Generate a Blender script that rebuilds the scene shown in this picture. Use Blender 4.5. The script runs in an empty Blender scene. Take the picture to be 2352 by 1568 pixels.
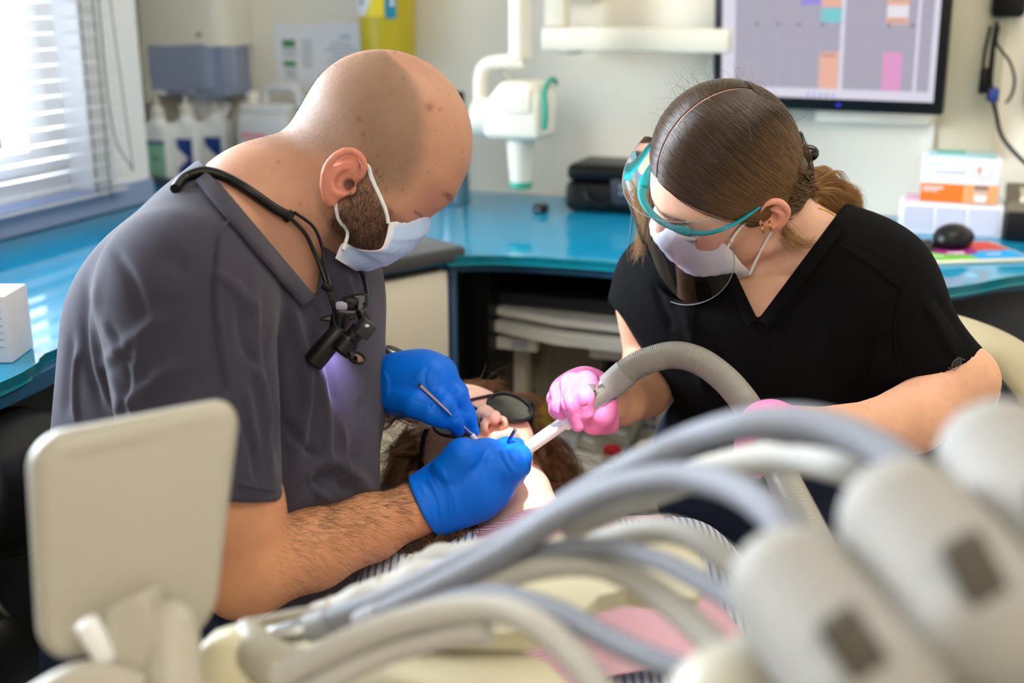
import bpy, bmesh, math, random
import numpy as np
from mathutils import Matrix, Vector

random.seed(7)
RNG = np.random.default_rng(7)
PI = math.pi
scene = bpy.context.scene
COL = scene.collection

# ------------------------------------------------------------------ camera
FPX = 2757.0
PITCH = math.radians(16.3)
CAM = np.array([0.0, 0.0, 1.30])
RIGHT = np.array([1.0, 0.0, 0.0])
FWD = np.array([0.0, math.cos(PITCH), -math.sin(PITCH)])
UPV = np.array([0.0, math.sin(PITCH), math.cos(PITCH)])

cam_data = bpy.data.cameras.new('camera')
cam = bpy.data.objects.new('camera', cam_data)
COL.objects.link(cam)
cam.location = CAM
cam.rotation_euler = (PI / 2 - PITCH, 0, 0)
cam_data.sensor_width = 36.0
cam_data.lens = FPX / 2352 * 36.0
cam_data.clip_start = 0.02
cam_data.dof.use_dof = True
cam_data.dof.focus_distance = 1.33
cam_data.dof.aperture_fstop = 2.9
scene.camera = cam

# ------------------------------------------------------------------ exposure, sky, light
scene.view_settings.view_transform = 'Standard'
scene.view_settings.look = 'None'
scene.view_settings.gamma = 1.0
scene.view_settings.use_curve_mapping = False
scene.view_settings.exposure = -0.08

world = bpy.data.worlds.new('sky')
scene.world = world
world.use_nodes = True
_wn = world.node_tree
_bg = _wn.nodes['Background']
_bg.inputs[1].default_value = 1.0
# overcast sky: bright above, a darker street below the horizon
_tc = _wn.nodes.new('ShaderNodeTexCoord')
_sx = _wn.nodes.new('ShaderNodeSeparateXYZ')
_rp = _wn.nodes.new('ShaderNodeValToRGB')
_rp.color_ramp.elements[0].position = 0.46
_rp.color_ramp.elements[0].color = (9.0, 9.6, 10.4, 1)
_rp.color_ramp.elements[1].position = 0.56
_rp.color_ramp.elements[1].color = (78.0, 85.0, 95.0, 1)
_mp = _wn.nodes.new('ShaderNodeMapRange')
_mp.inputs['From Min'].default_value = -1.0
_mp.inputs['From Max'].default_value = 1.0
_wn.links.new(_tc.outputs['Generated'], _sx.inputs[0])
_wn.links.new(_sx.outputs['Z'], _mp.inputs['Value'])
_wn.links.new(_mp.outputs[0], _rp.inputs[0])
_wn.links.new(_rp.outputs[0], _bg.inputs[0])


def area_light(name, loc, target, sx, sy, power, color, portal=False, spread=180):
    d = bpy.data.lights.new(name, 'AREA')
    d.shape = 'RECTANGLE'
    d.size, d.size_y = sx, sy
    d.energy = power
    d.color = color
    d.spread = math.radians(spread)
    if portal:
        d.cycles.is_portal = True
    o = bpy.data.objects.new(name, d)
    COL.objects.link(o)
    o.location = loc
    o.rotation_euler = (Vector(target) - Vector(loc)).to_track_quat('-Z', 'Y').to_euler()
    return o


def spot_light(name, loc, target, power, color, angle, blend, radius):
    d = bpy.data.lights.new(name, 'SPOT')
    d.energy = power
    d.color = color
    d.spot_size = math.radians(angle)
    d.spot_blend = blend
    d.shadow_soft_size = radius
    o = bpy.data.objects.new(name, d)
    COL.objects.link(o)
    o.location = loc
    o.rotation_euler = (Vector(target) - Vector(loc)).to_track_quat('-Z', 'Y').to_euler()
    return o


LIGHT = dict(
    panel_a=area_light('ceiling_lamp_light', (0.95, 1.45, 2.46), (0.95, 1.45, 0), 1.2, 0.6, 15, (1.0, 0.92, 0.79)),
    panel_b=area_light('ceiling_lamp_light', (0.2, -0.7, 2.46), (0.2, -0.7, 0), 1.2, 0.6, 21, (1.0, 0.95, 0.88)),
)

# ------------------------------------------------------------------ pixel rays -> world points at a real distance


def P(px, py, d):
    """World point seen at pixel (px, py), d metres along the optical axis."""
    return CAM + RIGHT * ((px - 1176.0) / FPX * d) + UPV * ((784.0 - py) / FPX * d) + FWD * d


def ray(px, py):
    return RIGHT * ((px - 1176.0) / FPX) + UPV * ((784.0 - py) / FPX) + FWD


def G(px, py, z):
    r = ray(px, py)
    t = (z - CAM[2]) / r[2]
    return CAM + r * t


def V3(r, u, b):
    return RIGHT * r + UPV * u - FWD * b


def project(v):
    q = v - CAM
    d = q @ FWD
    return np.stack([1176 + FPX * (q @ RIGHT) / d, 784 - FPX * (q @ UPV) / d], 1), d


# room frame: the back wall is turned 20 degrees
YAW = math.radians(-20.0)
AX = np.array([math.cos(YAW), math.sin(YAW), 0.0])
AY = np.array([-math.sin(YAW), math.cos(YAW), 0.0])     # into the back wall
O_WALL = np.array([0.0, 2.73, 0.0])


def RP(a, n, z):
    """Room point: a along the back wall, n out from it into the room, z up."""
    return O_WALL + AX * a - AY * n + np.array([0, 0, z])


def WP(px, py, n):
    """(a, z) where the pixel's ray meets the plane n metres in front of the back wall."""
    r = ray(px, py)
    t = ((O_WALL - AY * n - CAM) @ AY) / (r @ AY)
    p = CAM + r * t
    return float((p - O_WALL) @ AX), float(p[2])


# ------------------------------------------------------------------ materials
def lin(c):
    return tuple(((x / 255.0) / 12.92) if x / 255.0 <= 0.04045 else ((x / 255.0 + 0.055) / 1.055) ** 2.4 for x in c)


MATS = {}


def mat(name, rgb, rough=0.5, metal=0.0, noise=None, bump=None, sss=0.0, trans=0.0, coat=0.0, spec=0.5, attr=False,
        emit=None, sheen=0.0, ior=1.45):
    """Principled material. noise=(scale, amount) mottles the colour, bump=(scale, strength) is fine relief."""
    if name in MATS:
        return MATS[name]
    m = bpy.data.materials.new(name)
    m.use_nodes = True
    nt = m.node_tree
    b = nt.nodes['Principled BSDF']
    c = (*lin(rgb), 1)
    b.inputs['Base Color'].default_value = c
    b.inputs['Roughness'].default_value = rough
    b.inputs['Metallic'].default_value = metal
    b.inputs['IOR'].default_value = ior
    b.inputs['Specular IOR Level'].default_value = spec
    if sss:
        b.inputs['Subsurface Weight'].default_value = sss
        b.inputs['Subsurface Radius'].default_value = (1.0, 0.35, 0.2)
        b.inputs['Subsurface Scale'].default_value = 0.006
    if trans:
        b.inputs['Transmission Weight'].default_value = trans
    if coat:
        b.inputs['Coat Weight'].default_value = coat
        b.inputs['Coat Roughness'].default_value = 0.05
    if sheen:
        b.inputs['Sheen Weight'].default_value = sheen
    if emit:
        b.inputs['Emission Color'].default_value = (*lin(emit[0]), 1)
        b.inputs['Emission Strength'].default_value = emit[1]
    tc = nt.nodes.new('ShaderNodeTexCoord')
    src = None
    if attr:
        a = nt.nodes.new('ShaderNodeAttribute')
        a.attribute_name = 'Col'
        src = a.outputs['Color']
    if noise:
        n = nt.nodes.new('ShaderNodeTexNoise')
        n.inputs['Scale'].default_value = noise[0]
        n.inputs['Detail'].default_value = 5
        nt.links.new(tc.outputs['Object'], n.inputs['Vector'])
        r = nt.nodes.new('ShaderNodeMapRange')
        r.inputs['From Min'].default_value = 0.25
        r.inputs['From Max'].default_value = 0.75
        r.inputs['To Min'].default_value = 1 - noise[1]
        r.inputs['To Max'].default_value = 1 + noise[1]
        nt.links.new(n.outputs['Fac'], r.inputs['Value'])
        mx = nt.nodes.new('ShaderNodeVectorMath')
        mx.operation = 'SCALE'
        if src:
            nt.links.new(src, mx.inputs[0])
        else:
            mx.inputs[0].default_value = c[:3]
        nt.links.new(r.outputs[0], mx.inputs['Scale'])
        src = mx.outputs[0]
    if src:
        nt.links.new(src, b.inputs['Base Color'])
    if bump:
        n = nt.nodes.new('ShaderNodeTexNoise')
        n.inputs['Scale'].default_value = bump[0]
        n.inputs['Detail'].default_value = 4
        nt.links.new(tc.outputs['Object'], n.inputs['Vector'])
        bp = nt.nodes.new('ShaderNodeBump')
        bp.inputs['Strength'].default_value = bump[1]
        bp.inputs['Distance'].default_value = bump[2] if len(bump) > 2 else 0.002
        nt.links.new(n.outputs['Fac'], bp.inputs['Height'])
        nt.links.new(bp.outputs[0], b.inputs['Normal'])
    MATS[name] = m
    return m


def clear_mat(name, tint=(1, 1, 1), gloss=0.06, rough=0.03):
    """Thin clear sheet: passes light, with a Fresnel gloss."""
    if name in MATS:
        return MATS[name]
    m = bpy.data.materials.new(name)
    m.use_nodes = True
    nt = m.node_tree
    nt.nodes.remove(nt.nodes['Principled BSDF'])
    out = nt.nodes['Material Output']
    t = nt.nodes.new('ShaderNodeBsdfTransparent')
    t.inputs[0].default_value = (*tint, 1)
    g = nt.nodes.new('ShaderNodeBsdfGlossy')
    g.inputs['Roughness'].default_value = rough
    lw = nt.nodes.new('ShaderNodeFresnel')
    lw.inputs['IOR'].default_value = 1.45
    ad = nt.nodes.new('ShaderNodeMath')
    ad.operation = 'ADD'
    ad.use_clamp = True
    ad.inputs[1].default_value = gloss
    nt.links.new(lw.outputs[0], ad.inputs[0])
    mx = nt.nodes.new('ShaderNodeMixShader')
    nt.links.new(ad.outputs[0], mx.inputs[0])
    nt.links.new(t.outputs[0], mx.inputs[1])
    nt.links.new(g.outputs[0], mx.inputs[2])
    nt.links.new(mx.outputs[0], out.inputs['Surface'])
    MATS[name] = m
    return m


# ------------------------------------------------------------------ geometry (verts, faces)
def box(sx, sy, sz, c=(0, 0, 0), r=0.0, seg=2):
    bm = bmesh.new()
    bmesh.ops.create_cube(bm, size=1.0)
    for v in bm.verts:
        v.co = Vector((v.co.x * sx, v.co.y * sy, v.co.z * sz))
    if r > 0:
        bmesh.ops.bevel(bm, geom=bm.edges[:], offset=min(r, 0.49 * min(sx, sy, sz)), segments=seg, profile=0.5, affect='EDGES')
    bm.verts.index_update()
    v = [tuple(Vector(x.co) + Vector(c)) for x in bm.verts]
    f = [[x.index for x in fc.verts] for fc in bm.faces]
    bm.free()
    return v, f


def lathe(prof, n=32, c=(0, 0, 0), cap=True):
    """prof: [(r, z), ...] turned about z."""
    v, f = [], []
    m = len(prof)
    for r, z in prof:
        for k in range(n):
            a = 2 * PI * k / n
            v.append((c[0] + r * math.cos(a), c[1] + r * math.sin(a), c[2] + z))
    for i in range(m - 1):
        for k in range(n):
            k2 = (k + 1) % n
            f.append([i * n + k, i * n + k2, (i + 1) * n + k2, (i + 1) * n + k])
    if cap:
        f.append([k for k in range(n)][::-1])
        f.append([(m - 1) * n + k for k in range(n)])
    return v, f


def cyl(r, h, n=24, c=(0, 0, 0), bev=0.0):
    if bev:
        return lathe([(r - bev, 0), (r, bev), (r, h - bev), (r - bev, h)], n, c)
    return lathe([(r, 0), (r, h)], n, c)


def spline(pts, n):
    """Centripetal-ish Catmull-Rom through pts, n points."""
    p = np.array(pts, float)
    if len(p) == 2:
        t = np.linspace(0, 1, n)[:, None]
        return p[0] * (1 - t) + p[1] * t
    q = np.vstack([2 * p[0] - p[1], p, 2 * p[-1] - p[-2]])
    out = []
    m = len(p) - 1
    for s in np.linspace(0, m, n):
        i = min(int(s), m - 1)
        t = s - i
        a, b, c, d = q[i], q[i + 1], q[i + 2], q[i + 3]
        out.append(0.5 * ((2 * b) + (c - a) * t + (2 * a - 5 * b + 4 * c - d) * t * t + (-a + 3 * b - 3 * c + d) * t ** 3))
    return np.array(out)


def frames(path):
    t = np.gradient(path, axis=0)
    t /= np.linalg.norm(t, axis=1)[:, None] + 1e-12
    u = np.cross(t[0], [0, 0, 1.0])
    if np.linalg.norm(u) < 1e-3:
        u = np.cross(t[0], [0, 1.0, 0])
    U = []
    for k in range(len(path)):
        u = u - t[k] * (u @ t[k])
        u /= np.linalg.norm(u) + 1e-12
        U.append(u)
    U = np.array(U)
    return t, U, np.cross(t, U)


def tube(pts, r, n=12, m=None, cap=True, flat=1.0, smooth=True):
    """Tube along pts; r a number or a list sampled along the path. flat squashes one cross axis."""
    path = spline(pts, m or max(8, 6 * len(pts))) if smooth else np.array(pts, float)
    L = len(path)
    rr = np.full(L, r) if np.isscalar(r) else np.interp(np.linspace(0, 1, L), np.linspace(0, 1, len(r)), r)
    t, u, w = frames(path)
    a = np.linspace(0, 2 * PI, n, endpoint=False)
    ring = path[:, None, :] + rr[:, None, None] * (np.cos(a)[None, :, None] * u[:, None, :] + flat * np.sin(a)[None, :, None] * w[:, None, :])
    v = [tuple(x) for x in ring.reshape(-1, 3)]
    f = []
    for i in range(L - 1):
        for k in range(n):
            k2 = (k + 1) % n
            f.append([i * n + k, i * n + k2, (i + 1) * n + k2, (i + 1) * n + k])
    if cap:
        f.append(list(range(n))[::-1])
        f.append([(L - 1) * n + k for k in range(n)])
    return v, f


def prism(poly, z0, z1):
    n = len(poly)
    v = [(x, y, z0) for x, y in poly] + [(x, y, z1) for x, y in poly]
    f = [list(range(n))[::-1], [n + i for i in range(n)]]
    for i in range(n):
        j = (i + 1) % n
        f.append([i, j, n + j, n + i])
    return v, f


def grid_geo(pts):
    """pts: (rows, cols, 3)."""
    R_, C_ = pts.shape[:2]
    v = [tuple(x) for x in pts.reshape(-1, 3)]
    f = [[i * C_ + j, i * C_ + j + 1, (i + 1) * C_ + j + 1, (i + 1) * C_ + j] for i in range(R_ - 1) for j in range(C_ - 1)]
    return v, f


def join(*gs):
    v, f = [], []
    for gv, gf in gs:
        o = len(v)
        v += list(gv)
        f += [[i + o for i in x] for x in gf]
    return v, f


def xf(geo, M):
    v, f = geo
    a = np.array(v, float)
    m = np.array(M)
    a = a @ m[:3, :3].T + m[:3, 3]
    return [tuple(x) for x in a], f


def mv(geo, x, y, z):
    return [(a + x, b + y, c + z) for a, b, c in geo[0]], geo[1]


def rot(geo, ang, axis='X'):
    return xf(geo, Matrix.Rotation(ang, 4, axis))


def axes_matrix(origin, x, y, z):
    m = np.eye(4)
    m[:3, 0], m[:3, 1], m[:3, 2], m[:3, 3] = x, y, z, origin
    return m


def aim(origin, zdir, up=(0, 0, 1)):
    z = np.array(zdir, float)
    z /= np.linalg.norm(z)
    x = np.cross(up, z)
    if np.linalg.norm(x) < 1e-4:
        x = np.array([1.0, 0, 0])
    x /= np.linalg.norm(x)
    return axes_matrix(origin, x, np.cross(z, x), z)


# ------------------------------------------------------------------ objects
def mesh_data(name, geo, material, smooth=35, col=None):
    me = bpy.data.meshes.new(name)
    v, f = geo
    if isinstance(f, np.ndarray):
        nv, nf = len(v), len(f)
        me.vertices.add(nv)
        me.vertices.foreach_set('co', np.asarray(v, np.float32).ravel())
        k = f.shape[1]
        me.loops.add(nf * k)
        me.loops.foreach_set('vertex_index', f.astype(np.int32).ravel())
        me.polygons.add(nf)
        me.polygons.foreach_set('loop_start', np.arange(0, nf * k, k, dtype=np.int32))
        me.update(calc_edges=True)
        me.validate()
    else:
        me.from_pydata([tuple(map(float, x)) for x in v], [], f)
        bm = bmesh.new()
        bm.from_mesh(me)
        bmesh.ops.recalc_face_normals(bm, faces=bm.faces[:])
        bm.to_mesh(me)
        bm.free()
    for mm in (material if isinstance(material, (list, tuple)) else [material]):
        me.materials.append(mm)
    if smooth:
        me.polygons.foreach_set('use_smooth', [True] * len(me.polygons))
        if smooth < 180:
            me.set_sharp_from_angle(angle=math.radians(smooth))
    if col is not None:
        a = me.color_attributes.new('Col', 'FLOAT_COLOR', 'POINT')
        c = np.ones((len(me.vertices), 4), np.float32)
        c[:, :3] = col
        a.data.foreach_set('color', c.ravel())
    return me


def obj(name, geo, material, parent=None, smooth=35, col=None, label=None):
    o = bpy.data.objects.new(name, mesh_data(name, geo, material, smooth, col))
    COL.objects.link(o)
    if parent is not None:
        o.parent = parent
    if label:
        o['label'] = label
    return o


def tag(o, label, cat, group=None, kind=None):
    o['label'] = label
    o['category'] = cat
    if group:
        o['group'] = group
    if kind:
        o['kind'] = kind
    return o


def thing(name, label, cat, loc=(0, 0, 0), rotz=0.0, group=None):
    o = bpy.data.objects.new(name, None)
    o.empty_display_size = 0.05
    COL.objects.link(o)
    o.location = tuple(float(x) for x in loc)
    o.rotation_euler = (0, 0, rotz)
    return tag(o, label, cat, group)


def struct(name, geo, material, parent=None, smooth=0):
    o = obj(name, geo, material, parent, smooth)
    if parent is None:
        o['kind'] = 'structure'
    return o


def dup(root, loc, rotz=None, label=None):
    r = root.copy()
    COL.objects.link(r)
    r.location = tuple(float(x) for x in loc)
    if rotz is not None:
        r.rotation_euler = (0, 0, rotz)
    if label:
        r['label'] = label
    for ch in list(root.children):
        c = ch.copy()
        COL.objects.link(c)
        c.parent = r
        for g in ch.children:
            d = g.copy()
            COL.objects.link(d)
            d.parent = c
    return r


def hair(name, paths, radius, material, parent, tip=0.25):
    """paths: (N, K, 3). One hair-curves object."""
    N, K = paths.shape[:2]
    hc = bpy.data.hair_curves.new(name)
    hc.add_curves([K] * N)
    hc.attributes['position'].data.foreach_set('vector', np.ascontiguousarray(paths, np.float32).ravel())
    a = hc.attributes.get('radius') or hc.attributes.new('radius', 'FLOAT', 'POINT')
    prof = radius * (1 - (1 - tip) * np.linspace(0, 1, K) ** 2)
    a.data.foreach_set('value', np.tile(prof, N).astype(np.float32))
    hc.materials.append(material)
    o = bpy.data.objects.new(name, hc)
    COL.objects.link(o)
    if parent is not None:
        o.parent = parent
    o['kind'] = 'stuff'
    return o


# ------------------------------------------------------------------ implicit surfaces for bodies and cloth
class SDF:
    def __init__(s, R=None, o=None):
        s.ops = []
        s.R = np.eye(3) if R is None else np.asarray(R, float)      # columns: local axes
        s.o = np.zeros(3) if o is None else np.asarray(o, float)

    def w(s, p):
        return s.R @ np.asarray(p, float) + s.o

    def rc(s, a, b, ra, rb=None, k=0.012, op='u', sq=None):
        rb = ra if rb is None else rb
        a, b = s.w(a), s.w(b)
        if sq is not None:
            n = s.R @ np.asarray(sq[0], float)
            sq = (n / np.linalg.norm(n), sq[1])
        R_ = max(ra, rb) * (max(1.0, sq[1]) if sq else 1.0)
        s.ops.append((op, 'rc', (a, b, ra, rb, sq), k, np.minimum(a, b) - R_, np.maximum(a, b) + R_))
        return s

    def chain(s, pts, rs, k=0.008, op='u', sq=None):
        for i in range(len(pts) - 1):
            s.rc(pts[i], pts[i + 1], rs[i], rs[i + 1], k, op, sq)
        return s

    def el(s, c, r, k=0.012, op='u', ax=None):
        A = s.R if ax is None else s.R @ np.asarray(ax, float)
        c = s.w(c)
        R_ = max(r)
        s.ops.append((op, 'el', (c, np.asarray(r, float), A), k, c - R_, c + R_))
        return s

    def cut(s, p, n, k=0.002, lo=None, hi=None):
        """Remove the side n points to (inside the box lo..hi when given)."""
        n = s.R @ np.asarray(n, float)
        s.ops.append(('c', 'pl', (s.w(p), n / np.linalg.norm(n)), k, lo, hi))
        return s

    def wedge(s, planes, k=0.003):
        """Remove the intersection of half-spaces [(p, outward n), ...]."""
        pl = []
        for p, n in planes:
            n = s.R @ np.asarray(n, float)
            pl.append((s.w(p), n / np.linalg.norm(n)))
        s.ops.append(('w', 'wd', pl, k, None, None))
        return s

    @staticmethod
    def _ev(kind, a, X, Y, Z):
        if kind == 'rc':
            A, B, ra, rb, sq = a
            x, y, z = X - np.float32(A[0]), Y - np.float32(A[1]), Z - np.float32(A[2])
            ba = (B - A).astype(np.float32)
            if sq is not None:
                n, s_ = sq
                n = n.astype(np.float32)
                g = np.float32(1 / s_ - 1)
                dn = (x * n[0] + y * n[1] + z * n[2]) * g
                x, y, z = x + dn * n[0], y + dn * n[1], z + dn * n[2]
                ba = ba + n * (ba @ n) * g
            bb = max(float(ba @ ba), 1e-10)
            t = np.clip((x * ba[0] + y * ba[1] + z * ba[2]) / np.float32(bb), 0, 1)
            d = np.sqrt((x - t * ba[0]) ** 2 + (y - t * ba[1]) ** 2 + (z - t * ba[2]) ** 2) - (np.float32(ra) + np.float32(rb - ra) * t)
            return d * np.float32(min(1.0, sq[1]) if sq is not None else 1)
        if kind == 'el':
            c, r, A = a
            x, y, z = X - np.float32(c[0]), Y - np.float32(c[1]), Z - np.float32(c[2])
            k0 = 0
            k1 = 0
            for i in range(3):
                q = (x * np.float32(A[0, i]) + y * np.float32(A[1, i]) + z * np.float32(A[2, i])) / np.float32(r[i])
                k0 = k0 + q * q
                k1 = k1 + (q / np.float32(r[i])) ** 2
            k0 = np.sqrt(k0)
            return k0 * (k0 - 1) / np.maximum(np.sqrt(k1), 1e-6)
        if kind == 'pl':
            p, n = a
            return (X - np.float32(p[0])) * np.float32(n[0]) + (Y - np.float32(p[1])) * np.float32(n[1]) + (Z - np.float32(p[2])) * np.float32(n[2])
        if kind == 'wd':
            d = None
            for pl in a:
                e = SDF._ev('pl', pl, X, Y, Z)
                d = e if d is None else np.maximum(d, e)
            return d

    def sub(s, other, k=0.003):
        """Union with a sub-solid whose own pieces blend only among themselves (a finger)."""
        us = [o for o in other.ops if o[0] == 'u']
        s.ops.append(('u', 'sub', other.ops, k, np.min([o[4] for o in us], 0), np.max([o[5] for o in us], 0)))
        return s

    def finger(s, pts, rs, k=0.006, ko=0.003):
        return s.sub(SDF(s.R, s.o).chain(pts, rs, k), ko)

    @staticmethod
    def _apply(ops, xs, lo, h, V):
        n = np.array(V.shape)
        for op, kind, a, k, l, u in ops:
            if l is None:
                sl = [slice(0, n[i]) for i in range(3)]
            else:
                mgn = 0.0 if op == 'c' else 0.006 + 2 * h + k
                i0 = np.clip(np.floor((np.asarray(l) - mgn - lo) / h).astype(int), 0, n)
                i1 = np.clip(np.ceil((np.asarray(u) + mgn - lo) / h).astype(int) + 1, 0, n)
                if (i1 <= i0).any():
                    continue
                sl = [slice(i0[i], i1[i]) for i in range(3)]
            W = V[tuple(sl)]
            if kind == 'sub':
                x2 = [xs[i][sl[i]] for i in range(3)]
                d = np.full(W.shape, 0.05, np.float32)
                SDF._apply(a, x2, np.array([float(x[0]) for x in x2]), h, d)
            else:
                d = SDF._ev(kind, a, xs[0][sl[0]][:, None, None], xs[1][sl[1]][None, :, None], xs[2][sl[2]][None, None, :])
            k = np.float32(max(k, 1e-5))
            if op == 'u':
                hh = np.maximum(k - np.abs(W - d), 0) / k
                V[tuple(sl)] = np.minimum(W, d) - hh * hh * k * np.float32(0.25)
            else:
                dd = d if op == 'c' else -d
                hh = np.maximum(k - np.abs(W - dd), 0) / k
                V[tuple(sl)] = np.maximum(W, dd) + hh * hh * k * np.float32(0.25)

    def build(s, h, pad=0.012, smooth=1):
        us = [o for o in s.ops if o[0] == 'u']
        lo = np.min([o[4] for o in us], 0) - pad
        hi = np.max([o[5] for o in us], 0) + pad
        n = np.ceil((hi - lo) / h).astype(int) + 1
        xs = [(lo[i] + h * np.arange(n[i])).astype(np.float32) for i in range(3)]
        V = np.full(n, 0.05, np.float32)
        SDF._apply(s.ops, xs, lo, h, V)
        v, f = surface_nets(V, lo, h)
        for _ in range(smooth):
            v = laplace(v, f, 0.5)
        return v, f


def surface_nets(V, lo, h):
    S = V < 0
    n = np.array(V.shape)
    c = np.zeros(n - 1, np.uint8)
    for i in (0, 1):
        for j in (0, 1):
            for k in (0, 1):
                c += S[i:n[0] - 1 + i, j:n[1] - 1 + j, k:n[2] - 1 + k]
    I = np.argwhere((c > 0) & (c < 8))
    idx = np.full(n - 1, -1, np.int32)
    idx[I[:, 0], I[:, 1], I[:, 2]] = np.arange(len(I))
    acc = np.zeros((len(I), 3), np.float64)
    cnt = np.zeros(len(I))
    corners = [(i, j, k) for i in (0, 1) for j in (0, 1) for k in (0, 1)]
    vals = {q: V[I[:, 0] + q[0], I[:, 1] + q[1], I[:, 2] + q[2]] for q in corners}
    for q in corners:
        for ax in range(3):
            if q[ax] == 0:
                q2 = tuple(1 if t == ax else q[t] for t in range(3))
                a, b = vals[q], vals[q2]
                m = (a < 0) != (b < 0)
                t = np.where(m, a / np.where(m, a - b, 1), 0)
                p = np.array(q, float)[None, :].repeat(len(I), 0)
                p[:, ax] = t
                acc[m] += p[m]
                cnt[m] += 1
    v = (I + acc / cnt[:, None]) * h + lo
    F = []
    for ax in range(3):
        a1, a2 = (ax + 1) % 3, (ax + 2) % 3
        sl0 = [slice(None)] * 3
        sl1 = [slice(None)] * 3
        sl0[ax] = slice(0, n[ax] - 1)
        sl1[ax] = slice(1, n[ax])
        A, B = S[tuple(sl0)], S[tuple(sl1)]
        E = np.argwhere(A != B)
        ok = (E[:, a1] > 0) & (E[:, a2] > 0) & (E[:, a1] < n[a1] - 1) & (E[:, a2] < n[a2] - 1)
        E = E[ok]
        if not len(E):
            continue
        fl = A[E[:, 0], E[:, 1], E[:, 2]]
        q = []
        for d1, d2 in ((-1, -1), (0, -1), (0, 0), (-1, 0)):
            e = E.copy()
            e[:, a1] += d1
            e[:, a2] += d2
            q.append(idx[e[:, 0], e[:, 1], e[:, 2]])
        q = np.stack(q, 1)
        q[~fl] = q[~fl][:, ::-1]
        F.append(q)
    f = np.concatenate(F)
    return v, f[(f >= 0).all(1)]


def laplace(v, f, w):
    s = np.zeros_like(v)
    c = np.zeros(len(v))
    for i in range(4):
        a, b = f[:, i], f[:, (i + 1) % 4]
        for x, y in ((a, b), (b, a)):
            for k in range(3):
                s[:, k] += np.bincount(x, v[y, k], len(v))
            c += np.bincount(x, minlength=len(v))
    return v * (1 - w) + w * s / np.maximum(c, 1)[:, None]


def normals(v, f):
    fn = np.cross(v[f[:, 2]] - v[f[:, 0]], v[f[:, 3]] - v[f[:, 1]])
    n = np.zeros_like(v)
    for i in range(4):
        for k in range(3):
            n[:, k] += np.bincount(f[:, i], fn[:, k], len(v))
    return n / (np.linalg.norm(n, axis=1)[:, None] + 1e-12)


def path_dist(q, poly):
    """Pixel distance from points q to a polyline, and the place along it (0..1)."""
    poly = np.asarray(poly, float)
    best = np.full(len(q), 1e9)
    par = np.zeros(len(q))
    L = len(poly) - 1
    for i in range(L):
        a, b = poly[i], poly[i + 1]
        ba = b - a
        t = np.clip(((q - a) @ ba) / max(ba @ ba, 1e-9), 0, 1)
        d = np.hypot(*(q - a - t[:, None] * ba).T)
        m = d < best
        best[m] = d[m]
        par[m] = (i + t[m]) / L
    return best, par


def folds(v, f, lines):
    """Cloth folds and seams: lines = [(pixel polyline, width px, height m)], raised (+) or sunk (-) along the cloth's normals."""
    n = normals(v, f)
    q, d = project(v)
    view = v - CAM
    front = np.clip(-(np.einsum('ij,ij->i', n, view) / np.linalg.norm(view, axis=1)) * 3, 0, 1)
    off = np.zeros(len(v))
    for poly, wpx, amp in lines:
        pl = spline(np.array(poly, float), 8 * len(poly)) if len(poly) > 2 else np.array(poly, float)
        lo, hi = pl.min(0) - 3 * wpx, pl.max(0) + 3 * wpx
        m = np.where(((q > lo) & (q < hi)).all(1))[0]
        if not len(m):
            continue
        e, t = path_dist(q[m], pl)
        fade = np.clip(np.minimum(t, 1 - t) * 5 + 0.15, 0, 1)
        off[m] += amp * np.exp(-(e / wpx) ** 2) * fade * front[m]
    return v + n * off[:, None]


def sstep(a, b, x):
    t = np.clip((x - a) / (b - a), 0, 1)
    return t * t * (3 - 2 * t)


def mix(a, b, t):
    return a + (b - a) * t[:, None]


def join_np(*parts):
    vs, fs, cs, o = [], [], [], 0
    for v, f, c in parts:
        vs.append(v)
        fs.append(f + o)
        cs.append(np.broadcast_to(np.asarray(c, float), (len(v), 3)))
        o += len(v)
    return np.concatenate(vs), np.concatenate(fs), np.concatenate(cs)

# =================================================================== ROOM
M_ROOM = axes_matrix(O_WALL, AX, AY, (0, 0, 1))


def room(geo):
    """Geometry given in (a along the wall, y = -n, z) brought to the world."""
    return xf(geo, M_ROOM)


m_wall = mat('cream_wall_paint', (240, 233, 217), 0.7, noise=(3.0, 0.02), bump=(220, 0.06))
m_white_wall = mat('white_wall_paint', (250, 251, 252), 0.7, bump=(220, 0.05))
m_ceil = mat('ceiling_paint', (236, 234, 228), 0.8)
m_floor = mat('grey_vinyl_floor', (150, 148, 142), 0.5, noise=(40, 0.06))
m_upvc = mat('white_plastic_frame', (250, 250, 252), 0.35)
m_sill = mat('blue_grey_sill', (150, 168, 204), 0.4)
m_pane = clear_mat('window_glass', (0.97, 0.985, 0.98), 0.02)

A0, A1, N1, ZC = -0.714, 3.0, 3.6, 2.55
PIER_N = 0.365
WIN = (0.55, 1.98, 0.905, 2.15)      # n0, n1, z0, z1


def quad_box(a0, a1, n0, n1, z0, z1):
    return room(box(a1 - a0, n1 - n0, z1 - z0, ((a0 + a1) / 2, -(n0 + n1) / 2, (z0 + z1) / 2)))


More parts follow.
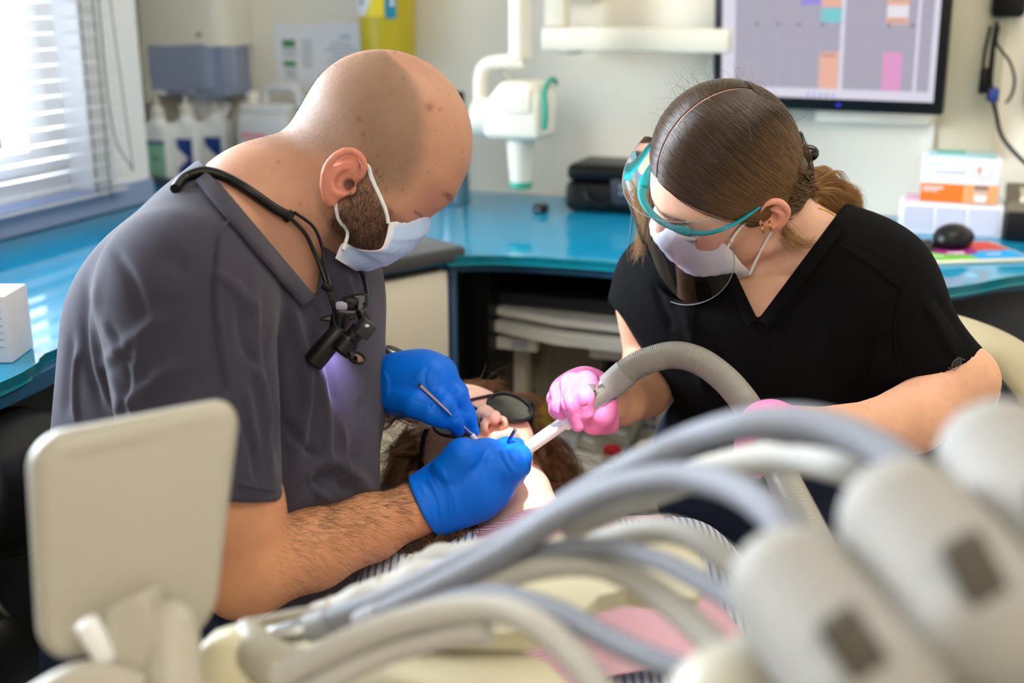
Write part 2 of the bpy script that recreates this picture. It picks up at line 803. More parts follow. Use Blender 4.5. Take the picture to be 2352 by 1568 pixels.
struct('floor', quad_box(-0.99, A1, -0.1, N1, -0.05, 0), m_floor)
struct('ceiling', quad_box(-0.99, A1, -0.1, N1, ZC, ZC + 0.05), m_ceil)
struct('wall_back', quad_box(-0.99, A1, -0.12, 0, 0, ZC), m_wall)
struct('wall_right', quad_box(A1, A1 + 0.1, -0.1, N1, 0, ZC), m_wall)
struct('wall_front', quad_box(-0.99, A1, N1, N1 + 0.1, 0, ZC), m_wall)
n0, n1, z0, z1 = WIN
T = 0.24
struct('wall_left', join(quad_box(A0 - T, A0, PIER_N, n0, 0, ZC), quad_box(A0 - T, A0, n1, N1, 0, ZC),
                         quad_box(A0 - T, A0, n0, n1, 0, z0), quad_box(A0 - T, A0, n0, n1, z1, ZC),
                         quad_box(-1.03, A0 - T, -0.12, PIER_N + 0.1, 0, ZC)), m_white_wall)
# window frame, panes, sill
fa = A0 - 0.13
win = struct('window_1', join(quad_box(fa, fa + 0.07, n0, n0 + 0.065, z0, z1), quad_box(fa, fa + 0.07, n1 - 0.065, n1, z0, z1),
                              quad_box(fa, fa + 0.07, n0, n1, z0, z0 + 0.05), quad_box(fa, fa + 0.07, n0, n1, z1 - 0.065, z1),
                              quad_box(fa, fa + 0.07, 1.20, 1.25, z0, z1)), m_upvc)
for q0, q1 in ((n0 + 0.065, 1.20), (1.25, n1 - 0.065)):
    sa = fa + 0.01
    s_ = obj('sash', join(quad_box(sa, sa + 0.08, q0 + 0.006, q0 + 0.066, z0 + 0.05, z1 - 0.065), quad_box(sa, sa + 0.08, q1 - 0.066, q1 - 0.006, z0 + 0.05, z1 - 0.065),
                          quad_box(sa, sa + 0.08, q0 + 0.066, q1 - 0.066, z0 + 0.05, z0 + 0.095), quad_box(sa, sa + 0.08, q0 + 0.066, q1 - 0.066, z1 - 0.125, z1 - 0.065)), m_upvc, win, 0)
    obj('pane', quad_box(sa + 0.035, sa + 0.04, q0 + 0.06, q1 - 0.06, z0 + 0.09, z1 - 0.12), m_pane, s_, 0)
struct('trim_1', quad_box(A0 - 0.05, A0 + 0.012, PIER_N + 0.003, N1, 0.858, 0.905), m_sill)     # blue-grey upstand under the window
struct('baseboard_back', quad_box(-0.9, A1, 0, 0.015, 0, 0.1), m_white_wall)
# daylight enters through the window
LIGHT['portal'] = area_light('window_portal', RP(A0 - T - 0.01, (n0 + n1) / 2, (z0 + z1) / 2), RP(0, (n0 + n1) / 2, (z0 + z1) / 2), n1 - n0, 1.25, 1, (1, 1, 1), portal=True)

# venetian blind: headrail, slats, ladder cords, pull cords
m_slat = mat('white_blind_slat', (236, 240, 246), 0.45)
m_cord = mat('dark_cord', (58, 58, 64), 0.7)
bl = thing('venetian_blind', 'white horizontal slat blind hanging in front of the bright window', 'blind', RP(A0 + 0.028, 1.30, 0.89), YAW)
obj('headrail', box(0.04, 1.66, 0.04, (0, 0, 1.24)), m_slat, bl)
B0, B1 = 0.50, 2.12
slat_v = []
for i in range(5):
    t = i / 4 - 0.5
    slat_v.append((t * 0.034, 0.0022 * (1 - 4 * t * t)))
sp = np.array([[(x, y, z + x * 0.10) for x, z in slat_v] for y in (-(B1 - B0) / 2, 0, (B1 - B0) / 2)])
slat_me = mesh_data('slat', grid_geo(sp), m_slat, 60)
NS = 42
for k in range(NS):
    o = bpy.data.objects.new('slat', slat_me)
    COL.objects.link(o)
    o.parent = bl
    o.location = (0, 0.0, 0.012 + k * 0.0290)
for y in (0.66, 0.10, -0.5):
    yy = y if y < 0.6 else 0.745
    obj('ladder_cord', join(tube([(-0.016, yy, 0), (-0.016, yy, 1.24)], 0.0013, 6, 2, smooth=False), tube([(0.016, yy, 0), (0.016, yy, 1.24)], 0.0013, 6, 2, smooth=False)), m_cord, bl)
obj('pull_cord', join(tube([(0.028, 0.74, 1.23), (0.03, 0.745, 0.5), (0.03, 0.75, 0.16), (0.03, 0.80, 0.055)], 0.0013, 6, 30),
                      tube([(0.026, 0.755, 1.23), (0.03, 0.775, 0.5), (0.03, 0.805, 0.05)], 0.0011, 6, 20)), m_cord, bl)
obj('cord_tassel', lathe([(0.002, 0), (0.006, 0.004), (0.006, 0.02), (0.002, 0.026)], 10, (0.028, 0.742, 0.418)), mat('orange_wood_bead', (176, 106, 52), 0.5), bl)

# ceiling light panels (above the frame)
m_lamp = mat('lamp_diffuser', (255, 250, 240), 0.5, emit=((255, 246, 230), 2.5))
for q, lab in (((0.95, 1.45), 'flat white lamp panel on the ceiling above the person in black'), ((0.2, -0.7), 'flat white lamp panel on the ceiling behind the delivery tray')):
    t = thing('ceiling_lamp', lab, 'lamp', (q[0], q[1], ZC - 0.045), 0, 'ceiling lamp panels')
    obj('lamp_frame', join(box(1.24, 0.02, 0.04, (0, 0.31, 0.02)), box(1.24, 0.02, 0.04, (0, -0.31, 0.02)), box(0.02, 0.6, 0.04, (0.61, 0, 0.02)), box(0.02, 0.6, 0.04, (-0.61, 0, 0.02))), m_upvc, t, 0)
    obj('diffuser', box(1.2, 0.6, 0.01, (0, 0, 0.03)), m_lamp, t, 0)

# =================================================================== COUNTER AND CABINETS
m_glass = mat('blue_glass_top', (26, 144, 186), 0.035, spec=0.45, noise=(2.0, 0.03))
m_edge = mat('teal_glass_edge', (20, 148, 164), 0.15, spec=0.6)
m_navy = mat('black_navy_laminate', (22, 24, 34), 0.5, noise=(30, 0.1))
m_blue_edge = mat('steel_blue_edge', (62, 94, 132), 0.4)
m_cream = mat('cream_laminate', (234, 226, 206), 0.45, noise=(60, 0.015))
m_white = mat('white_plastic', (230, 228, 220), 0.4)
m_dgrey = mat('dark_grey_laminate', (96, 98, 102), 0.35)
m_black = mat('black_plastic', (12, 12, 13), 0.38, spec=0.35)
m_steel = mat('brushed_steel', (196, 196, 194), 0.3, metal=1.0)
m_paper = mat('white_paper', (238, 238, 242), 0.8)

front_edge = [(1.7, 0.40), (1.40, 0.40), (1.20, 0.43), (1.065, 0.49), (0.99, 0.58), (0.933, 0.633), (0.84, 0.66), (0.68, 0.655), (0.435, 0.626), (0.30, 0.63), (0.20, 0.645), (0.128, 0.683)]
left_edge = [(-0.06, 1.00), (-0.128, 1.345), (-0.106, 1.435), (-0.095, 1.507), (-0.09, 1.75), (-0.13, 2.1), (-0.2, 2.6)]
fe = spline([(a, n, 0) for a, n in front_edge], 44)
le = spline([(a, n, 0) for a, n in left_edge], 24)
poly = [(-0.93, 0.004), (1.7, 0.004)] + [(p[0], p[1]) for p in fe] + [(p[0], p[1]) for p in le] + [(A0 + 0.003, 2.6), (A0 + 0.003, PIER_N - 0.003), (-0.93, PIER_N - 0.003)]
CT = thing('countertop', 'blue glass worktop with a teal edge running along the back wall and under the window', 'countertop', RP(0, 0, 0.843), YAW)
obj('glass_slab', prism([(a, -n) for a, n in poly], 0, 0.012), m_glass, CT, 30)


def ribbon(pts, z0, z1, t):
    p = np.array(pts)[:, :2]
    d = np.gradient(p, axis=0)
    nn = np.stack([d[:, 1], -d[:, 0]], 1)
    nn /= np.linalg.norm(nn, axis=1)[:, None]
    o = p + nn * t
    rows = []
    for q, z in ((p, z0), (o, z0), (o, z1), (p, z1), (p, z0)):
        rows.append(np.stack([q[:, 0], -q[:, 1], np.full(len(q), z)], 1))
    return grid_geo(np.array(rows))


obj('front_edge', join(ribbon(fe, -0.004, 0.0125, -0.003), ribbon(le, -0.004, 0.0125, -0.003)), m_edge, CT, 30)
obj('under_panel', prism([(a * 0.985 - 0.01, -n * 0.96) for a, n in poly], -0.022, -0.001), mat('blue_under_panel', (30, 84, 120), 0.5), CT, 0)

# diagonal corner drawer unit
d0, d1 = np.array([0.118, 0.66]), np.array([-0.10, 1.07])
dv = (d1 - d0) / np.linalg.norm(d1 - d0)
L_ = float(np.linalg.norm(d1 - d0))
ang = math.atan2(-dv[1], dv[0])
cab = thing('drawer_unit', 'cream corner drawer unit under the dark grey ledge', 'cabinet', RP(d0[0], d0[1], 0), YAW + ang)
# local x along the front (towards the left), local +y faces into the cabinet?
sgn = -1
obj('carcass', box(L_, 0.40, 0.83, (L_ / 2, sgn * 0.225, 0.415)), m_navy, cab, 0)
obj('side_panel', box(0.012, 0.02, 0.84, (-0.007, 0.0, 0.42)), m_blue_edge, cab, 0)
for zz, hh in ((0.705, 0.245), (0.44, 0.265), (0.17, 0.255)):
    dr = obj('drawer', box(L_ - 0.01, 0.02, hh, (L_ / 2, 0.0, zz), 0.004), m_cream, cab)
    obj('drawer_grip', box(L_ - 0.03, 0.012, 0.012, (L_ / 2, -0.008, zz + hh / 2 + 0.006)), m_black, dr, 0)
obj('corner_ledge', box(L_ + 0.03, 0.20, 0.014, (L_ / 2 - 0.005, -0.08, 0.864), 0.004), m_dgrey, cab)
obj('ledge_rim', join(box(L_ + 0.03, 0.012, 0.022, (L_ / 2 - 0.005, 0.022, 0.858), 0.004), box(0.012, 0.20, 0.022, (-0.017, -0.08, 0.858), 0.004)), mat('dark_rubber_rim', (66, 66, 68), 0.6), cab)

# open bay in the back counter: dark side walls, inner shelf
bay = thing('open_desk_bay', 'black open bay with a dark shelf under the blue worktop', 'cabinet', RP(0.45, 0.33, 0), YAW)
obj('back_panel', box(0.72, 0.015, 0.82, (0.02, 0.30, 0.41)), m_navy, bay, 0)
obj('side_panel', box(0.05, 0.56, 0.82, (-0.305, 0.02, 0.41)), m_black, bay, 0)
obj('side_panel', box(0.05, 0.56, 0.82, (0.39, 0.02, 0.41)), m_black, bay, 0)
obj('shelf', box(0.66, 0.50, 0.02, (0.04, 0.04, 0.752)), m_navy, bay, 0)
rb = thing('right_cabinet', 'dark grey cabinet front under the worktop at the mouse', 'cabinet', RP(1.05, 0.02, 0), YAW)
obj('carcass', box(0.96, 0.30, 0.80, (0.31, -0.17, 0.42)), mat('charcoal_laminate', (52, 54, 60), 0.45), rb, 0)
obj('door', box(0.40, 0.018, 0.74, (0.02, -0.33, 0.43), 0.003), mat('charcoal_door', (58, 60, 68), 0.4), rb)
obj('door', box(0.40, 0.018, 0.74, (0.44, -0.33, 0.43), 0.003), MATS['charcoal_door'], rb)
obj('door_trim', box(0.012, 0.02, 0.76, (0.228, -0.335, 0.43)), m_blue_edge, rb, 0)
lb = thing('left_cabinet', 'black cabinet front below the window worktop', 'cabinet', RP(-0.45, 1.9, 0), YAW)
obj('carcass', box(0.50, 1.36, 0.82, (0.0, 0.0, 0.42)), m_navy, lb, 0)
obj('door', box(0.018, 0.62, 0.76, (0.26, 0.33, 0.43), 0.003), m_navy, lb)
obj('door', box(0.018, 0.62, 0.76, (0.26, -0.33, 0.43), 0.003), m_navy, lb)

# =================================================================== ON THE BACK WALL


def wthing(name, label, cat, a, n, z, group=None, yaw=0.0):
    return thing(name, label, cat, RP(a, n, z), YAW + yaw, group)


# paper towel dispenser
pt = wthing('paper_towel_dispenser', 'white wall paper towel dispenser with a grey window above the soap bottles', 'dispenser', -0.785, 0.0, 1.03)
m_disp = mat('ivory_dispenser_plastic', (226, 222, 206), 0.35)
sh = [(-0.128, 0.0), (-0.128, -0.075), (-0.118, -0.105), (-0.09, -0.122), (0.09, -0.122), (0.115, -0.108), (0.124, -0.08), (0.124, 0)]
obj('shell', prism(sh, 0.145, 0.42), m_disp, pt, 50)
obj('side_cheek', prism([(-0.13, 0), (-0.13, -0.075), (-0.12, -0.107), (-0.092, -0.1225), (-0.085, -0.1225), (-0.085, 0)], 0.012, 0.147), m_disp, pt, 50)
cv = []
for i in range(9):
    t = i / 8
    x = -0.086 + 0.21 * t
    y = -0.121 + (0.0 if t < 0.75 else 0.05 * ((t - 0.75) / 0.25) ** 2)
    cv.append([(x, y, 0.02 + 0.018 * math.sin(PI * (0.15 + 0.7 * t)) + 0.02 * t), (x, y - 0.002, 0.08), (x, y - 0.002, 0.142 + 0.012 * t)])
obj('smoke_window', grid_geo(np.array(cv)), mat('smoky_blue_window', (140, 150, 176), 0.3), pt)
obj('window_body', box(0.19, 0.11, 0.115, (0.02, -0.06, 0.09)), MATS['smoky_blue_window'], pt, 0)
obj('button', box(0.012, 0.004, 0.01, (0.06, -0.124, 0.172)), mat('grey_print', (150, 150, 150), 0.6), pt, 0)
obj('towel_edge', xf(box(0.10, 0.002, 0.07), Matrix.Translation((0.03, -0.06, 0.0)) @ Matrix.Rotation(0.5, 4, 'Y') @ Matrix.Rotation(-0.2, 4, 'X')), m_paper, pt, 0)

# notices
m_green = mat('green_print', (40, 140, 84), 0.7)
m_ink = mat('pale_ink', (176, 180, 188), 0.8)
nt_ = wthing('notice_sheet', 'white notice with green blocks taped to the wall beside the towel dispenser', 'notice', -0.54, 0.003, 1.075)
obj('sheet', box(0.115, 0.0012, 0.148, (0, 0, 0.074)), m_paper, nt_, 0)
obj('green_print', join(box(0.034, 0.0008, 0.016, (-0.02, -0.001, 0.105)), box(0.034, 0.0008, 0.012, (-0.02, -0.001, 0.058))), m_green, nt_, 0)
obj('text_print', join(*[box(0.030 + 0.01 * (i % 2), 0.0008, 0.003, (-0.018, -0.001, 0.095 - 0.0065 * i)) for i in range(4)],
                       *[box(0.03, 0.0008, 0.003, (-0.018, -0.001, 0.046 - 0.0065 * i)) for i in range(4)],
                       *[box(0.028, 0.0008, 0.003, (0.028, -0.001, 0.112 - 0.0075 * i)) for i in range(9)]), m_ink, nt_, 0)
nt2 = wthing('notice_sheet', 'plain white letter taped to the wall overlapping the green notice', 'notice', -0.42, 0.005, 1.085)
obj('sheet', xf(box(0.135, 0.0012, 0.148, (0, 0, 0.07)), Matrix.Rotation(0.02, 4, 'Y')), m_paper, nt2, 0)
obj('text_print', join(*[box(0.05 + 0.018 * ((i * 7) % 3), 0.0008, 0.003, (0.0, -0.001, 0.098 - 0.009 * i)) for i in range(7)]), m_ink, nt2, 0)
obj('blue_print', box(0.03, 0.0008, 0.004, (0.01, -0.001, 0.112)), mat('blue_print', (110, 140, 190), 0.8), nt2, 0)

# sharps bin on the wall
m_yel = mat('yellow_bin_plastic', (182, 164, 16), 0.35)
sb = wthing('sharps_bin', 'yellow sharps bin with warning label and teal strip hung on the wall', 'bin', -0.262, 0.085, 1.14)
obj('body', lathe([(0.052, 0), (0.060, 0.008), (0.066, 0.28), (0.069, 0.30)], 40, (0, 0, 0)), m_yel, sb)
obj('lid', lathe([(0.072, 0.30), (0.072, 0.33), (0.05, 0.345)], 40), m_yel, sb)
obj('bracket', box(0.06, 0.014, 0.05, (0, 0.074, 0.2)), m_white, sb, 0)


def wrap(r, a0, a1, z0, z1, n=14):
    """Curved label round a z axis; angle 0 faces -y, positive to +x."""
    rows = []
    for i in range(n + 1):
        a = a0 + (a1 - a0) * i / n
        rows.append([(r * math.sin(a), -r * math.cos(a), z0), (r * math.sin(a), -r * math.cos(a), z1)])
    return grid_geo(np.array(rows))


def zr(z):
    return 0.0612 + 0.0055 * (z - 0.008) / 0.27


obj('label', wrap(0.0645, -1.55, 0.36, 0.105, 0.22), mat('yellow_label', (226, 202, 20), 0.5), sb)
obj('white_panel', join(wrap(0.0652, -1.45, -0.35, 0.107, 0.128), grid_geo(np.array([[(0.0655 * math.sin(a), -0.0655 * math.cos(a), 0.107 + max(0, abs(a + 0.55) - 0.18) * 0.13), (0.0655 * math.sin(a), -0.0655 * math.cos(a), 0.235 - abs(a + 0.55) * 0.02)] for a in np.linspace(-1.15, 0.05, 14)]))), m_paper, sb)
obj('hazard_mark', join(wrap(0.0660, -0.60, -0.42, 0.133, 0.139), wrap(0.0660, -0.55, -0.47, 0.128, 0.145)), m_dgrey, sb)
obj('side_strip', wrap(0.0650, 0.38, 0.76, 0.102, 0.27), mat('teal_strip', (0, 134, 164), 0.5), sb)
obj('strip_print', join(*[wrap(0.0656, 0.56, 0.68, 0.128 + 0.0125 * i, 0.137 + 0.0125 * i, 4) for i in range(9)]), m_paper, sb)

# dental x-ray unit: arm, bend, tube head, cone
m_xray = mat('ivory_enamel', (230, 225, 208), 0.35)
m_teal = mat('green_teal_plastic', (0, 150, 124), 0.4)
XN = 0.27
ax_, az_ = WP(1194, 150, XN)
xr = wthing('xray_unit', 'cream wall x-ray head with green rings and downward cone on a bent arm', 'x-ray unit', ax_, XN, 0.90)


def XL(px, py, n=XN):
    a, z = WP(px, py, n)
    return np.array([a - ax_, -(n - XN), z - 0.90])


p0, p1 = XL(1194, -260), XL(1194, 128)
obj('vertical_arm', join(tube([p0, p1], 0.0215, 20, 2, smooth=False), mv(cyl(0.0235, 0.012, 20), *(p1 + [0, 0, -0.004]))), m_xray, xr)
q = [XL(1205, 140), XL(1150, 142), XL(1118, 150), XL(1104, 178), XL(1104, 262)]
obj('elbow_arm', tube(q, 0.0125, 16, 40, flat=1.15), m_xray, xr)
hc_ = XL(1186, 250)
jc = XL(1104, 268)
obj('joint', xf(lathe([(0.030, 0), (0.038, 0.006), (0.040, 0.03), (0.040, 0.036)], 28), aim(jc + [-0.016, 0, 0], (1, 0.05, 0))), m_xray, xr)
obj('joint_ring', xf(cyl(0.0415, 0.011, 28), aim(jc + [0.021, 0, 0], (1, 0.05, 0))), m_teal, xr)
hd = SDF()
hd.ops = []
hb = [XL(1168, 184), XL(1240, 186), XL(1263, 215), XL(1260, 318), XL(1130, 312), XL(1130, 235)]
poly_h = [(p[0], p[2]) for p in hb]
bm_ = bmesh.new()
vv = [bm_.verts.new((x, -0.055, z)) for x, z in poly_h] + [bm_.verts.new((x, 0.055, z)) for x, z in poly_h]
nn_ = len(poly_h)
bm_.faces.new(vv[:nn_][::-1])
bm_.faces.new(vv[nn_:])
for i in range(nn_):
    bm_.faces.new([vv[i], vv[(i + 1) % nn_], vv[nn_ + (i + 1) % nn_], vv[nn_ + i]])
bmesh.ops.recalc_face_normals(bm_, faces=bm_.faces[:])
bmesh.ops.bevel(bm_, geom=bm_.edges[:], offset=0.014, segments=4, profile=0.5, affect='EDGES')
bm_.verts.index_update()
hgeo = ([tuple(v.co) for v in bm_.verts], [[v.index for v in f.verts] for f in bm_.faces])
bm_.free()
obj('tube_head', hgeo, m_xray, xr, 60)
obj('head_panel', box(0.062, 0.006, 0.05, tuple((XL(1206, 225) + [0, -0.056, 0]).tolist()), 0.003), m_xray, xr)
e0, e1 = XL(1262, 205), XL(1268, 290)
obj('side_ring', tube([e0 + [0.001, 0.04, 0.01], e0 + [0.004, 0, 0.02], e0 + [0.004, -0.04, 0.0], (e0 + e1) / 2 + [0.006, -0.05, 0], e1 + [0, -0.045, 0]], 0.005, 10), m_teal, xr)
ct, cb = XL(1192, 318), XL(1196, 418)
hh = float(ct[2] - cb[2])
obj('cone', lathe([(0.0215, 0), (0.029, hh), (0.033, hh + 0.02)], 32, tuple(cb)), m_xray, xr)
obj('cone_rim', lathe([(0.018, -0.012), (0.0225, -0.011), (0.0225, 0.0), (0.0215, 0.002)], 32, tuple(cb)), m_teal, xr)
obj('cable', tube([XL(1142, 160) + [0, 0.02, 0], XL(1158, 190) + [0, 0.03, 0], XL(1160, 230) + [0, 0.03, 0]], 0.006, 10), m_white, xr)

# wall bracket arm (scissor arm beam) beside it
BN = 0.10
ba, bz = WP(1255, 116, BN)
br = wthing('wall_bracket_arm', 'long cream horizontal wall arm with a square upright beside the monitor', 'wall arm', ba, BN, bz)


def BL(px, py, n=BN):
    a, z = WP(px, py, n)
    return np.array([a - ba, -(n - BN), z - bz])


u0, u1 = BL(1258, 60), BL(1308, -200)
obj('upright', box(0.042, 0.05, 0.30, (0.024, 0.0, 0.20), 0.004), m_xray, br)
obj('beam', box(0.39, 0.075, 0.047, (0.195, 0.0, 0.025), 0.006), m_xray, br)
obj('foot_cover', lathe([(0.02, -0.006), (0.032, -0.002), (0.034, 0.004)], 24, (0.05, 0, 0)), m_xray, br)
obj('wall_plate', box(0.09, 0.012, 0.2, (0.05, 0.06 + 0.03, 0.2), 0.004), m_xray, br)
obj('wall_strut', box(0.03, 0.07, 0.03, (0.03, 0.055, 0.2)), m_xray, br, 0)

# trunking + wall panel + sockets + power box with cables
m_trunk = mat('beige_trunking', (208, 200, 176), 0.5)
tk = wthing('wall_panel', 'beige upright cable panel on the wall behind the monitor', 'panel', 0.955, 0.0, 0.985)
obj('panel', box(0.115, 0.02, 0.62, (0, -0.01, 0.31), 0.003), m_trunk, tk)
obj('edge_channel', box(0.012, 0.026, 0.62, (-0.062, -0.013, 0.31)), m_white, tk, 0)
lr = wthing('cable_tray', 'pale horizontal cable tray on the wall below the monitor', 'cable tray', 0.78, 0.0, 1.045)
obj('tray', box(0.22, 0.05, 0.028, (0, -0.025, 0.014), 0.006), m_wall, lr)
so = wthing('socket_box', 'white double socket in a grey frame at the right wall edge', 'socket', 1.135, 0.0, 1.085)
obj('frame', box(0.15, 0.02, 0.10, (0, -0.01, 0.05), 0.004), mat('taupe_frame', (120, 108, 98), 0.5), so)
for x in (-0.045, -0.012):
    s_ = obj('socket', box(0.026, 0.012, 0.04, (x, -0.024, 0.045), 0.003), m_white, so)
    obj('socket_slot', box(0.014, 0.002, 0.008, (x, -0.031, 0.045)), m_black, s_, 0)
pw = wthing('power_adapter', 'black power box with a bundle of dangling cables high on the wall', 'adapter', 1.01, 0.0, 1.20)
obj('adapter_body', box(0.062, 0.05, 0.10, (0.0, -0.03, 0.10), 0.012), m_black, pw)


def PL(px, py, n):
    a, z = WP(px, py, n)
    return np.array([a - 1.01, -n, z - 1.20])


obj('plug', join(xf(box(0.014, 0.014, 0.05, r=0.004), Matrix.Translation(PL(2258, 185, 0.05))), box(0.014, 0.014, 0.028, tuple(PL(2275, 215, 0.055)), 0.003)), m_black, pw)
obj('blue_plug', box(0.018, 0.016, 0.026, tuple(PL(2283, 218, 0.06)), 0.003), mat('blue_plug', (40, 60, 130), 0.4), pw)
obj('cable', tube([PL(2290, 50, 0.04), PL(2280, 110, 0.05), PL(2272, 180, 0.05), PL(2268, 215, 0.05)], 0.0042, 8), m_black, pw)
obj('cable', tube([PL(2275, 60, 0.04), PL(2262, 120, 0.05), PL(2256, 180, 0.05)], 0.0035, 8), m_black, pw)
obj('cable', tube([PL(2295, 60, 0.05), PL(2290, 100, 0.06), PL(2318, 140, 0.06), PL(2330, 180, 0.06), PL(2325, 215, 0.05), PL(2312, 235, 0.03)], 0.0028, 8), m_black, pw)
obj('cable', tube([PL(2283, 100, 0.05), PL(2276, 200, 0.05), PL(2288, 260, 0.05), PL(2300, 310, 0.05), PL(2330, 350, 0.05), PL(2370, 385, 0.05), PL(2420, 400, 0.05)], 0.004, 8), m_black, pw)

# monitor showing a booking calendar
mo_c = (np.array(P(1891, 226, 2.36)))
m_scr = mat('screen_page', (0, 0, 0), 0.25, emit=((226, 222, 238), 1.0))


def screen_mat(name, rgb, s=1.0):
    return mat(name, (0, 0, 0), 0.3, emit=(rgb, s))


mo = thing('monitor', 'black flat monitor showing a coloured appointment calendar', 'monitor', mo_c, math.radians(-26))
SW, SH = 0.412, 0.255
tilt = Matrix.Rotation(math.radians(7.0), 4, 'X')


def mo_part(name, geo, m, parent=mo, smooth=35):
    return obj(name, xf(geo, tilt), m, parent, smooth)


mo_part('bezel', box(SW + 0.036, 0.032, SH + 0.05, (0, 0.018, SH / 2 + 0.0), 0.004), m_black)
scr = mo_part('screen', box(SW, 0.002, SH, (0, 0.0012, SH / 2)), m_scr, mo, 0)


def sc(x0, x1, y0, y1, rgb, name, lift):
    """Screen rectangle in shares of the screen (y up)."""
    return xf(box((x1 - x0) * SW, 0.0004, (y1 - y0) * SH, ((x0 + x1) / 2 * SW - SW / 2, -0.0002 - lift * 0.0003, (y0 + y1) / 2 * SH)), tilt)


g_ = screen_mat('screen_grey', (176, 172, 188))
gl = screen_mat('screen_line', (222, 218, 232))
for q in ((0.065, 0.565), (0.585, 0.905), (0.92, 0.975)):
    obj('calendar_grid', sc(*q, 0.075, 0.80, None, '', 1), g_, scr, 0)
obj('grid_line', join(*[sc(x, x + 0.003, 0.075, 0.80, None, '', 1.5) for x in (0.17, 0.27, 0.37, 0.47)], *[sc(0.065, 0.975, y, y + 0.003, None, '', 1.5) for y in (0.25, 0.41, 0.57)]), screen_mat('screen_hair_line', (186, 182, 198)), scr, 0)
for q in ((0.475, 0.563, 0.685, 0.80), (0.475, 0.563, 0.075, 0.355), (0.77, 0.865, 0.70, 0.79), (0.77, 0.865, 0.565, 0.615)):
    obj('peach_block', sc(*q, None, '', 2), screen_mat('screen_peach', (240, 184, 164)), scr, 0)
obj('white_block', sc(0.77, 0.865, 0.615, 0.70, None, '', 2), screen_mat('screen_white', (236, 232, 240)), scr, 0)
obj('violet_block', sc(0.375, 0.47, 0.70, 0.80, None, '', 2), screen_mat('screen_violet', (160, 146, 226)), scr, 0)
obj('cyan_block', sc(0.475, 0.568, 0.575, 0.68, None, '', 2), screen_mat('screen_cyan', (130, 208, 214)), scr, 0)
obj('pink_block', sc(0.765, 0.85, 0.075, 0.36, None, '', 2), screen_mat('screen_pink', (230, 160, 208)), scr, 0)
o = obj('text_mark', join(*[sc(x, x + 0.012, 0.545, 0.57, None, '', 3) for x in (0.165, 0.265, 0.365, 0.475, 0.775, 0.88)], *[sc(0.78, 0.85, y, y + 0.006, None, '', 3) for y in (0.74, 0.755, 0.77, 0.585)],
                      *[sc(0.48, 0.55, y, y + 0.005, None, '', 3) for y in (0.335, 0.322)], *[sc(0.08 + 0.12 * i, 0.14 + 0.12 * i, 0.815, 0.823, None, '', 3) for i in range(7)]), screen_mat('screen_text', (120, 112, 130)), scr, 0)
o['kind'] = 'stuff'
for i in range(5):
    obj('taskbar_icon', sc(0.42 + 0.03 * i, 0.432 + 0.03 * i, 0.014, 0.036, None, '', 3), screen_mat('screen_icon', (130, 150, 220)), scr, 0)
mo_part('power_light', box(0.006, 0.002, 0.003, (0.03, 0.0, -0.012)), screen_mat('blue_led', (60, 60, 255), 2), mo, 0)
obj('mount', join(box(0.10, 0.06, 0.10, (0.02, 0.07, 0.13), 0.01), box(0.05, 0.12, 0.05, (0.02, 0.15, 0.13), 0.01)), m_white, mo)
hk = thing('curved_cable', 'white looped cable on the wall left of the monitor', 'cable', RP(0.49, 0.03, 1.06), YAW)
obj('loop', tube([(0.03, 0, 0.15), (-0.02, -0.01, 0.13), (-0.035, -0.01, 0.09), (-0.02, 0, 0.05), (0.02, 0.0, 0.02)], 0.009, 10), m_white, hk)

# =================================================================== ON THE COUNTER
ZT = 0.8555
m_bottle = mat('frosted_bottle', (242, 246, 248), 0.35)
m_lblue = mat('blue_label', (20, 66, 140), 0.5)
m_lgreen = mat('mint_label', (150, 206, 176), 0.5)


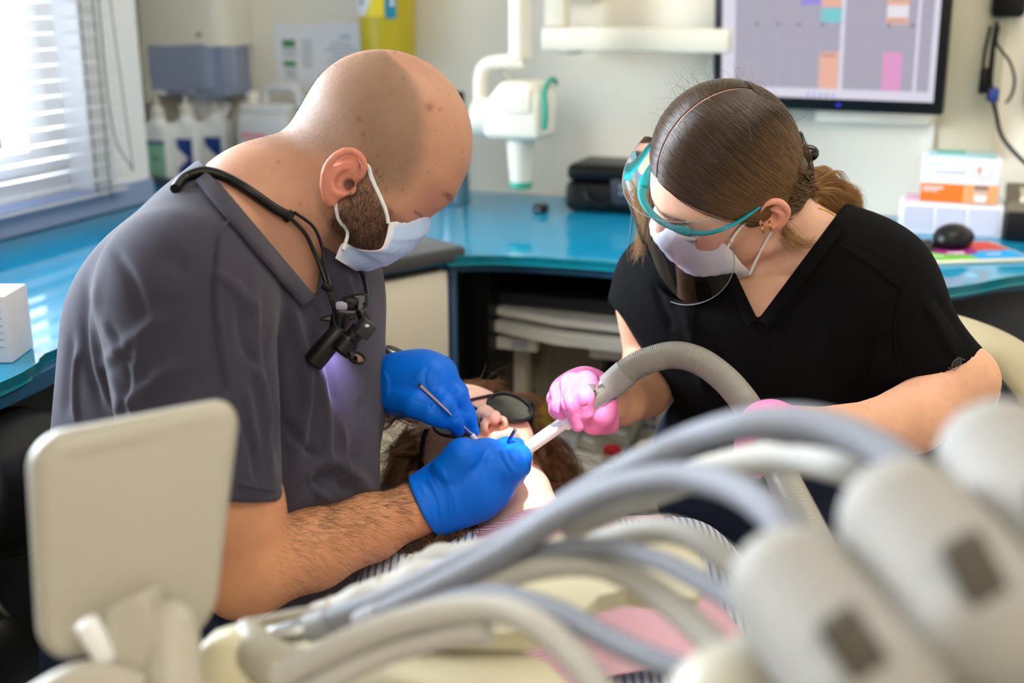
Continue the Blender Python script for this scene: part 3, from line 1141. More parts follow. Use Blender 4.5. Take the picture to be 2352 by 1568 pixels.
def pump_bottle(name, label, loc, w, d, h, style):
    t = thing(name, label, 'bottle', loc, YAW + 0.05, 'pump bottles by the window')
    obj('body', box(w, d, h, (0, 0, h / 2), 0.013, 4), m_bottle, t, 60)
    obj('shoulder', lathe([(0.026, h - 0.004), (0.019, h + 0.008), (0.015, h + 0.016)], 24), m_bottle, t)
    obj('pump_collar', lathe([(0.0165, h + 0.010), (0.0165, h + 0.034), (0.012, h + 0.040), (0.006, h + 0.043)], 24), m_white, t)
    obj('pump_head', join(cyl(0.0045, 0.03, 12, (0, 0, h + 0.038)), box(0.016, 0.014, 0.010, (0, 0, h + 0.07), 0.003), tube([(0, 0, h + 0.072), (0.016, -0.004, h + 0.073), (0.028, -0.006, h + 0.068)], 0.0042, 10)), m_white, t)
    y = -d / 2 - 0.0006
    if style == 'green':
        obj('label', box(w * 0.62, 0.001, h * 0.66, (0.004, y, h * 0.36)), m_lgreen, t, 0)
        obj('label_band', box(w * 0.62, 0.0012, h * 0.055, (0.004, y - 0.0002, h * 0.70)), m_lblue, t, 0)
        obj('label_print', join(box(0.014, 0.0012, 0.004, (0.002, y - 0.0003, h * 0.45)), box(0.022, 0.0012, 0.002, (0.002, y - 0.0003, h * 0.40)), *[box(0.026, 0.0012, 0.0014, (0.002, y - 0.0003, h * 0.16 - 0.004 * i)) for i in range(4)]), mat('dark_green_print', (60, 110, 90), 0.6), t, 0)
    else:
        obj('label', box(w * 0.66, 0.001, h * 0.70, (0.003, y, h * 0.38)), m_paper, t, 0)
        x0, x1, zb, zt = -w * 0.30, w * 0.335, h * 0.06, h * 0.72
        zm = (zb + zt) / 2
        tri = [(x0, zt), (x1, zt), (x1, zb), (x0, zb), (x0, zb + 0.018), (x0 + w * 0.46, zm), (x0, zt - 0.018)]
        obj('blue_print', xf(prism(tri, 0, 0.0004), Matrix.Translation((0, y - 0.0006, 0)) @ Matrix.Rotation(PI / 2, 4, 'X')), m_lblue, t, 0)
        obj('label_print', box(0.016, 0.0012, 0.003, (x0 + 0.012, y - 0.0004, zm)), m_ink, t, 0)
    return t


def on_top(px, py):
    g = G(px, py, ZT)
    return np.array([g[0], g[1], ZT])


pump_bottle('pump_bottle', 'pump bottle with a mint green label nearest the blind', P(368, 330, 2.86) * [1, 1, 0] + [0, 0, ZT], 0.075, 0.05, 0.142, 'green')
pump_bottle('pump_bottle', 'middle pump bottle with a blue and white arrow label', P(434, 330, 2.88) * [1, 1, 0] + [0, 0, ZT + 0.004], 0.072, 0.05, 0.142, 'blue')
pump_bottle('pump_bottle', 'pump bottle with a blue arrow label beside the jerrycan', P(500, 330, 2.90) * [1, 1, 0] + [0, 0, ZT + 0.006], 0.072, 0.05, 0.142, 'blue')
bh = thing('bottle_tray', 'dark grey tray block under the pump bottles by the pier', 'tray', P(430, 440, 2.84) * [1, 1, 0] + [0, 0, ZT], YAW)
obj('tray_body', box(0.235, 0.10, 0.006, (0.015, 0.03, 0.0)), mat('slate_plastic', (70, 84, 104), 0.5), bh)
obj('tray_wall', join(box(0.235, 0.006, 0.03, (0.015, -0.022, 0.006)), box(0.006, 0.10, 0.034, (-0.104, 0.03, 0.008))), mat('slate_plastic', (70, 84, 104), 0.5), bh)

m_can = mat('milky_jerrycan', (206, 206, 206), 0.4)
jc_ = thing('jerrycan', 'milky white jerrycan with pink label print behind the seated dentist', 'jerrycan', RP(-0.555, 0.10, ZT), YAW)
obj('body', box(0.140, 0.12, 0.175, (0, 0, 0.0875), 0.02, 4), m_can, jc_, 60)
obj('shoulder', xf(box(0.13, 0.10, 0.03, (0, 0, 0.18), 0.012, 3), Matrix.Identity(4)), m_can, jc_, 60)
obj('handle', tube([(-0.018, 0, 0.185), (-0.014, 0, 0.222), (0.012, 0, 0.230), (0.055, 0, 0.228), (0.07, 0, 0.215), (0.072, 0, 0.185)], 0.011, 14), m_can, jc_)
obj('cap', cyl(0.017, 0.026, 24, (-0.048, 0, 0.192), 0.003), m_white, jc_)
for q in ((0.065, 0.009, -0.02, 0.125), (0.04, 0.003, -0.03, 0.112), (0.02, 0.014, -0.035, 0.07)):
    obj('pink_print', box(q[0], 0.001, q[1], (q[2], -0.0606, q[3])), mat('pink_print', (226, 130, 150), 0.6), jc_, 0)

fl = thing('steel_flask', 'tall brushed steel flask with a black lid behind the bald head', 'flask', on_top(1044, 466), YAW)
obj('body', lathe([(0.033, 0), (0.034, 0.003), (0.034, 0.185), (0.030, 0.205), (0.024, 0.215)], 36), m_steel, fl)
obj('lid', lathe([(0.024, 0.213), (0.024, 0.235), (0.021, 0.238)], 28), m_black, fl)

cbx = thing('cash_box', 'black lidded lock box with a keypad standing on the blue worktop', 'box', RP(0.285, 0.115, ZT), YAW)
obj('body', box(0.20, 0.15, 0.062, (0, 0, 0.033), 0.014, 3), m_black, cbx, 60)
obj('lid', box(0.196, 0.148, 0.036, (0, 0, 0.082), 0.014, 3), m_black, cbx, 60)
obj('keypad', box(0.045, 0.004, 0.052, (0.025, -0.0765, 0.048), 0.002), mat('dark_slate', (44, 50, 62), 0.4), cbx)
obj('keypad_mark', join(*[box(0.005, 0.001, 0.005, (0.022 + 0.010 * i, -0.0792, 0.046 + 0.014 * j)) for i in (0, 1) for j in (0, 1)]), m_ink, cbx, 0)
obj('latch_handle', tube([(-0.055, -0.078, 0.05), (-0.045, -0.086, 0.03), (-0.015, -0.086, 0.022), (0.0, -0.078, 0.03)], 0.004, 8), m_black, cbx)
sc_ = thing('small_black_cap', 'little round black knob lying on the blue worktop below the x-ray cone', 'cap', on_top(1242, 487), YAW)
obj('cap_body', lathe([(0.014, 0), (0.016, 0.002), (0.016, 0.013), (0.013, 0.017)], 24), m_black, sc_)
obj('cap_mark', box(0.006, 0.001, 0.004, (0, -0.0162, 0.008)), m_ink, sc_, 0)

# boxes, telephone unit, mouse, mat, keyboard on the right
bx = thing('glove_box', 'long white and pale grey carton lying flat under the orange box', 'box', RP(0.945, 0.135, ZT), YAW)
obj('carton', box(0.185, 0.10, 0.060, (0, 0, 0.030), 0.002), mat('white_carton', (226, 226, 232), 0.6), bx)
obj('grey_panel', join(*[box(0.052, 0.001, 0.046, (-0.058 + 0.058 * i, -0.0506, 0.030)) for i in range(3)]), mat('lilac_grey_print', (196, 196, 212), 0.6), bx, 0)
obj('pink_panel', box(0.08, 0.09, 0.001, (-0.045, 0, 0.0606)), mat('pink_carton_print', (226, 176, 196), 0.6), bx, 0)
b2 = thing('mask_box', 'white and orange carton with a masked face print standing on the grey carton', 'box', RP(0.955, 0.147, ZT + 0.0612), YAW)
obj('carton', box(0.15, 0.075, 0.092, (0, 0, 0.046), 0.002), mat('white_carton', (226, 226, 232), 0.6), b2)
obj('orange_panel', box(0.149, 0.001, 0.038, (0, -0.0381, 0.020)), mat('orange_print', (222, 112, 28), 0.6), b2, 0)
obj('peach_panel', box(0.065, 0.001, 0.037, (0.041, -0.0385, 0.020)), mat('peach_print', (228, 156, 100), 0.6), b2, 0)
face_ = obj('face_print', xf(prism([(0.014 * math.cos(t), 0.017 * math.sin(t)) for t in np.linspace(0, 2 * PI, 20, endpoint=False)], 0, 0.0004), Matrix.Translation((0.042, -0.0389, 0.02)) @ Matrix.Rotation(PI / 2, 4, 'X')), mat('skin_print', (206, 166, 140), 0.6), b2, 0)
obj('cap_print', box(0.026, 0.0006, 0.008, (0.042, -0.0396, 0.034)), mat('grey_cap_print', (110, 104, 104), 0.6), face_, 0)
obj('mask_print', box(0.022, 0.0006, 0.012, (0.042, -0.0396, 0.012)), m_paper, face_, 0)
obj('ring_print', xf(lathe([(0.0125, 0), (0.0137, 0), (0.0137, 0.0005), (0.0125, 0.0005)], 28, cap=False), Matrix.Translation((0.045, -0.0378, 0.066)) @ Matrix.Rotation(PI / 2, 4, 'X')), m_ink, b2, 0)
obj('orange_mark', box(0.005, 0.001, 0.012, (0.035, -0.0384, 0.069)), MATS['orange_print'], b2, 0)
obj('text_print', join(box(0.006, 0.001, 0.006, (-0.062, -0.0384, 0.08)), box(0.022, 0.001, 0.004, (-0.045, -0.0384, 0.08)), box(0.06, 0.001, 0.005, (-0.02, -0.0384, 0.063))), m_ink, b2, 0)
obj('white_print', join(box(0.04, 0.0006, 0.003, (-0.05, -0.0389, 0.03)), box(0.03, 0.0006, 0.002, (-0.055, -0.0389, 0.024))), m_paper, b2, 0)
b2.scale = (0.92, 0.9, 0.92)
b2f = thing('blister_pack', 'flat clear and teal packet lying on top of the orange box', 'packet', RP(0.955, 0.147, ZT + 0.0612 + 0.0850), YAW)
obj('packet_body', box(0.12, 0.06, 0.006, (0, 0, 0.003), 0.002), mat('pale_teal_packet', (150, 190, 196), 0.3), b2f)
obj('packet_label', box(0.05, 0.03, 0.001, (-0.02, 0, 0.0066)), m_teal, b2f, 0)

ph = thing('label_printer', 'black desk unit with beige keys behind the mask box', 'printer', RP(1.125, 0.135, ZT), YAW)
obj('body', box(0.17, 0.15, 0.055, (0, 0, 0.0275), 0.006), m_black, ph)
obj('key_deck', xf(box(0.17, 0.14, 0.02, (0, 0, 0), 0.005), Matrix.Translation((0, 0, 0.066)) @ Matrix.Rotation(0.22, 4, 'X')), mat('taupe_deck', (104, 94, 80), 0.5), ph)
kd = xf(join(*[box(0.014, 0.012, 0.006, (-0.055 + 0.018 * i, -0.03 + 0.018 * j, 0.012), 0.002) for i in range(6) for j in range(4)]), Matrix.Translation((0, 0, 0.066)) @ Matrix.Rotation(0.22, 4, 'X'))
k_ = obj('key', kd, mat('ivory_key', (206, 200, 178), 0.5), ph)
k_['kind'] = 'stuff'

mp = thing('mouse_mat', 'bright multicolour printed mouse mat at the worktop edge', 'mouse mat', on_top(2206, 584), YAW + math.radians(28))
mw, mh = 0.185, 0.15
obj('mat_base', box(mw + 0.012, mh, 0.005, (0, 0, 0.0025), 0.001), mat('cream_foam', (222, 216, 196), 0.7), mp)
ztop = 0.0052


def mpatch(name, poly, m):
    return obj(name, prism(poly, ztop, ztop + 0.0005), m, mp, 0)


mpatch('yellow_print', [(-mw / 2, 0.0), (-0.01, 0.0), (-0.01, mh / 2), (-mw / 2, mh / 2)], mat('mat_yellow', (232, 178, 30), 0.6))
mpatch('red_print', [(-0.01, 0.0), (mw / 2, 0.0), (mw / 2, mh / 2), (-0.01, mh / 2)], mat('mat_red', (220, 78, 64), 0.6))
mpatch('green_print', [(-mw / 2, -mh / 2 + 0.012), (0.0, -mh / 2 + 0.012), (0.0, 0.0), (-mw / 2, 0.0)], mat('mat_green', (104, 180, 52), 0.6))
mpatch('blue_print', [(0.0, -mh / 2 + 0.012), (mw / 2, -mh / 2 + 0.012), (mw / 2, 0.0), (0.0, 0.0)], mat('mat_blue', (0, 150, 214), 0.6))
obj('purple_print', prism([(-0.012 + 0.042 * math.cos(t), 0.005 + 0.036 * math.sin(t)) for t in np.linspace(0, 2 * PI, 28, endpoint=False)], ztop + 0.0005, ztop + 0.001), mat('mat_purple', (150, 30, 120), 0.6), mp, 0)
o = obj('white_print', join(box(0.03, 0.006, 0.0004, (-0.018, -0.014, ztop + 0.0013)), box(0.022, 0.004, 0.0004, (-0.014, -0.022, ztop + 0.0013)), box(0.026, 0.004, 0.0004, (0.045, -0.03, ztop + 0.0008)), box(0.02, 0.004, 0.0004, (-0.06, -0.034, ztop + 0.0008))), m_paper, mp, 0)
ms_p = on_top(2190, 572)
ms = thing('computer_mouse', 'black wireless mouse resting on the multicolour mat', 'mouse', (ms_p[0], ms_p[1], ZT + 0.0068), YAW + math.radians(70))
s = SDF()
s.el((0, 0, 0.014), (0.05, 0.031, 0.022), k=0.01).el((-0.014, 0, 0.016), (0.034, 0.030, 0.024), k=0.012)
s.cut((0, 0, 0.0), (0, 0, -1), 0.003)
v, f = s.build(0.0025)
obj('body', (v, f), m_black, ms, 180)
obj('wheel', rot(mv(cyl(0.006, 0.006, 16), 0, 0, -0.003), PI / 2, 'X'), m_dgrey, ms)
ms.children[-1].location = (0.028, 0, 0.0285)
obj('logo_print', box(0.004, 0.016, 0.001, (-0.046, 0, 0.022)), m_ink, ms, 0)
kb = thing('keyboard', 'dark keyboard lying beside the multicolour mat', 'keyboard', on_top(2060, 567) + [0, 0, 0], YAW + math.radians(-14))
obj('keyboard_base', box(0.30, 0.10, 0.009, (-0.08, 0, 0.0045), 0.002), mat('keyboard_grey', (64, 62, 62), 0.5), kb)
kk = join(*[box(0.014, 0.014, 0.004, (-0.215 + 0.0172 * i, -0.036 + 0.0172 * j, 0.0105), 0.001) for i in range(17) for j in range(5)])
o = obj('key', kk, m_black, kb)
o['kind'] = 'stuff'
obj('white_strip', box(0.30, 0.004, 0.006, (-0.08, -0.051, 0.004)), m_white, kb, 0)
er = thing('cream_block', 'small cream rubber block lying on the worktop behind the keyboard', 'block', on_top(2050, 548), YAW)
obj('block_body', box(0.03, 0.02, 0.012, (0, 0, 0.006), 0.002), mat('cream_foam', (222, 216, 196), 0.7), er)
lc = thing('left_carton', 'white carton with grey print at the left end of the window worktop', 'box', on_top(-36, 815), YAW + 0.35)
obj('carton', box(0.10, 0.07, 0.085, (0, 0, 0.0425), 0.002), mat('white_carton', (226, 226, 232), 0.6), lc)
obj('text_print', join(*[box(0.03, 0.001, 0.002, (0.028, -0.0355, 0.066 - 0.009 * i)) for i in range(6)]), m_ink, lc, 0)

# =================================================================== IN THE BAY: pull-out tray, devices
ZB = 0.48


def on_shelf(px, py):
    g = G(px, py, ZB)
    return np.array([g[0], g[1], ZB + 0.0005])


tr = thing('trolley', 'white treatment trolley with pale ledge standing in the open bay', 'trolley', RP(0.42, 0.42, 0), YAW)
obj('upper_tray', join(prism([(-0.25, 0.16), (0.36, 0.16), (0.36, -0.10), (0.28, -0.15), (0.10, -0.175), (-0.12, -0.165), (-0.25, -0.13)], 0.722, 0.735)), m_white, tr)
obj('lower_tray', prism([(-0.25, 0.16), (0.36, 0.16), (0.36, -0.12), (0.28, -0.17), (0.10, -0.195), (-0.12, -0.185), (-0.25, -0.14)], 0.692, 0.711), m_white, tr)
obj('rail', box(0.085, 0.02, 0.022, (-0.215, -0.12, 0.668)), m_white, tr, 0)
obj('rail', box(0.26, 0.02, 0.022, (0.06, -0.12, 0.668)), m_white, tr, 0)
obj('rail_mark', box(0.03, 0.002, 0.014, (-0.205, -0.132, 0.668)), m_ink, tr, 0)
obj('post', box(0.018, 0.03, 0.72, (-0.278, -0.05, 0.36)), m_steel, tr, 0)
obj('inner_post', box(0.03, 0.03, 0.62, (-0.240, -0.02, 0.34)), m_cream, tr, 0)
obj('base_shelf', box(0.64, 0.42, 0.03, (0.06, 0.0, ZB - 0.015), 0.004), m_white, tr)
obj('front_ledge', box(0.66, 0.05, 0.03, (0.06, -0.24, ZB - 0.04), 0.008), m_cream, tr)
for x in (-0.2, 0.3):
    for y in (-0.15, 0.18):
        obj('caster', mv(rot(cyl(0.03, 0.02, 20), PI / 2, 'X'), x, y, 0.03), m_black, tr)
m_dev = mat('grey_beige_device', (158, 152, 134), 0.45)
dv_ = thing('autoclave_cassette', 'tall grey beige device with a moulded handle leaning inside the trolley', 'device', on_shelf(1290, 952), YAW)
lean = Matrix.Rotation(math.radians(-8), 4, 'X') @ Matrix.Rotation(math.radians(6), 4, 'Y')
obj('device_body', xf(box(0.15, 0.06, 0.235, (0, 0, 0.118), 0.01), lean), m_dev, dv_)
obj('handle_recess', xf(join(tube([(-0.035, -0.032, 0.05), (-0.035, -0.032, 0.14), (-0.02, -0.032, 0.175), (0.01, -0.032, 0.188), (0.04, -0.032, 0.175), (0.055, -0.032, 0.14), (0.055, -0.032, 0.05)], 0.006, 10)), lean), m_dev, dv_)
o = obj('side_label', xf(join(*[box(0.006, 0.002, 0.014, (-0.058, -0.031, 0.10 + 0.018 * i)) for i in range(5)]), lean), m_dgrey, dv_)
o['kind'] = 'stuff'
obj('side_knob', xf(mv(rot(cyl(0.008, 0.003, 16), PI / 2, 'X'), -0.058, -0.030, 0.04), lean), m_dgrey, dv_)
dv2 = thing('small_device', 'short beige device standing left of the tall handled one', 'device', on_shelf(1192, 955), YAW)
obj('device_body', box(0.045, 0.05, 0.12, (0, 0, 0.06), 0.006), m_dev, dv2)
obj('device_top', box(0.040, 0.045, 0.01, (0, 0, 0.124), 0.003), m_dgrey, dv2)
gd = thing('scaler_unit', 'cream control unit with a green display and blue buttons', 'device', on_shelf(1490, 1000), YAW)
obj('unit_body', box(0.085, 0.08, 0.12, (0, 0, 0.06), 0.006), m_white, gd)
obj('display', box(0.032, 0.002, 0.014, (0.0, -0.0412, 0.094)), mat('dark_display', (16, 24, 16), 0.2), gd, 0)
obj('display_digits', box(0.012, 0.001, 0.010, (0.006, -0.0426, 0.094)), mat('green_digits', (0, 0, 0), 0.3, emit=((40, 220, 60), 1.0)), gd, 0)
for i in range(4):
    for j in range(3):
        obj('button', box(0.009, 0.002, 0.008, (-0.024 + 0.014 * i, -0.0412, 0.066 - 0.016 * j)), mat('blue_button', (96, 130, 170), 0.5), gd, 0)
m_cltray = mat('clear_tray', (182, 182, 164), 0.15, spec=0.6)
ct_ = thing('divided_tray', 'clear plastic tray with compartments propped on the trolley', 'tray', on_shelf(1388, 1030), YAW)
tl = Matrix.Translation((0, 0, 0.02)) @ Matrix.Rotation(math.radians(40), 4, 'X') @ Matrix.Rotation(-0.25, 4, 'Z')
obj('tray_base', xf(box(0.10, 0.14, 0.004, (0, 0, 0), 0.001), tl), m_cltray, ct_)
obj('tray_wall', xf(join(box(0.10, 0.003, 0.012, (0, 0.07, 0.006)), box(0.10, 0.003, 0.012, (0, -0.07, 0.006)), box(0.003, 0.14, 0.012, (0.05, 0, 0.006)), box(0.003, 0.14, 0.012, (-0.05, 0, 0.006)), box(0.003, 0.14, 0.010, (0.0, 0, 0.005)), *[box(0.10, 0.003, 0.010, (0, -0.035 + 0.035 * i, 0.005)) for i in range(3)]), tl), m_cltray, ct_)
for x in (-0.025, 0.025):
    for y in (-0.05, -0.018, 0.018, 0.05):
        obj('tray_content', xf(box(0.026, 0.008, 0.004, (x, y, 0.004), 0.001), tl), m_paper, ct_)
yj = thing('yellow_tub', 'small yellow lidded tub beside the sunglasses on the trolley', 'tub', on_shelf(1258, 985), YAW)
obj('tub_body', lathe([(0.020, 0), (0.024, 0.045)], 24), mat('yellow_tub', (206, 170, 20), 0.4), yj)
obj('tub_lid', lathe([(0.0255, 0.045), (0.0255, 0.055), (0.022, 0.058)], 24), mat('yellow_tub', (206, 170, 20), 0.4), yj)
bb = thing('white_block_box', 'pale box with blue window lying below the yellow tub', 'box', on_shelf(1290, 1022), YAW)
obj('carton', box(0.07, 0.05, 0.03, (0, 0, 0.015), 0.003), mat('pale_grey_box', (190, 194, 196), 0.4), bb)
obj('blue_print', box(0.05, 0.001, 0.012, (0, -0.0256, 0.016)), mat('ice_blue', (140, 170, 196), 0.5), bb, 0)
rd = thing('red_cap_pot', 'small clear pot with a red cap on the trolley edge', 'pot', on_shelf(1405, 1066), YAW)
obj('pot_body', lathe([(0.015, 0), (0.017, 0.022)], 20), m_cltray, rd)
obj('pot_cap', lathe([(0.0165, 0.022), (0.0165, 0.032)], 20), mat('red_cap', (180, 30, 40), 0.4), rd)
wb = thing('cream_card_box', 'small cream card box at the trolley end by the black trousers', 'box', on_shelf(1492, 1072), YAW)
obj('carton', box(0.045, 0.03, 0.045, (0, 0, 0.0225), 0.002), mat('cream_card', (214, 196, 160), 0.6), wb)

# =================================================================== PEOPLE: shared
def L3(c):
    return np.array(lin(c))


def frame_cam(fwd, up):
    """Head axes (columns x fwd, y left, z up) from camera-frame directions (right, up, towards the camera)."""
    f = V3(*fwd)
    f = f / np.linalg.norm(f)
    u = V3(*up)
    u = u - f * (u @ f)
    u /= np.linalg.norm(u)
    return np.stack([f, np.cross(u, f), u], 1)


def head_solid(s, dims, ear=1.0, eyes=True):
    """Adds a head to SDF s (head frame: x forward, y left, z up, origin between the ears)."""
    cr, jaw, w = dims['cranium'], dims['chin'], dims['w']
    s.el(cr[0], cr[1], 0.02)
    s.el((0.026, 0, 0.042), (dims['fore'] - 0.026, 0.064 * w, 0.066), 0.03)
    fx = dims.get('face_x', 0.0)
    s.rc((0.042 + fx, 0, 0.012), (jaw[0] - 0.022, 0, jaw[1] + 0.024), 0.056 * w, 0.034 * w, 0.03)
    s.el((0.058 + fx, 0.040 * w, -0.006), (0.030, 0.022, 0.024), 0.03).el((0.058 + fx, -0.040 * w, -0.006), (0.030, 0.022, 0.024), 0.03)
    s.el((jaw[0], 0, jaw[1] + 0.012), (0.020, 0.022, 0.016), 0.025)
    for g in (1, -1):
        s.rc((0.008, g * 0.056 * w, jaw[1] * 0.55), (jaw[0] - 0.012, g * 0.018, jaw[1] + 0.012), 0.017, 0.016, 0.03)
        s.rc((dims['brow'][0] - 0.004, g * 0.012, dims['brow'][1]), (dims['brow'][0] - 0.018, g * 0.044, dims['brow'][1] - 0.002), 0.011, 0.010, 0.02)
    ez = dims['eye'][1]
    for g in (1, -1):
        if not eyes:
            break
        s.el((dims['eye'][0] + 0.019, g * 0.033, ez), (0.012, 0.017, 0.012), 0.016, 's')
        pass
    for g in (1, -1):
        s.el((dims['eye'][0] - 0.002, g * 0.032, ez), (0.0155, 0.017, 0.0135), 0.004)
        s.rc((dims['eye'][0] + 0.0115, g * 0.021, ez - 0.006), (dims['eye'][0] + 0.006, g * 0.046, ez - 0.0055), 0.0020, 0.0018, 0.003)
    nb, nt = dims['nose']
    s.chain([nb, ((nb[0] + nt[0]) / 2 + 0.001, 0, (nb[2] + nt[2]) / 2), nt], list(dims.get('nose_r', (0.0085, 0.0095, 0.0115))), 0.012)
    for g in (1, -1):
        s.el((nt[0] - 0.012, g * 0.0125, nt[2] - 0.002), (0.011, 0.0065, 0.0085), 0.005)
        s.el((nt[0] - 0.0085, g * 0.0072, nt[2] - 0.0105), (0.0058, 0.0036, 0.0085), 0.002, 's')
    ez2, ex2 = dims.get('ear_z', 0.0), dims.get('ear_x', 0.0)
    for g in (1, -1):
        yw = dims['ear_y']

        def e(x, y, z):
            return (x * ear + ex2, g * (yw + (y - 0.078) * 1.05), z * ear + ez2)
        E = SDF(s.R, s.o)
        E.el(e(-0.004, 0.0795, 0.004), (0.0175 * ear, 0.0045, 0.026 * ear), 0.004)
        hx = spline([e(0.008, 0.0815, 0.004), e(0.0135, 0.0815, 0.014), e(0.011, 0.084, 0.026), e(0.0, 0.087, 0.0325), e(-0.012, 0.090, 0.029), e(-0.0195, 0.092, 0.016), e(-0.0205, 0.091, 0.0), e(-0.0145, 0.087, -0.014), e(-0.006, 0.083, -0.023)], 26)
        E.chain(list(hx), list(np.interp(np.linspace(0, 1, 26), [0, 0.2, 0.5, 0.8, 1], [0.0028, 0.0033, 0.0037, 0.0036, 0.0048])), 0.002)
        E.el(e(-0.001, 0.081, -0.0245), (0.0080 * ear, 0.0046, 0.0075 * ear), 0.005)
        ah = spline([e(-0.004, 0.0840, 0.014), e(-0.011, 0.0865, 0.004), e(-0.0095, 0.0855, -0.008), e(-0.001, 0.0835, -0.0145), e(0.007, 0.0825, -0.011)], 16)
        E.chain(list(ah), [0.0026] * 16, 0.006)
        E.el(e(0.0135, 0.0815, -0.003), (0.0042, 0.0045, 0.0065), 0.003)
        E.el(e(0.003, 0.087, 0.001), (0.0088 * ear, 0.0075, 0.0115 * ear), 0.006, 's')
        E.el(e(0.007, 0.082, 0.0), (0.0050, 0.010, 0.0055), 0.002, 's')
        s.sub(E, 0.004)
    return s


def local(v, R, o):
    return (v - o) @ R


def onto(pts, v, n, off):
    out = []
    for p in np.asarray(pts):
        i = np.argmin(((v - p) ** 2).sum(1))
        out.append(v[i] + n[i] * off)
    return np.array(out)


def world(pts, R, o):
    return np.asarray(pts, float) @ R.T + o


def mask_geo(R, o, mid, side, nu=41, nv=33, pleat=0.0016, power=2.0, thick=0.0012, zpow=1.6):
    """Pleated surgical mask: midline profile [(x, z)], side edge [(x, y, z)] in the head frame."""
    M = spline([(x, 0, z) for x, z in mid], nv)
    S = spline(side, nv)
    rows, cols = [], []
    for i in range(nv):
        v = i / (nv - 1)
        row = []
        for j in range(nu):
            u = 2 * j / (nu - 1) - 1
            a = abs(u)
            g = 1 if u > 0 else -1
            x = S[i, 0] + (M[i, 0] - S[i, 0]) * (1 - a ** power)
            z = S[i, 2] + (M[i, 2] - S[i, 2]) * (1 - a ** zpow)
            y = g * abs(S[i, 1]) * a ** 0.82
            ph = (v * 4.2) % 1.0
            b = pleat * (ph if 0.12 < v < 0.9 else 0.2) * (1 - a ** 6)
            nrm = np.array([1 - 0.6 * a, g * 0.8 * a, 0.0])
            nrm /= np.linalg.norm(nrm)
            p = np.array([x, y, z]) + nrm * (b + 0.0006 * math.sin(40 * u + 9 * v))
            row.append(p)
            edge = max(1 - min(v, 1 - v) / 0.07, 0, (a - 0.90) / 0.03)
            cols.append(min(max(edge, 0), 1))
        rows.append(row)
    g3 = np.array(rows)
    inner = g3.copy()
    inner[:, :, 0] -= thick
    v, f = grid_geo(g3)
    n = len(v)
    vi, fi = grid_geo(inner)
    f2 = list(f) + [[k + n for k in q[::-1]] for q in fi]
    R_, C_ = g3.shape[:2]
    ring = [j for j in range(C_)] + [i * C_ + C_ - 1 for i in range(1, R_)] + [(R_ - 1) * C_ + j for j in range(C_ - 2, -1, -1)] + [i * C_ for i in range(R_ - 2, 0, -1)]
    for k in range(len(ring)):
        a, b = ring[k], ring[(k + 1) % len(ring)]
        f2.append([b, a, a + n, b + n])
    V = world(np.array(list(v) + list(vi)), R, o)
    return ([tuple(x) for x in V], f2), np.array(cols + cols)


m_skin = mat('skin', (210, 160, 130), 0.5, sss=0.12, attr=True, noise=(90, 0.05), bump=(900, 0.10, 0.0006), spec=0.32)
m_mask = mat('mask_fabric', (200, 214, 236), 0.85, attr=True, bump=(1500, 0.06, 0.0005), spec=0.2)
m_loop = mat('white_elastic', (236, 236, 236), 0.8, bump=(2500, 0.2, 0.0006))
m_gblue = mat('blue_nitrile', (0, 104, 218), 0.45, bump=(120, 0.16, 0.002), spec=0.22)
m_gpink = mat('pink_nitrile', (244, 134, 192), 0.42, bump=(120, 0.16, 0.002), spec=0.4)
m_scrub = mat('grey_scrub_cotton', (58, 55, 67), 0.9, noise=(500, 0.06), bump=(900, 0.22, 0.0008), spec=0.15, sheen=0.12)
m_black_scrub = mat('black_scrub_cotton', (10, 9, 11), 0.9, noise=(500, 0.1), bump=(900, 0.22, 0.0008), spec=0.1)
m_navy_cloth = mat('navy_trouser_cotton', (36, 42, 62), 0.9, bump=(700, 0.2, 0.0008), spec=0.15)
m_hair_dark = mat('dark_body_hair', (52, 36, 26), 0.5)
m_lash = mat('dark_lash', (24, 16, 12), 0.5)

# =================================================================== DENTIST
HD_R = frame_cam((0.845, -0.528, -0.07), (0.53, 0.848, 0.02))
HD_O = P(813, 410, 1.303)
dims_d = dict(cranium=((0.005, 0, 0.060), (0.094, 0.078, 0.088)), chin=(0.056, -0.056), w=1.0, fore=0.088, face_x=-0.016, brow=(0.085, 0.042), eye=(0.056, 0.005),
              nose=((0.071, 0, 0.022), (0.074, 0, 0.000)), ear_y=0.078, ear_z=-0.010, ear_x=0.001)


def to_d(p):
    return HD_R.T @ (p - HD_O)


s = SDF(HD_R, HD_O)
head_solid(s, dims_d, 0.95, eyes=False)
# neck, nape, trapezius, upper chest
s.rc(to_d(P(755, 385, 1.31)), to_d(P(600, 495, 1.30)), 0.058, 0.064, 0.03)
s.rc(to_d(P(600, 480, 1.31)), to_d(P(450, 560, 1.19)), 0.058, 0.052, 0.04)
s.rc(to_d(P(600, 490, 1.32)), to_d(P(560, 600, 1.46)), 0.058, 0.05, 0.04)
s.rc(to_d(P(620, 520, 1.30)), to_d(P(600, 720, 1.32)), 0.064, 0.10, 0.04)
v, f = s.build(0.0021, smooth=2)
HDV, HDF, HDN = v, f, normals(v, f)
q = local(v, HD_R, HD_O)
skin_d = L3((182, 133, 108))
col = np.tile(skin_d, (len(v), 1))
# warm flush on the ears and cheek
earm = sstep(0.074, 0.084, np.abs(q[:, 1])) * sstep(0.05, 0.035, np.hypot(q[:, 0] + 0.003, q[:, 2] + 0.010))
col = mix(col, L3((214, 128, 108)), 0.65 * earm)
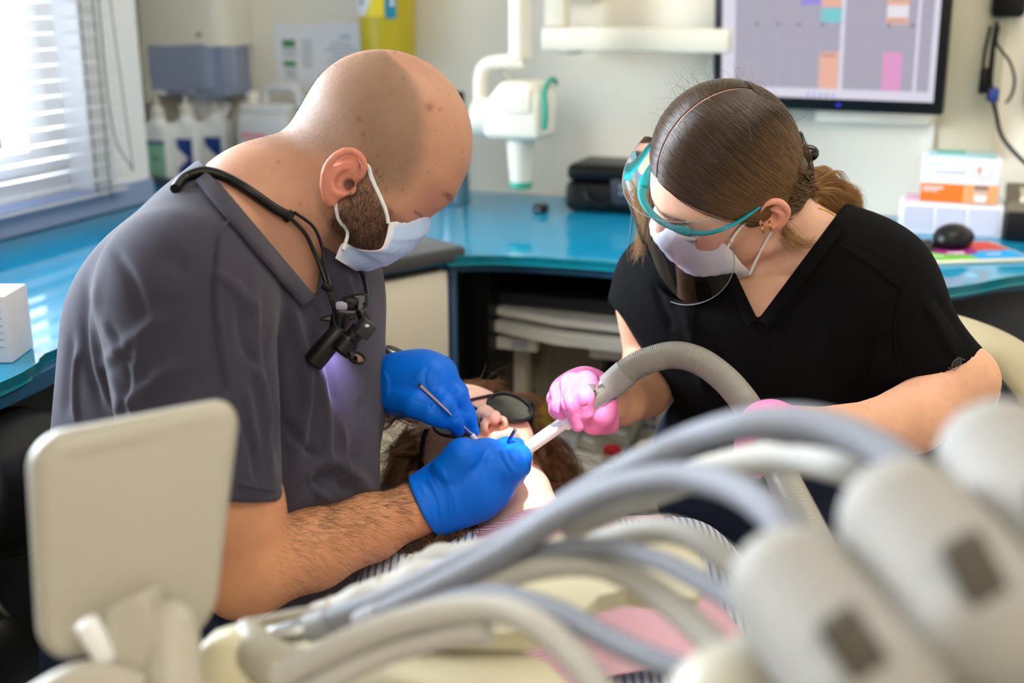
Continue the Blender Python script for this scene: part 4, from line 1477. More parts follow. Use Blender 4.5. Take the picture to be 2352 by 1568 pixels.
# shaved hair on the sides and back
xb = np.interp(q[:, 2], [0.0, 0.022, 0.06, 0.086, 0.105, 0.119, 0.130, 0.14], [0.050, 0.061, 0.054, 0.040, 0.022, 0.0035, -0.037, -0.08])
side = sstep(0.016, 0.036, np.abs(q[:, 1]) + np.clip(0.1 - q[:, 2], 0, 1) * 0.9)
st = sstep(0.010, -0.014, q[:, 0] - xb) * side * sstep(-0.010, 0.020, q[:, 2] + np.clip(-q[:, 0] - 0.03, 0, 1) * 0.35) * (1 - earm)
st *= sstep(0.152, 0.128, q[:, 2])
col = mix(col, L3((128, 104, 84)), 0.70 * st)
# beard and sideburn
be = sstep(0.0, -0.012, q[:, 2] + 0.10 * (q[:, 0] - 0.03)) * sstep(0.004, 0.016, q[:, 0]) * sstep(-0.11, -0.085, q[:, 2]) * (1 - earm)
sbn = np.exp(-(((q[:, 0] - 0.026) / 0.010) ** 2)) * sstep(0.03, 0.0, q[:, 2]) * sstep(-0.03, -0.01, q[:, 2])
be = np.clip(be + 0.6 * sbn * (np.abs(q[:, 1]) > 0.04), 0, 1)
col = mix(col, L3((104, 76, 60)), 0.58 * be)
qm, _d = project(v)
nearside = (HDN * (v - CAM)).sum(1) < 0
for mx, my, r, a in ((986, 246, 11, 0.7), (1010, 251, 4.5, 0.6), (825, 275, 7, 0.7), (835, 308, 5, 0.6), (907, 121, 4, 0.5), (1062, 348, 4, 0.5), (924, 436, 4, 0.5), (869, 358, 4, 0.5), (927, 179, 3.5, 0.5), (1000, 300, 3, 0.4), (1030, 215, 3, 0.4), (985, 395, 3, 0.4), (690, 300, 3, 0.5), (640, 372, 3.5, 0.5), (752, 362, 3, 0.5), (690, 468, 3.5, 0.5), (605, 460, 3, 0.4)):
    m = np.exp(-(np.hypot(qm[:, 0] - mx, qm[:, 1] - my) / r) ** 2) * nearside
    col = mix(col, L3((126, 66, 46)), a * m)
# eyelid line
for g in (1, -1):
    m = np.exp(-(((q[:, 2] - 0.0035) / 0.0015) ** 2)) * (np.abs(q[:, 1] - g * 0.034) < 0.016) * (q[:, 0] > 0.045)
    col = mix(col, L3((70, 40, 30)), 0.7 * m)
    m = np.exp(-(np.hypot(q[:, 0] - 0.008, q[:, 2] + 0.0095) / 0.0055) ** 4) * (np.abs(q[:, 1]) < 0.0825)  # ear canal: shade of the hole painted into the skin colour
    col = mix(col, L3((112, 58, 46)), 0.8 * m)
rng = np.random.default_rng(3)
i_f = rng.choice(len(v), 260)
for i in i_f[:160]:
    m = np.exp(-(((v - v[i]) ** 2).sum(1)) / 0.0009 ** 2)
    col = mix(col, L3((140, 84, 60)), 0.45 * m)
part_head = (v, f, col)

# arms
s = SDF()
s.rc(P(440, 900, 1.15), P(520, 1150, 1.155), 0.05, 0.049, 0.03)
s.rc(P(520, 1150, 1.155), P(583, 1300, 1.17), 0.049, 0.043, 0.025)
s.chain([P(583, 1302, 1.17), P(720, 1261, 1.215), P(850, 1211, 1.275), P(955, 1171, 1.325), P(1000, 1155, 1.34)], [0.043, 0.0395, 0.0345, 0.0285, 0.028], 0.012)
s.el(P(540, 1355, 1.165), (0.024, 0.024, 0.022), 0.03)
s.chain([P(700, 930, 1.54), P(800, 900, 1.50), P(885, 880, 1.445), P(915, 880, 1.43)], [0.042, 0.036, 0.029, 0.027], 0.012)
v, f = s.build(0.003)
ARM_V, ARM_N = v, normals(v, f)
col = np.tile(L3((202, 142, 102)), (len(v), 1))
part_arm = (v, f, col)
# hidden trunk, thighs and shins carry the clothes
s = SDF()
s.rc(P(540, 1300, 1.34), P(545, 760, 1.33), 0.11, 0.11, 0.03)
s.rc(P(480, 1480, 1.30), (-0.02, 1.30, 0.40), 0.08, 0.06, 0.03).rc(P(480, 1470, 1.45), (-0.04, 1.52, 0.40), 0.08, 0.06, 0.03)
s.rc((-0.02, 1.30, 0.40), (-0.06, 1.28, 0.06), 0.055, 0.045, 0.03).rc((-0.04, 1.52, 0.40), (-0.08, 1.52, 0.06), 0.055, 0.045, 0.03)
v, f = s.build(0.009)
part_trunk = (v, f, np.tile(skin_d, (len(v), 1)))
V_, F_, C_ = join_np(part_head, part_arm, part_trunk)
dentist = obj('person', (V_, F_), m_skin, None, 180, C_)
tag(dentist, 'bald bearded person in a grey scrub top and blue mask bending over the patient', 'person')

# scrub top
s = SDF()
E = SDF()
E.rc(P(430, 690, 1.15), P(475, 1160, 1.14), 0.084, 0.068, 0.03)
E.rc(P(550, 900, 1.15), P(575, 1160, 1.15), 0.020, 0.016, 0.03)
hem_c = P(480, 1133, 1.14)
E.cut(hem_c, V3(-0.12, -1, 0.05), 0.003)
s.rc(P(705, 690, 1.49), P(720, 960, 1.52), 0.078, 0.07, 0.03)
s.rc(P(575, 1330, 1.36), P(568, 730, 1.36), 0.166, 0.160, 0.05, sq=(RIGHT, 0.90))
s.rc(P(405, 1300, 1.31), P(432, 780, 1.31), 0.140, 0.130, 0.06)
s.rc(P(570, 490, 1.30), P(425, 660, 1.17), 0.070, 0.082, 0.05)
s.rc(P(600, 520, 1.34), P(705, 690, 1.49), 0.062, 0.078, 0.05)
s.rc(P(745, 640, 1.45), P(745, 900, 1.42), 0.056, 0.065, 0.05)
s.sub(E, 0.014)


def pxplane(x0, y0, x1, y1, d):
    """Cutting plane through a seam line at depth d and the line of sight."""
    a, b = P(x0, y0, d), P(x1, y1, d)
    n = np.cross(b - a, (a + b) / 2 - CAM)
    return a, n / np.linalg.norm(n)


# neckline: remove what lies up and right of the band, left of the far lapel
a, n = pxplane(470, 378, 733, 690, 1.30)
if n @ (P(700, 400, 1.3) - a) > 0:
    n = -n
pl1 = (a, n)            # outward normal points away from the removed side
a, n = pxplane(744, 530, 724, 700, 1.33)
if n @ (P(600, 600, 1.33) - a) > 0:
    n = -n
pl2 = (a, n)
s.wedge([pl1, pl2], 0.004)
v, f = s.build(0.0036)
lines = [
    ([(466, 395), (482, 430), (525, 492), (600, 568), (668, 640), (722, 712)], 5, -0.0012),   # band seam
    ([(545, 478), (500, 530), (492, 620), (492, 700), (505, 800), (520, 880), (548, 965)], 4.5, -0.0018),
    ([(552, 482), (508, 532), (500, 620), (500, 700), (513, 800), (528, 880)], 6, 0.0015),
    ([(530, 1095), (640, 1116)], 4, -0.0012),
    ([(380, 720), (330, 760), (280, 800), (230, 850)], 16, 0.004),
    ([(420, 830), (350, 880), (290, 950)], 20, 0.005),
    ([(205, 640), (196, 740), (206, 840), (240, 940)], 12, -0.005),
    ([(222, 620), (213, 740), (222, 840), (258, 950)], 12, 0.0045),
    ([(650, 650), (680, 760), (705, 860), (712, 960)], 16, 0.007), ([(300, 1000), (380, 960), (470, 900)], 18, 0.004), ([(480, 620), (540, 660), (590, 720)], 14, 0.004),
    ([(610, 720), (625, 850), (640, 960), (650, 1060)], 22, -0.008),
    ([(580, 640), (590, 800), (605, 900), (612, 1000), (628, 1120)], 12, 0.006),
    ([(690, 820), (700, 920), (690, 1010), (668, 1090)], 14, 0.006),
    ([(735, 840), (742, 900), (752, 980), (748, 1080)], 9, 0.006),
    ([(715, 860), (720, 960), (715, 1060)], 12, -0.005),
    ([(650, 1150), (700, 1080), (760, 1060), (820, 1100), (850, 1150)], 18, 0.007),
    ([(700, 1120), (760, 1090), (810, 1130)], 16, -0.008),
    ([(790, 620), (810, 700), (820, 760)], 9, 0.004),
    ([(762, 610), (775, 700), (780, 800)], 9, -0.004),
    ([(840, 900), (820, 1000), (800, 1080)], 14, -0.004),
    ([(560, 880), (575, 960), (590, 1050)], 10, 0.004),
    ([(165, 760), (155, 860), (150, 960)], 10, -0.004),
    ([(180, 800), (172, 880), (176, 980)], 7, 0.004),
    ([(430, 640), (400, 600), (360, 590)], 30, -0.004),
    ([(300, 900), (330, 980)], 16, 0.005),
    ([(250, 560), (300, 640), (330, 740)], 14, -0.004), ([(230, 720), (270, 800), (330, 860)], 10, 0.003), ([(245, 740), (290, 815), (350, 880)], 10, -0.003),
    ([(255, 850), (275, 910), (262, 960)], 10, 0.0035), ([(290, 830), (300, 900), (285, 960)], 10, -0.003), ([(330, 760), (310, 860), (318, 940)], 10, 0.003),
    ([(545, 700), (560, 790), (590, 850)], 9, -0.004), ([(575, 830), (600, 900), (610, 1000)], 8, 0.005), ([(560, 960), (580, 1040), (590, 1110)], 8, -0.004),
    ([(660, 960), (690, 1020), (740, 1050)], 10, -0.006), ([(700, 1080), (730, 1130), (760, 1150)], 9, 0.005), ([(780, 960), (790, 1050), (770, 1120)], 9, 0.005), ([(740, 780), (758, 860), (775, 940)], 8, -0.005)
]
v = folds(v, f, lines)
o = obj('scrub_top', (v, f), m_scrub, dentist, 180)
SCV, SCN = v, normals(v, f)


def cloth_depth(pts, V, lift):
    qq, dd = project(V)
    out = []
    for x, y in pts:
        e = np.hypot(qq[:, 0] - x, qq[:, 1] - y)
        m = e < 10
        if not m.any():
            m = e < e.min() + 4
        out.append(dd[m].min())
    out = np.array(out)
    k = np.ones(5) / 5
    if len(out) > 8:
        out = np.convolve(np.pad(out, 2, mode='edge'), k, 'valid')
    return out - lift


def seam(poly, V, r, m, parent, n=40, lift=0.0006):
    pl = spline([(x, y, 0) for x, y in poly], n)[:, :2]
    d = cloth_depth(pl, V, lift)
    return obj('seam', tube([P(x, y, dd) for (x, y), dd in zip(pl, d)], r, 6, n), m, parent)


def neck_band(poly, off, V, m, parent, n=44, lift=0.0028):
    """Sewn band along the neckline: edge polyline, sideways offset in pixels."""
    pl = spline([(x, y, 0) for x, y in poly], n)[:, :2]
    tn = np.gradient(pl, axis=0)
    nn = np.stack([tn[:, 1], -tn[:, 0]], 1)
    nn /= np.linalg.norm(nn, axis=1)[:, None]
    rows = []
    for w_, l_ in ((0.0, -0.004), (0.06, lift), (0.5, lift), (0.94, lift), (1.0, -0.002)):
        p2 = pl + nn * off * w_
        d = cloth_depth(p2 + nn * off * 0.12 * (1 - w_), V, l_)
        rows.append([P(x, y, dd) for (x, y), dd in zip(p2, d)])
    return obj('neck_band', grid_geo(np.array(rows)), m, parent, 180)


m_seam = mat('dark_grey_thread', (44, 41, 50), 0.9)
for pl in ([(545, 480), (512, 530), (496, 610), (492, 700), (503, 800), (520, 890)], [(548, 1112), (590, 1122), (630, 1128)]):
    seam(pl, SCV, 0.0009, m_seam, o)
neck_band([(476, 392), (520, 446), (580, 517), (640, 588), (690, 645), (722, 682)], -36, SCV, m_scrub, o)
s = SDF()
s.rc(P(430, 1470, 1.30), P(520, 1480, 1.38), 0.15, 0.15, 0.05)
s.rc(P(480, 1480, 1.30), (-0.02, 1.30, 0.42), 0.105, 0.078, 0.05).rc(P(480, 1470, 1.45), (-0.04, 1.52, 0.42), 0.105, 0.078, 0.05)
s.rc((-0.02, 1.30, 0.42), (-0.06, 1.28, 0.10), 0.075, 0.062, 0.04).rc((-0.04, 1.52, 0.42), (-0.08, 1.52, 0.10), 0.075, 0.062, 0.04)
v, f = s.build(0.009)
obj('trousers', (v, f), m_navy_cloth, dentist, 180)
for y in (1.28, 1.52):
    s = SDF()
    s.rc((-0.07, y, 0.045), (0.10, y + 0.01, 0.035), 0.045, 0.040, 0.02).cut((0, 0, 0.002), (0, 0, -1))
    v, f = s.build(0.006)
    obj('shoe', (v, f), m_black, dentist, 180)

# mask
mg, edge = mask_geo(HD_R, HD_O, [(0.0870, 0.018), (0.0965, -0.004), (0.0945, -0.0225), (0.0890, -0.040), (0.0790, -0.060), (0.0670, -0.075), (0.054, -0.084)],
                    [(0.0624, 0.060, -0.0205), (0.0680, 0.058, -0.036), (0.0680, 0.057, -0.050), (0.0500, 0.060, -0.061), (0.0335, 0.060, -0.064), (0.0340, 0.054, -0.082)], power=1.9, zpow=1.1)
mc = mix(np.tile(L3((178, 204, 236)), (len(edge), 1)), L3((228, 226, 236)), edge)
mk = obj('face_mask', mg, m_mask, dentist, 60, mc)
lp = world([(0.0610, -0.0625, -0.0215), (0.054, -0.068, -0.013), (0.0445, -0.074, -0.006), (0.024, -0.079, 0.007), (0.0135, -0.0805, 0.016), (0.007, -0.079, 0.015)], HD_R, HD_O)
lp2 = world([(0.003, -0.078, -0.030), (0.016, -0.070, -0.046), (0.0317, -0.062, -0.062), (0.036, -0.0610, -0.070)], HD_R, HD_O)
lpo = np.vstack([lp[:1], onto(lp[1:5], HDV, HDN, 0.0022), lp[5:]])
obj('ear_loop', tube(lpo, 0.0021, 8, 50), m_loop, mk)
obj('ear_loop', tube(np.vstack([lp2[:1], onto(lp2[1:3], HDV, HDN, 0.0022), lp2[3:]]), 0.0019, 8, 36), m_loop, mk)

# short hair: beard, stubble edge, brow, lashes, forearm
rng = np.random.default_rng(11)


def tufts(v, n, w, N, length, direction, jitter, K=4, gravity=0.0, bend=0.3):
    p = w / w.sum()
    i = rng.choice(len(v), N, p=p)
    base = v[i] + rng.normal(0, 0.0008, (N, 3))
    d = n[i] * 0.55 + np.asarray(direction)[None, :] * 0.8 + rng.normal(0, jitter, (N, 3))
    d /= np.linalg.norm(d, axis=1)[:, None]
    b2 = rng.normal(0, bend, (N, 3)) + np.array([0, 0, -gravity])
    ln = length * rng.uniform(0.5, 1.2, N)
    t = np.linspace(0, 1, K)
    return base[:, None, :] + ln[:, None, None] * (d[:, None, :] * t[None, :, None] + b2[:, None, :] * (t ** 2)[None, :, None] * 0.5)


wb_ = be * (q[:, 1] < 0.02) * sstep(0.062, 0.056, q[:, 0]) * sstep(-0.060, -0.054, q[:, 2])
dirb = HD_R @ np.array([0.35, 0, -0.9])
hair('beard', tufts(HDV, HDN, wb_, 2100, 0.006, dirb, 0.3), 0.00011, m_hair_dark, dentist)
hair('stubble', tufts(HDV, HDN, st * (q[:, 1] < 0.03), 15000, 0.0013, HD_R @ np.array([0.3, 0, -0.5]), 0.3, K=3), 0.00006, m_hair_dark, dentist)
ey = np.exp(-(((q[:, 2] - 0.038) / 0.0028) ** 2)) * (np.abs(q[:, 1]) > 0.010) * (np.abs(q[:, 1]) < 0.040) * (q[:, 0] > 0.070)
hair('eyebrow', tufts(HDV, HDN, ey, 260, 0.005, HD_R @ np.array([-0.6, -0.6, -0.1]), 0.12), 0.00010, m_hair_dark, dentist)
el_pts = []
for k in range(46):
    t = k / 45
    yl = -0.021 - 0.026 * t
    b = np.array([0.029 + math.sqrt(0.0575 ** 2 - yl ** 2), yl - 0.001, 0.007 + 0.001 * t])
    d = np.array([0.7, -0.55 - 0.3 * t, -0.30 + rng.normal(0, 0.12)])
    pts = [b + d * 0.0085 * u + np.array([0, 0, 0.004]) * u * u for u in np.linspace(0, 1, 5)]
    el_pts.append(world(np.array(pts) + [-0.003, 0, 0], HD_R, HD_O))
hair('eyelash', np.array(el_pts), 0.00022, m_lash, dentist)
qa, da = project(ARM_V)
wa = sstep(600, 700, qa[:, 0]) * sstep(955, 930, qa[:, 0]) * (qa[:, 1] > 1080)
wa *= 0.35 + 1.2 * np.clip(ARM_N @ UPV, 0, 1)
hair('arm_hair', tufts(ARM_V, ARM_N, wa, 3400, 0.015, V3(0.75, -0.55, 0.0), 0.2, K=5, bend=0.2), 0.00008, m_hair_dark, dentist)

# left glove (far hand, holding the probe)
s = SDF()
wr = P(872, 885, 1.425)
s.rc(wr, P(930, 880, 1.40), 0.030, 0.034, 0.02, sq=(V3(0.2, 0.5, -0.8), 0.85))
s.rc(P(925, 885, 1.40), P(985, 880, 1.385), 0.035, 0.032, 0.02)
s.rc(P(985, 868, 1.395), P(1008, 858, 1.41), 0.030, 0.021, 0.02)
s.finger([P(990, 886, 1.372), P(1022, 930, 1.355), P(1042, 965, 1.362), P(1053, 986, 1.370)], [0.0150, 0.0116, 0.0104, 0.0084], 0.006)         # index
s.finger([P(1016, 866, 1.385), P(1053, 912, 1.375), P(1073, 957, 1.378), P(1085, 990, 1.384)], [0.0150, 0.0112, 0.0100, 0.0082], 0.006)      # middle
s.finger([P(1020, 860, 1.41), P(1052, 900, 1.405), P(1070, 945, 1.405), P(1076, 975, 1.405)], [0.0145, 0.0108, 0.0096, 0.0078], 0.006)       # ring
s.finger([P(1012, 852, 1.435), P(1040, 890, 1.44), P(1054, 925, 1.44), P(1060, 950, 1.44)], [0.0145, 0.0115, 0.0100, 0.0085], 0.006)         # little
s.finger([P(915, 905, 1.385), P(955, 928, 1.362), P(990, 948, 1.352), P(1017, 967, 1.358)], [0.024, 0.0150, 0.0112, 0.0088], 0.010)           # thumb
s.rc(P(866, 880, 1.428), P(874, 885, 1.424), 0.0325, 0.031, 0.006)
s.cut(P(867, 880, 1.425), V3(-1, 0.05, -0.1), 0.003)
v, f = s.build(0.0016)
v = folds(v, f, [([(985, 838), (975, 870), (985, 905)], 5, -0.0010), ([(1000, 850), (995, 880)], 4, -0.0010), ([(1015, 850), (1008, 875)], 4, -0.0010),
                 ([(1010, 905), (1030, 895)], 3, -0.0008), ([(1040, 965), (1056, 958)], 3, -0.0009), ([(1066, 950), (1080, 945)], 3, -0.0009), ([(1000, 935), (1010, 960)], 3, -0.0009), ([(985, 925), (996, 950)], 3, -0.0009),
                 ([(880, 850), (890, 880), (886, 915)], 5, 0.0012), ([(950, 870), (975, 845)], 4, 0.0008)])
obj('glove', (v, f), m_gblue, dentist, 180)

# right glove (near hand, holding the mirror)
s = SDF()
s.rc(P(968, 1167, 1.325), P(1005, 1150, 1.33), 0.0325, 0.034, 0.02)
s.rc(P(1000, 1150, 1.33), P(1085, 1112, 1.335), 0.034, 0.0395, 0.02, sq=(FWD, 0.85))
s.rc(P(1080, 1106, 1.335), P(1122, 1090, 1.34), 0.039, 0.032, 0.02, sq=(FWD, 0.8))
s.finger([P(1035, 1080, 1.315), P(1062, 1046, 1.31), P(1115, 1042, 1.335), P(1165, 1032, 1.365), P(1182, 1026, 1.385)], [0.022, 0.0165, 0.0145, 0.0115, 0.0100], 0.014)    # thumb
s.finger([P(1125, 1075, 1.325), P(1172, 1072, 1.325), P(1191, 1050, 1.355), P(1186, 1024, 1.385)], [0.022, 0.0165, 0.0125, 0.0100], 0.012)       # index
s.finger([P(1120, 1090, 1.325), P(1172, 1082, 1.335), P(1190, 1070, 1.37), P(1178, 1055, 1.405)], [0.022, 0.0160, 0.0125, 0.0100], 0.010)      # middle
s.finger([P(1100, 1112, 1.330), P(1142, 1108, 1.345), P(1158, 1100, 1.385), P(1140, 1085, 1.415)], [0.022, 0.0155, 0.0120, 0.0098], 0.010)     # ring
s.finger([P(1070, 1132, 1.335), P(1106, 1136, 1.355), P(1122, 1128, 1.39), P(1105, 1115, 1.415)], [0.020, 0.0148, 0.0112, 0.0090], 0.010)      # little
s.rc(P(955, 1172, 1.32), P(972, 1164, 1.325), 0.0355, 0.0325, 0.008)
s.cut(P(973, 1165, 1.325), V3(-0.88, -0.46, 0.0), 0.003)
v, f = s.build(0.0016)
v = folds(v, f, [([(980, 1090), (1005, 1140), (1018, 1205)], 5, 0.0016), ([(995, 1078), (1020, 1130), (1030, 1195)], 4, -0.0012), ([(1010, 1072), (1038, 1130), (1052, 1185)], 4, 0.0010),
                 ([(1160, 1025), (1172, 1055), (1188, 1078)], 4, -0.0014), ([(1150, 1030), (1165, 1060), (1180, 1082)], 4, 0.0008), ([(1145, 1045), (1162, 1072), (1176, 1090)], 3, -0.0008),
                 ([(1168, 1112), (1188, 1090)], 4, -0.0012), ([(1150, 1125), (1172, 1130)], 3, -0.0009), ([(1138, 1150), (1155, 1158)], 3, -0.0009),
                 ([(965, 1110), (990, 1160), (1004, 1215)], 4, 0.0012), ([(1060, 1100), (1058, 1150)], 3, -0.0005)])
obj('glove', (v, f), m_gblue, dentist, 180)

# wrist watch on the far wrist
wc = P(878, 872, 1.468)
wt = thing('wrist_watch', 'grey strapped watch on the wrist above the far blue glove', 'watch', wc)
wd = P(905, 868, 1.44) - P(845, 890, 1.50)
Mw = aim((0, 0, 0), wd, V3(0, 1, 0.1))
obj('band', xf(lathe([(0.0325, -0.011), (0.0345, -0.010), (0.0345, 0.010), (0.0325, 0.011)], 40, cap=False), Mw), mat('grey_watch_band', (104, 104, 98), 0.6), wt)
Mc = aim(tuple((P(908, 815, 1.462) - wc)), V3(0.40, 0.85, 0.1), wd)
obj('case', xf(lathe([(0.016, -0.006), (0.0175, -0.004), (0.0175, 0.004), (0.015, 0.006)], 28), Mc), m_steel, wt)
obj('glass', xf(lathe([(0.0148, 0.006), (0.013, 0.0072)], 28), Mc), m_black, wt)

# =================================================================== ASSISTANT
HA_R = frame_cam((-0.8716, -0.4899, -0.0179), (-0.3519, 0.5999, 0.7186))
HA_O = P(1699, 423, 1.42)
dims_a = dict(cranium=((0.009, 0, 0.046), (0.078, 0.073, 0.075)), chin=(0.070, -0.088), w=0.94, fore=0.086, brow=(0.086, 0.034), eye=(0.072, 0.010),
              nose=((0.086, 0, 0.024), (0.108, 0, -0.014)), ear_y=0.073, ear_z=0.008)


def to_a(p):
    return HA_R.T @ (p - HA_O)


s = SDF(HA_R, HA_O)
head_solid(s, dims_a, 0.83)
nk0, nk1 = P(1775, 500, 1.46), P(1850, 620, 1.50)
s.rc(to_a(nk0), to_a(nk1), 0.050, 0.056, 0.03)
s.rc(to_a(P(1850, 590, 1.50)), to_a(P(1950, 640, 1.46)), 0.050, 0.042, 0.04)
s.rc(to_a(P(1840, 600, 1.51)), to_a(P(1640, 660, 1.56)), 0.048, 0.045, 0.04)
s.rc(to_a(P(1830, 620, 1.51)), to_a(P(1760, 800, 1.53)), 0.060, 0.10, 0.05)
# collar bones
s.rc(to_a(P(1760, 640, 1.455)), to_a(P(1890, 610, 1.43)), 0.010, 0.010, 0.03)
s.rc(to_a(P(1740, 640, 1.465)), to_a(P(1670, 650, 1.50)), 0.010, 0.010, 0.03)
v, f = s.build(0.0021, smooth=2)
HAV, HAF, HAN = v, f, normals(v, f)
qh = local(v, HA_R, HA_O)
skin_a = L3((226, 176, 150))
col = np.tile(skin_a, (len(v), 1))
earm = sstep(0.070, 0.080, np.abs(qh[:, 1])) * sstep(0.05, 0.035, np.hypot(qh[:, 0] + 0.004, qh[:, 2] - 0.008))
col = mix(col, L3((224, 142, 120)), 0.6 * earm)
ck = np.exp(-(np.hypot(qh[:, 0] - 0.07, qh[:, 2] + 0.012) / 0.02) ** 2)
col = mix(col, L3((222, 140, 120)), 0.45 * ck)
scalp = sstep(0.070, 0.085, qh[:, 2] + 0.0 * qh[:, 0])
col = mix(col, L3((150, 104, 92)), 0.5 * scalp)
for g in (1, -1):
    m = np.exp(-(((qh[:, 2] - 0.0040) / 0.0014) ** 2)) * (np.abs(qh[:, 1] - g * 0.034) < 0.016) * (qh[:, 0] > 0.065)
    col = mix(col, L3((70, 42, 34)), 0.6 * m)
    m = np.exp(-(np.hypot(qh[:, 0] - 0.006, qh[:, 2] - 0.008) / 0.0050) ** 4) * (np.abs(qh[:, 1]) < 0.0775)  # shade inside the ear opening, painted as darker skin
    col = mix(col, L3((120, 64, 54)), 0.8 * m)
for i in np.random.default_rng(5).choice(len(v), 120):
    col = mix(col, L3((160, 100, 80)), 0.4 * np.exp(-(((v - v[i]) ** 2).sum(1)) / 0.0009 ** 2))
part_head = (v, f, col)
s = SDF()
s.chain([P(1500, 700, 1.59), P(1512, 835, 1.63)], [0.050, 0.043], 0.02)
s.chain([P(1512, 838, 1.63), P(1472, 888, 1.57), P(1425, 915, 1.49), P(1385, 928, 1.44)], [0.043, 0.040, 0.031, 0.026], 0.014)
s.chain([P(2060, 760, 1.40), P(2206, 872, 1.37)], [0.045, 0.040], 0.02)
s.chain([P(2206, 878, 1.37), P(2095, 962, 1.34), P(1940, 1000, 1.31), P(1812, 985, 1.29)], [0.040, 0.036, 0.030, 0.026], 0.016)
v, f = s.build(0.0035)
col = np.tile(L3((220, 166, 136)), (len(v), 1))
part_arm = (v, f, col)
s = SDF()
s.rc(P(1800, 760, 1.52), P(1790, 1080, 1.62), 0.115, 0.115, 0.03)
s.rc(P(1790, 1080, 1.62), (0.42, 1.72, 0.50), 0.12, 0.12, 0.03)
for x in (0.33, 0.52):
    s.rc((x, 1.70, 0.50), (x - 0.05, 1.68, 0.06), 0.07, 0.05, 0.03)
v, f = s.build(0.009)
part_trunk = (v, f, np.tile(skin_a, (len(v), 1)))
V_, F_, C_ = join_np(part_head, part_arm, part_trunk)
assist = obj('person', (V_, F_), m_skin, None, 180, C_)
tag(assist, 'person in a black scrub top with brown hair tied back holding the suction tube', 'person')

s = SDF()
s.rc(P(1530, 660, 1.575), P(1478, 790, 1.62), 0.068, 0.062, 0.03)
a, n = pxplane(1398, 690, 1560, 778, 1.6)
if n @ (P(1480, 900, 1.6) - a) < 0:
    n = -n
s.cut(a, n, 0.003, P(1390, 600, 1.6) - 0.2, P(1600, 900, 1.6) + 0.2)
s.rc(P(1985, 692, 1.42), P(2166, 862, 1.38), 0.070, 0.053, 0.03)
a, n = pxplane(2060, 905, 2262, 832, 1.38)
if n @ (P(2200, 950, 1.38) - a) < 0:
    n = -n
n = n + V3(0.1, 0, 0)
s.cut(a, n, 0.003, P(2100, 850, 1.38) - 0.16, P(2200, 900, 1.38) + 0.16)
s.rc(P(1815, 790, 1.53), P(1800, 1100, 1.62), 0.150, 0.138, 0.05, sq=(FWD, 0.85))
s.rc(P(1585, 665, 1.56), P(1960, 662, 1.44), 0.066, 0.068, 0.06)
s.rc(P(1640, 720, 1.54), P(1960, 720, 1.47), 0.085, 0.090, 0.06)
s.rc(P(1870, 568, 1.49), P(1985, 658, 1.43), 0.056, 0.060, 0.05)
s.rc(P(1800, 590, 1.53), P(1600, 640, 1.57), 0.052, 0.060, 0.05)
# V neck
a, n = pxplane(1690, 628, 1742, 738, 1.45)
if n @ (P(1800, 620, 1.45) - a) > 0:
    n = -n
p1 = (a, n)
a, n = pxplane(1738, 738, 1922, 492, 1.45)
if n @ (P(1780, 600, 1.45) - a) > 0:
    n = -n
p2 = (a, n)
s.wedge([p1, p2], 0.004)
v, f = s.build(0.0036)
v = folds(v, f, [
    ([(1922, 505), (1840, 620), (1770, 720), (1752, 756)], 4, -0.0012), ([(1948, 520), (1870, 640), (1790, 745), (1752, 790)], 4, -0.0016),
    ([(1690, 650), (1720, 720), (1752, 770), (1790, 830)], 4, -0.0016), ([(2080, 600), (2060, 680), (2050, 780), (2060, 860)], 5, -0.002),
    ([(1950, 555), (2010, 590), (2075, 625)], 3, -0.0012), ([(1570, 700), (1600, 800), (1620, 900)], 14, 0.005), ([(1640, 780), (1680, 900), (1700, 1000)], 20, -0.005),
    ([(1900, 760), (1880, 880), (1850, 980)], 22, 0.006), ([(2000, 760), (1980, 860), (1940, 960)], 22, -0.006), ([(1500, 640), (1520, 700), (1545, 760)], 10, -0.004),
    ([(2120, 690), (2160, 760), (2200, 830)], 12, 0.004), ([(2140, 665), (2190, 740), (2225, 800)], 10, -0.003), ([(1560, 690), (1590, 640), (1600, 600)], 6, -0.002)])
sa_ = obj('scrub_top', (v, f), m_black_scrub, assist, 180)
SAV, SAN = v, normals(v, f)
m_bseam = mat('black_thread', (14, 13, 16), 0.9, spec=0.1)
for pl in ([(1925, 560), (1985, 596), (2040, 640), (2075, 668)], [(2085, 640), (2062, 700), (2055, 780), (2070, 850)], [(1598, 690), (1588, 740), (1590, 800)]):
    seam(pl, SAV, 0.0008, m_bseam, sa_)
neck_band([(1742, 736), (1790, 672), (1840, 605), (1885, 545), (1914, 504)], -34, SAV, m_black_scrub, sa_)
neck_band([(1690, 630), (1706, 662), (1724, 700), (1742, 736)], -30, SAV, m_black_scrub, sa_)
seam([(1880, 478), (1902, 486), (1919, 497)], SAV, 0.0009, mat('yellow_trim', (190, 150, 20), 0.7), sa_, 12, 0.002)
s = SDF()
s.rc(P(1760, 1090, 1.62), P(1840, 1100, 1.62), 0.150, 0.150, 0.04)
s.rc(P(1790, 1080, 1.62), (0.42, 1.72, 0.52), 0.15, 0.15, 0.04)
s.rc(P(1640, 1020, 1.60), P(1760, 1080, 1.62), 0.055, 0.12, 0.05)
for x in (0.33, 0.52):
    s.rc((x, 1.70, 0.52), (x - 0.05, 1.68, 0.10), 0.095, 0.07, 0.03)
v, f = s.build(0.008)
obj('trousers', (v, f), m_navy_cloth, assist, 180)
for x in (0.28, 0.47):
    s = SDF()
    s.rc((x, 1.70, 0.045), (x - 0.03, 1.54, 0.035), 0.045, 0.040, 0.02).cut((0, 0, 0.002), (0, 0, -1))
    v, f = s.build(0.006)
    obj('shoe', (v, f), m_white, assist, 180)

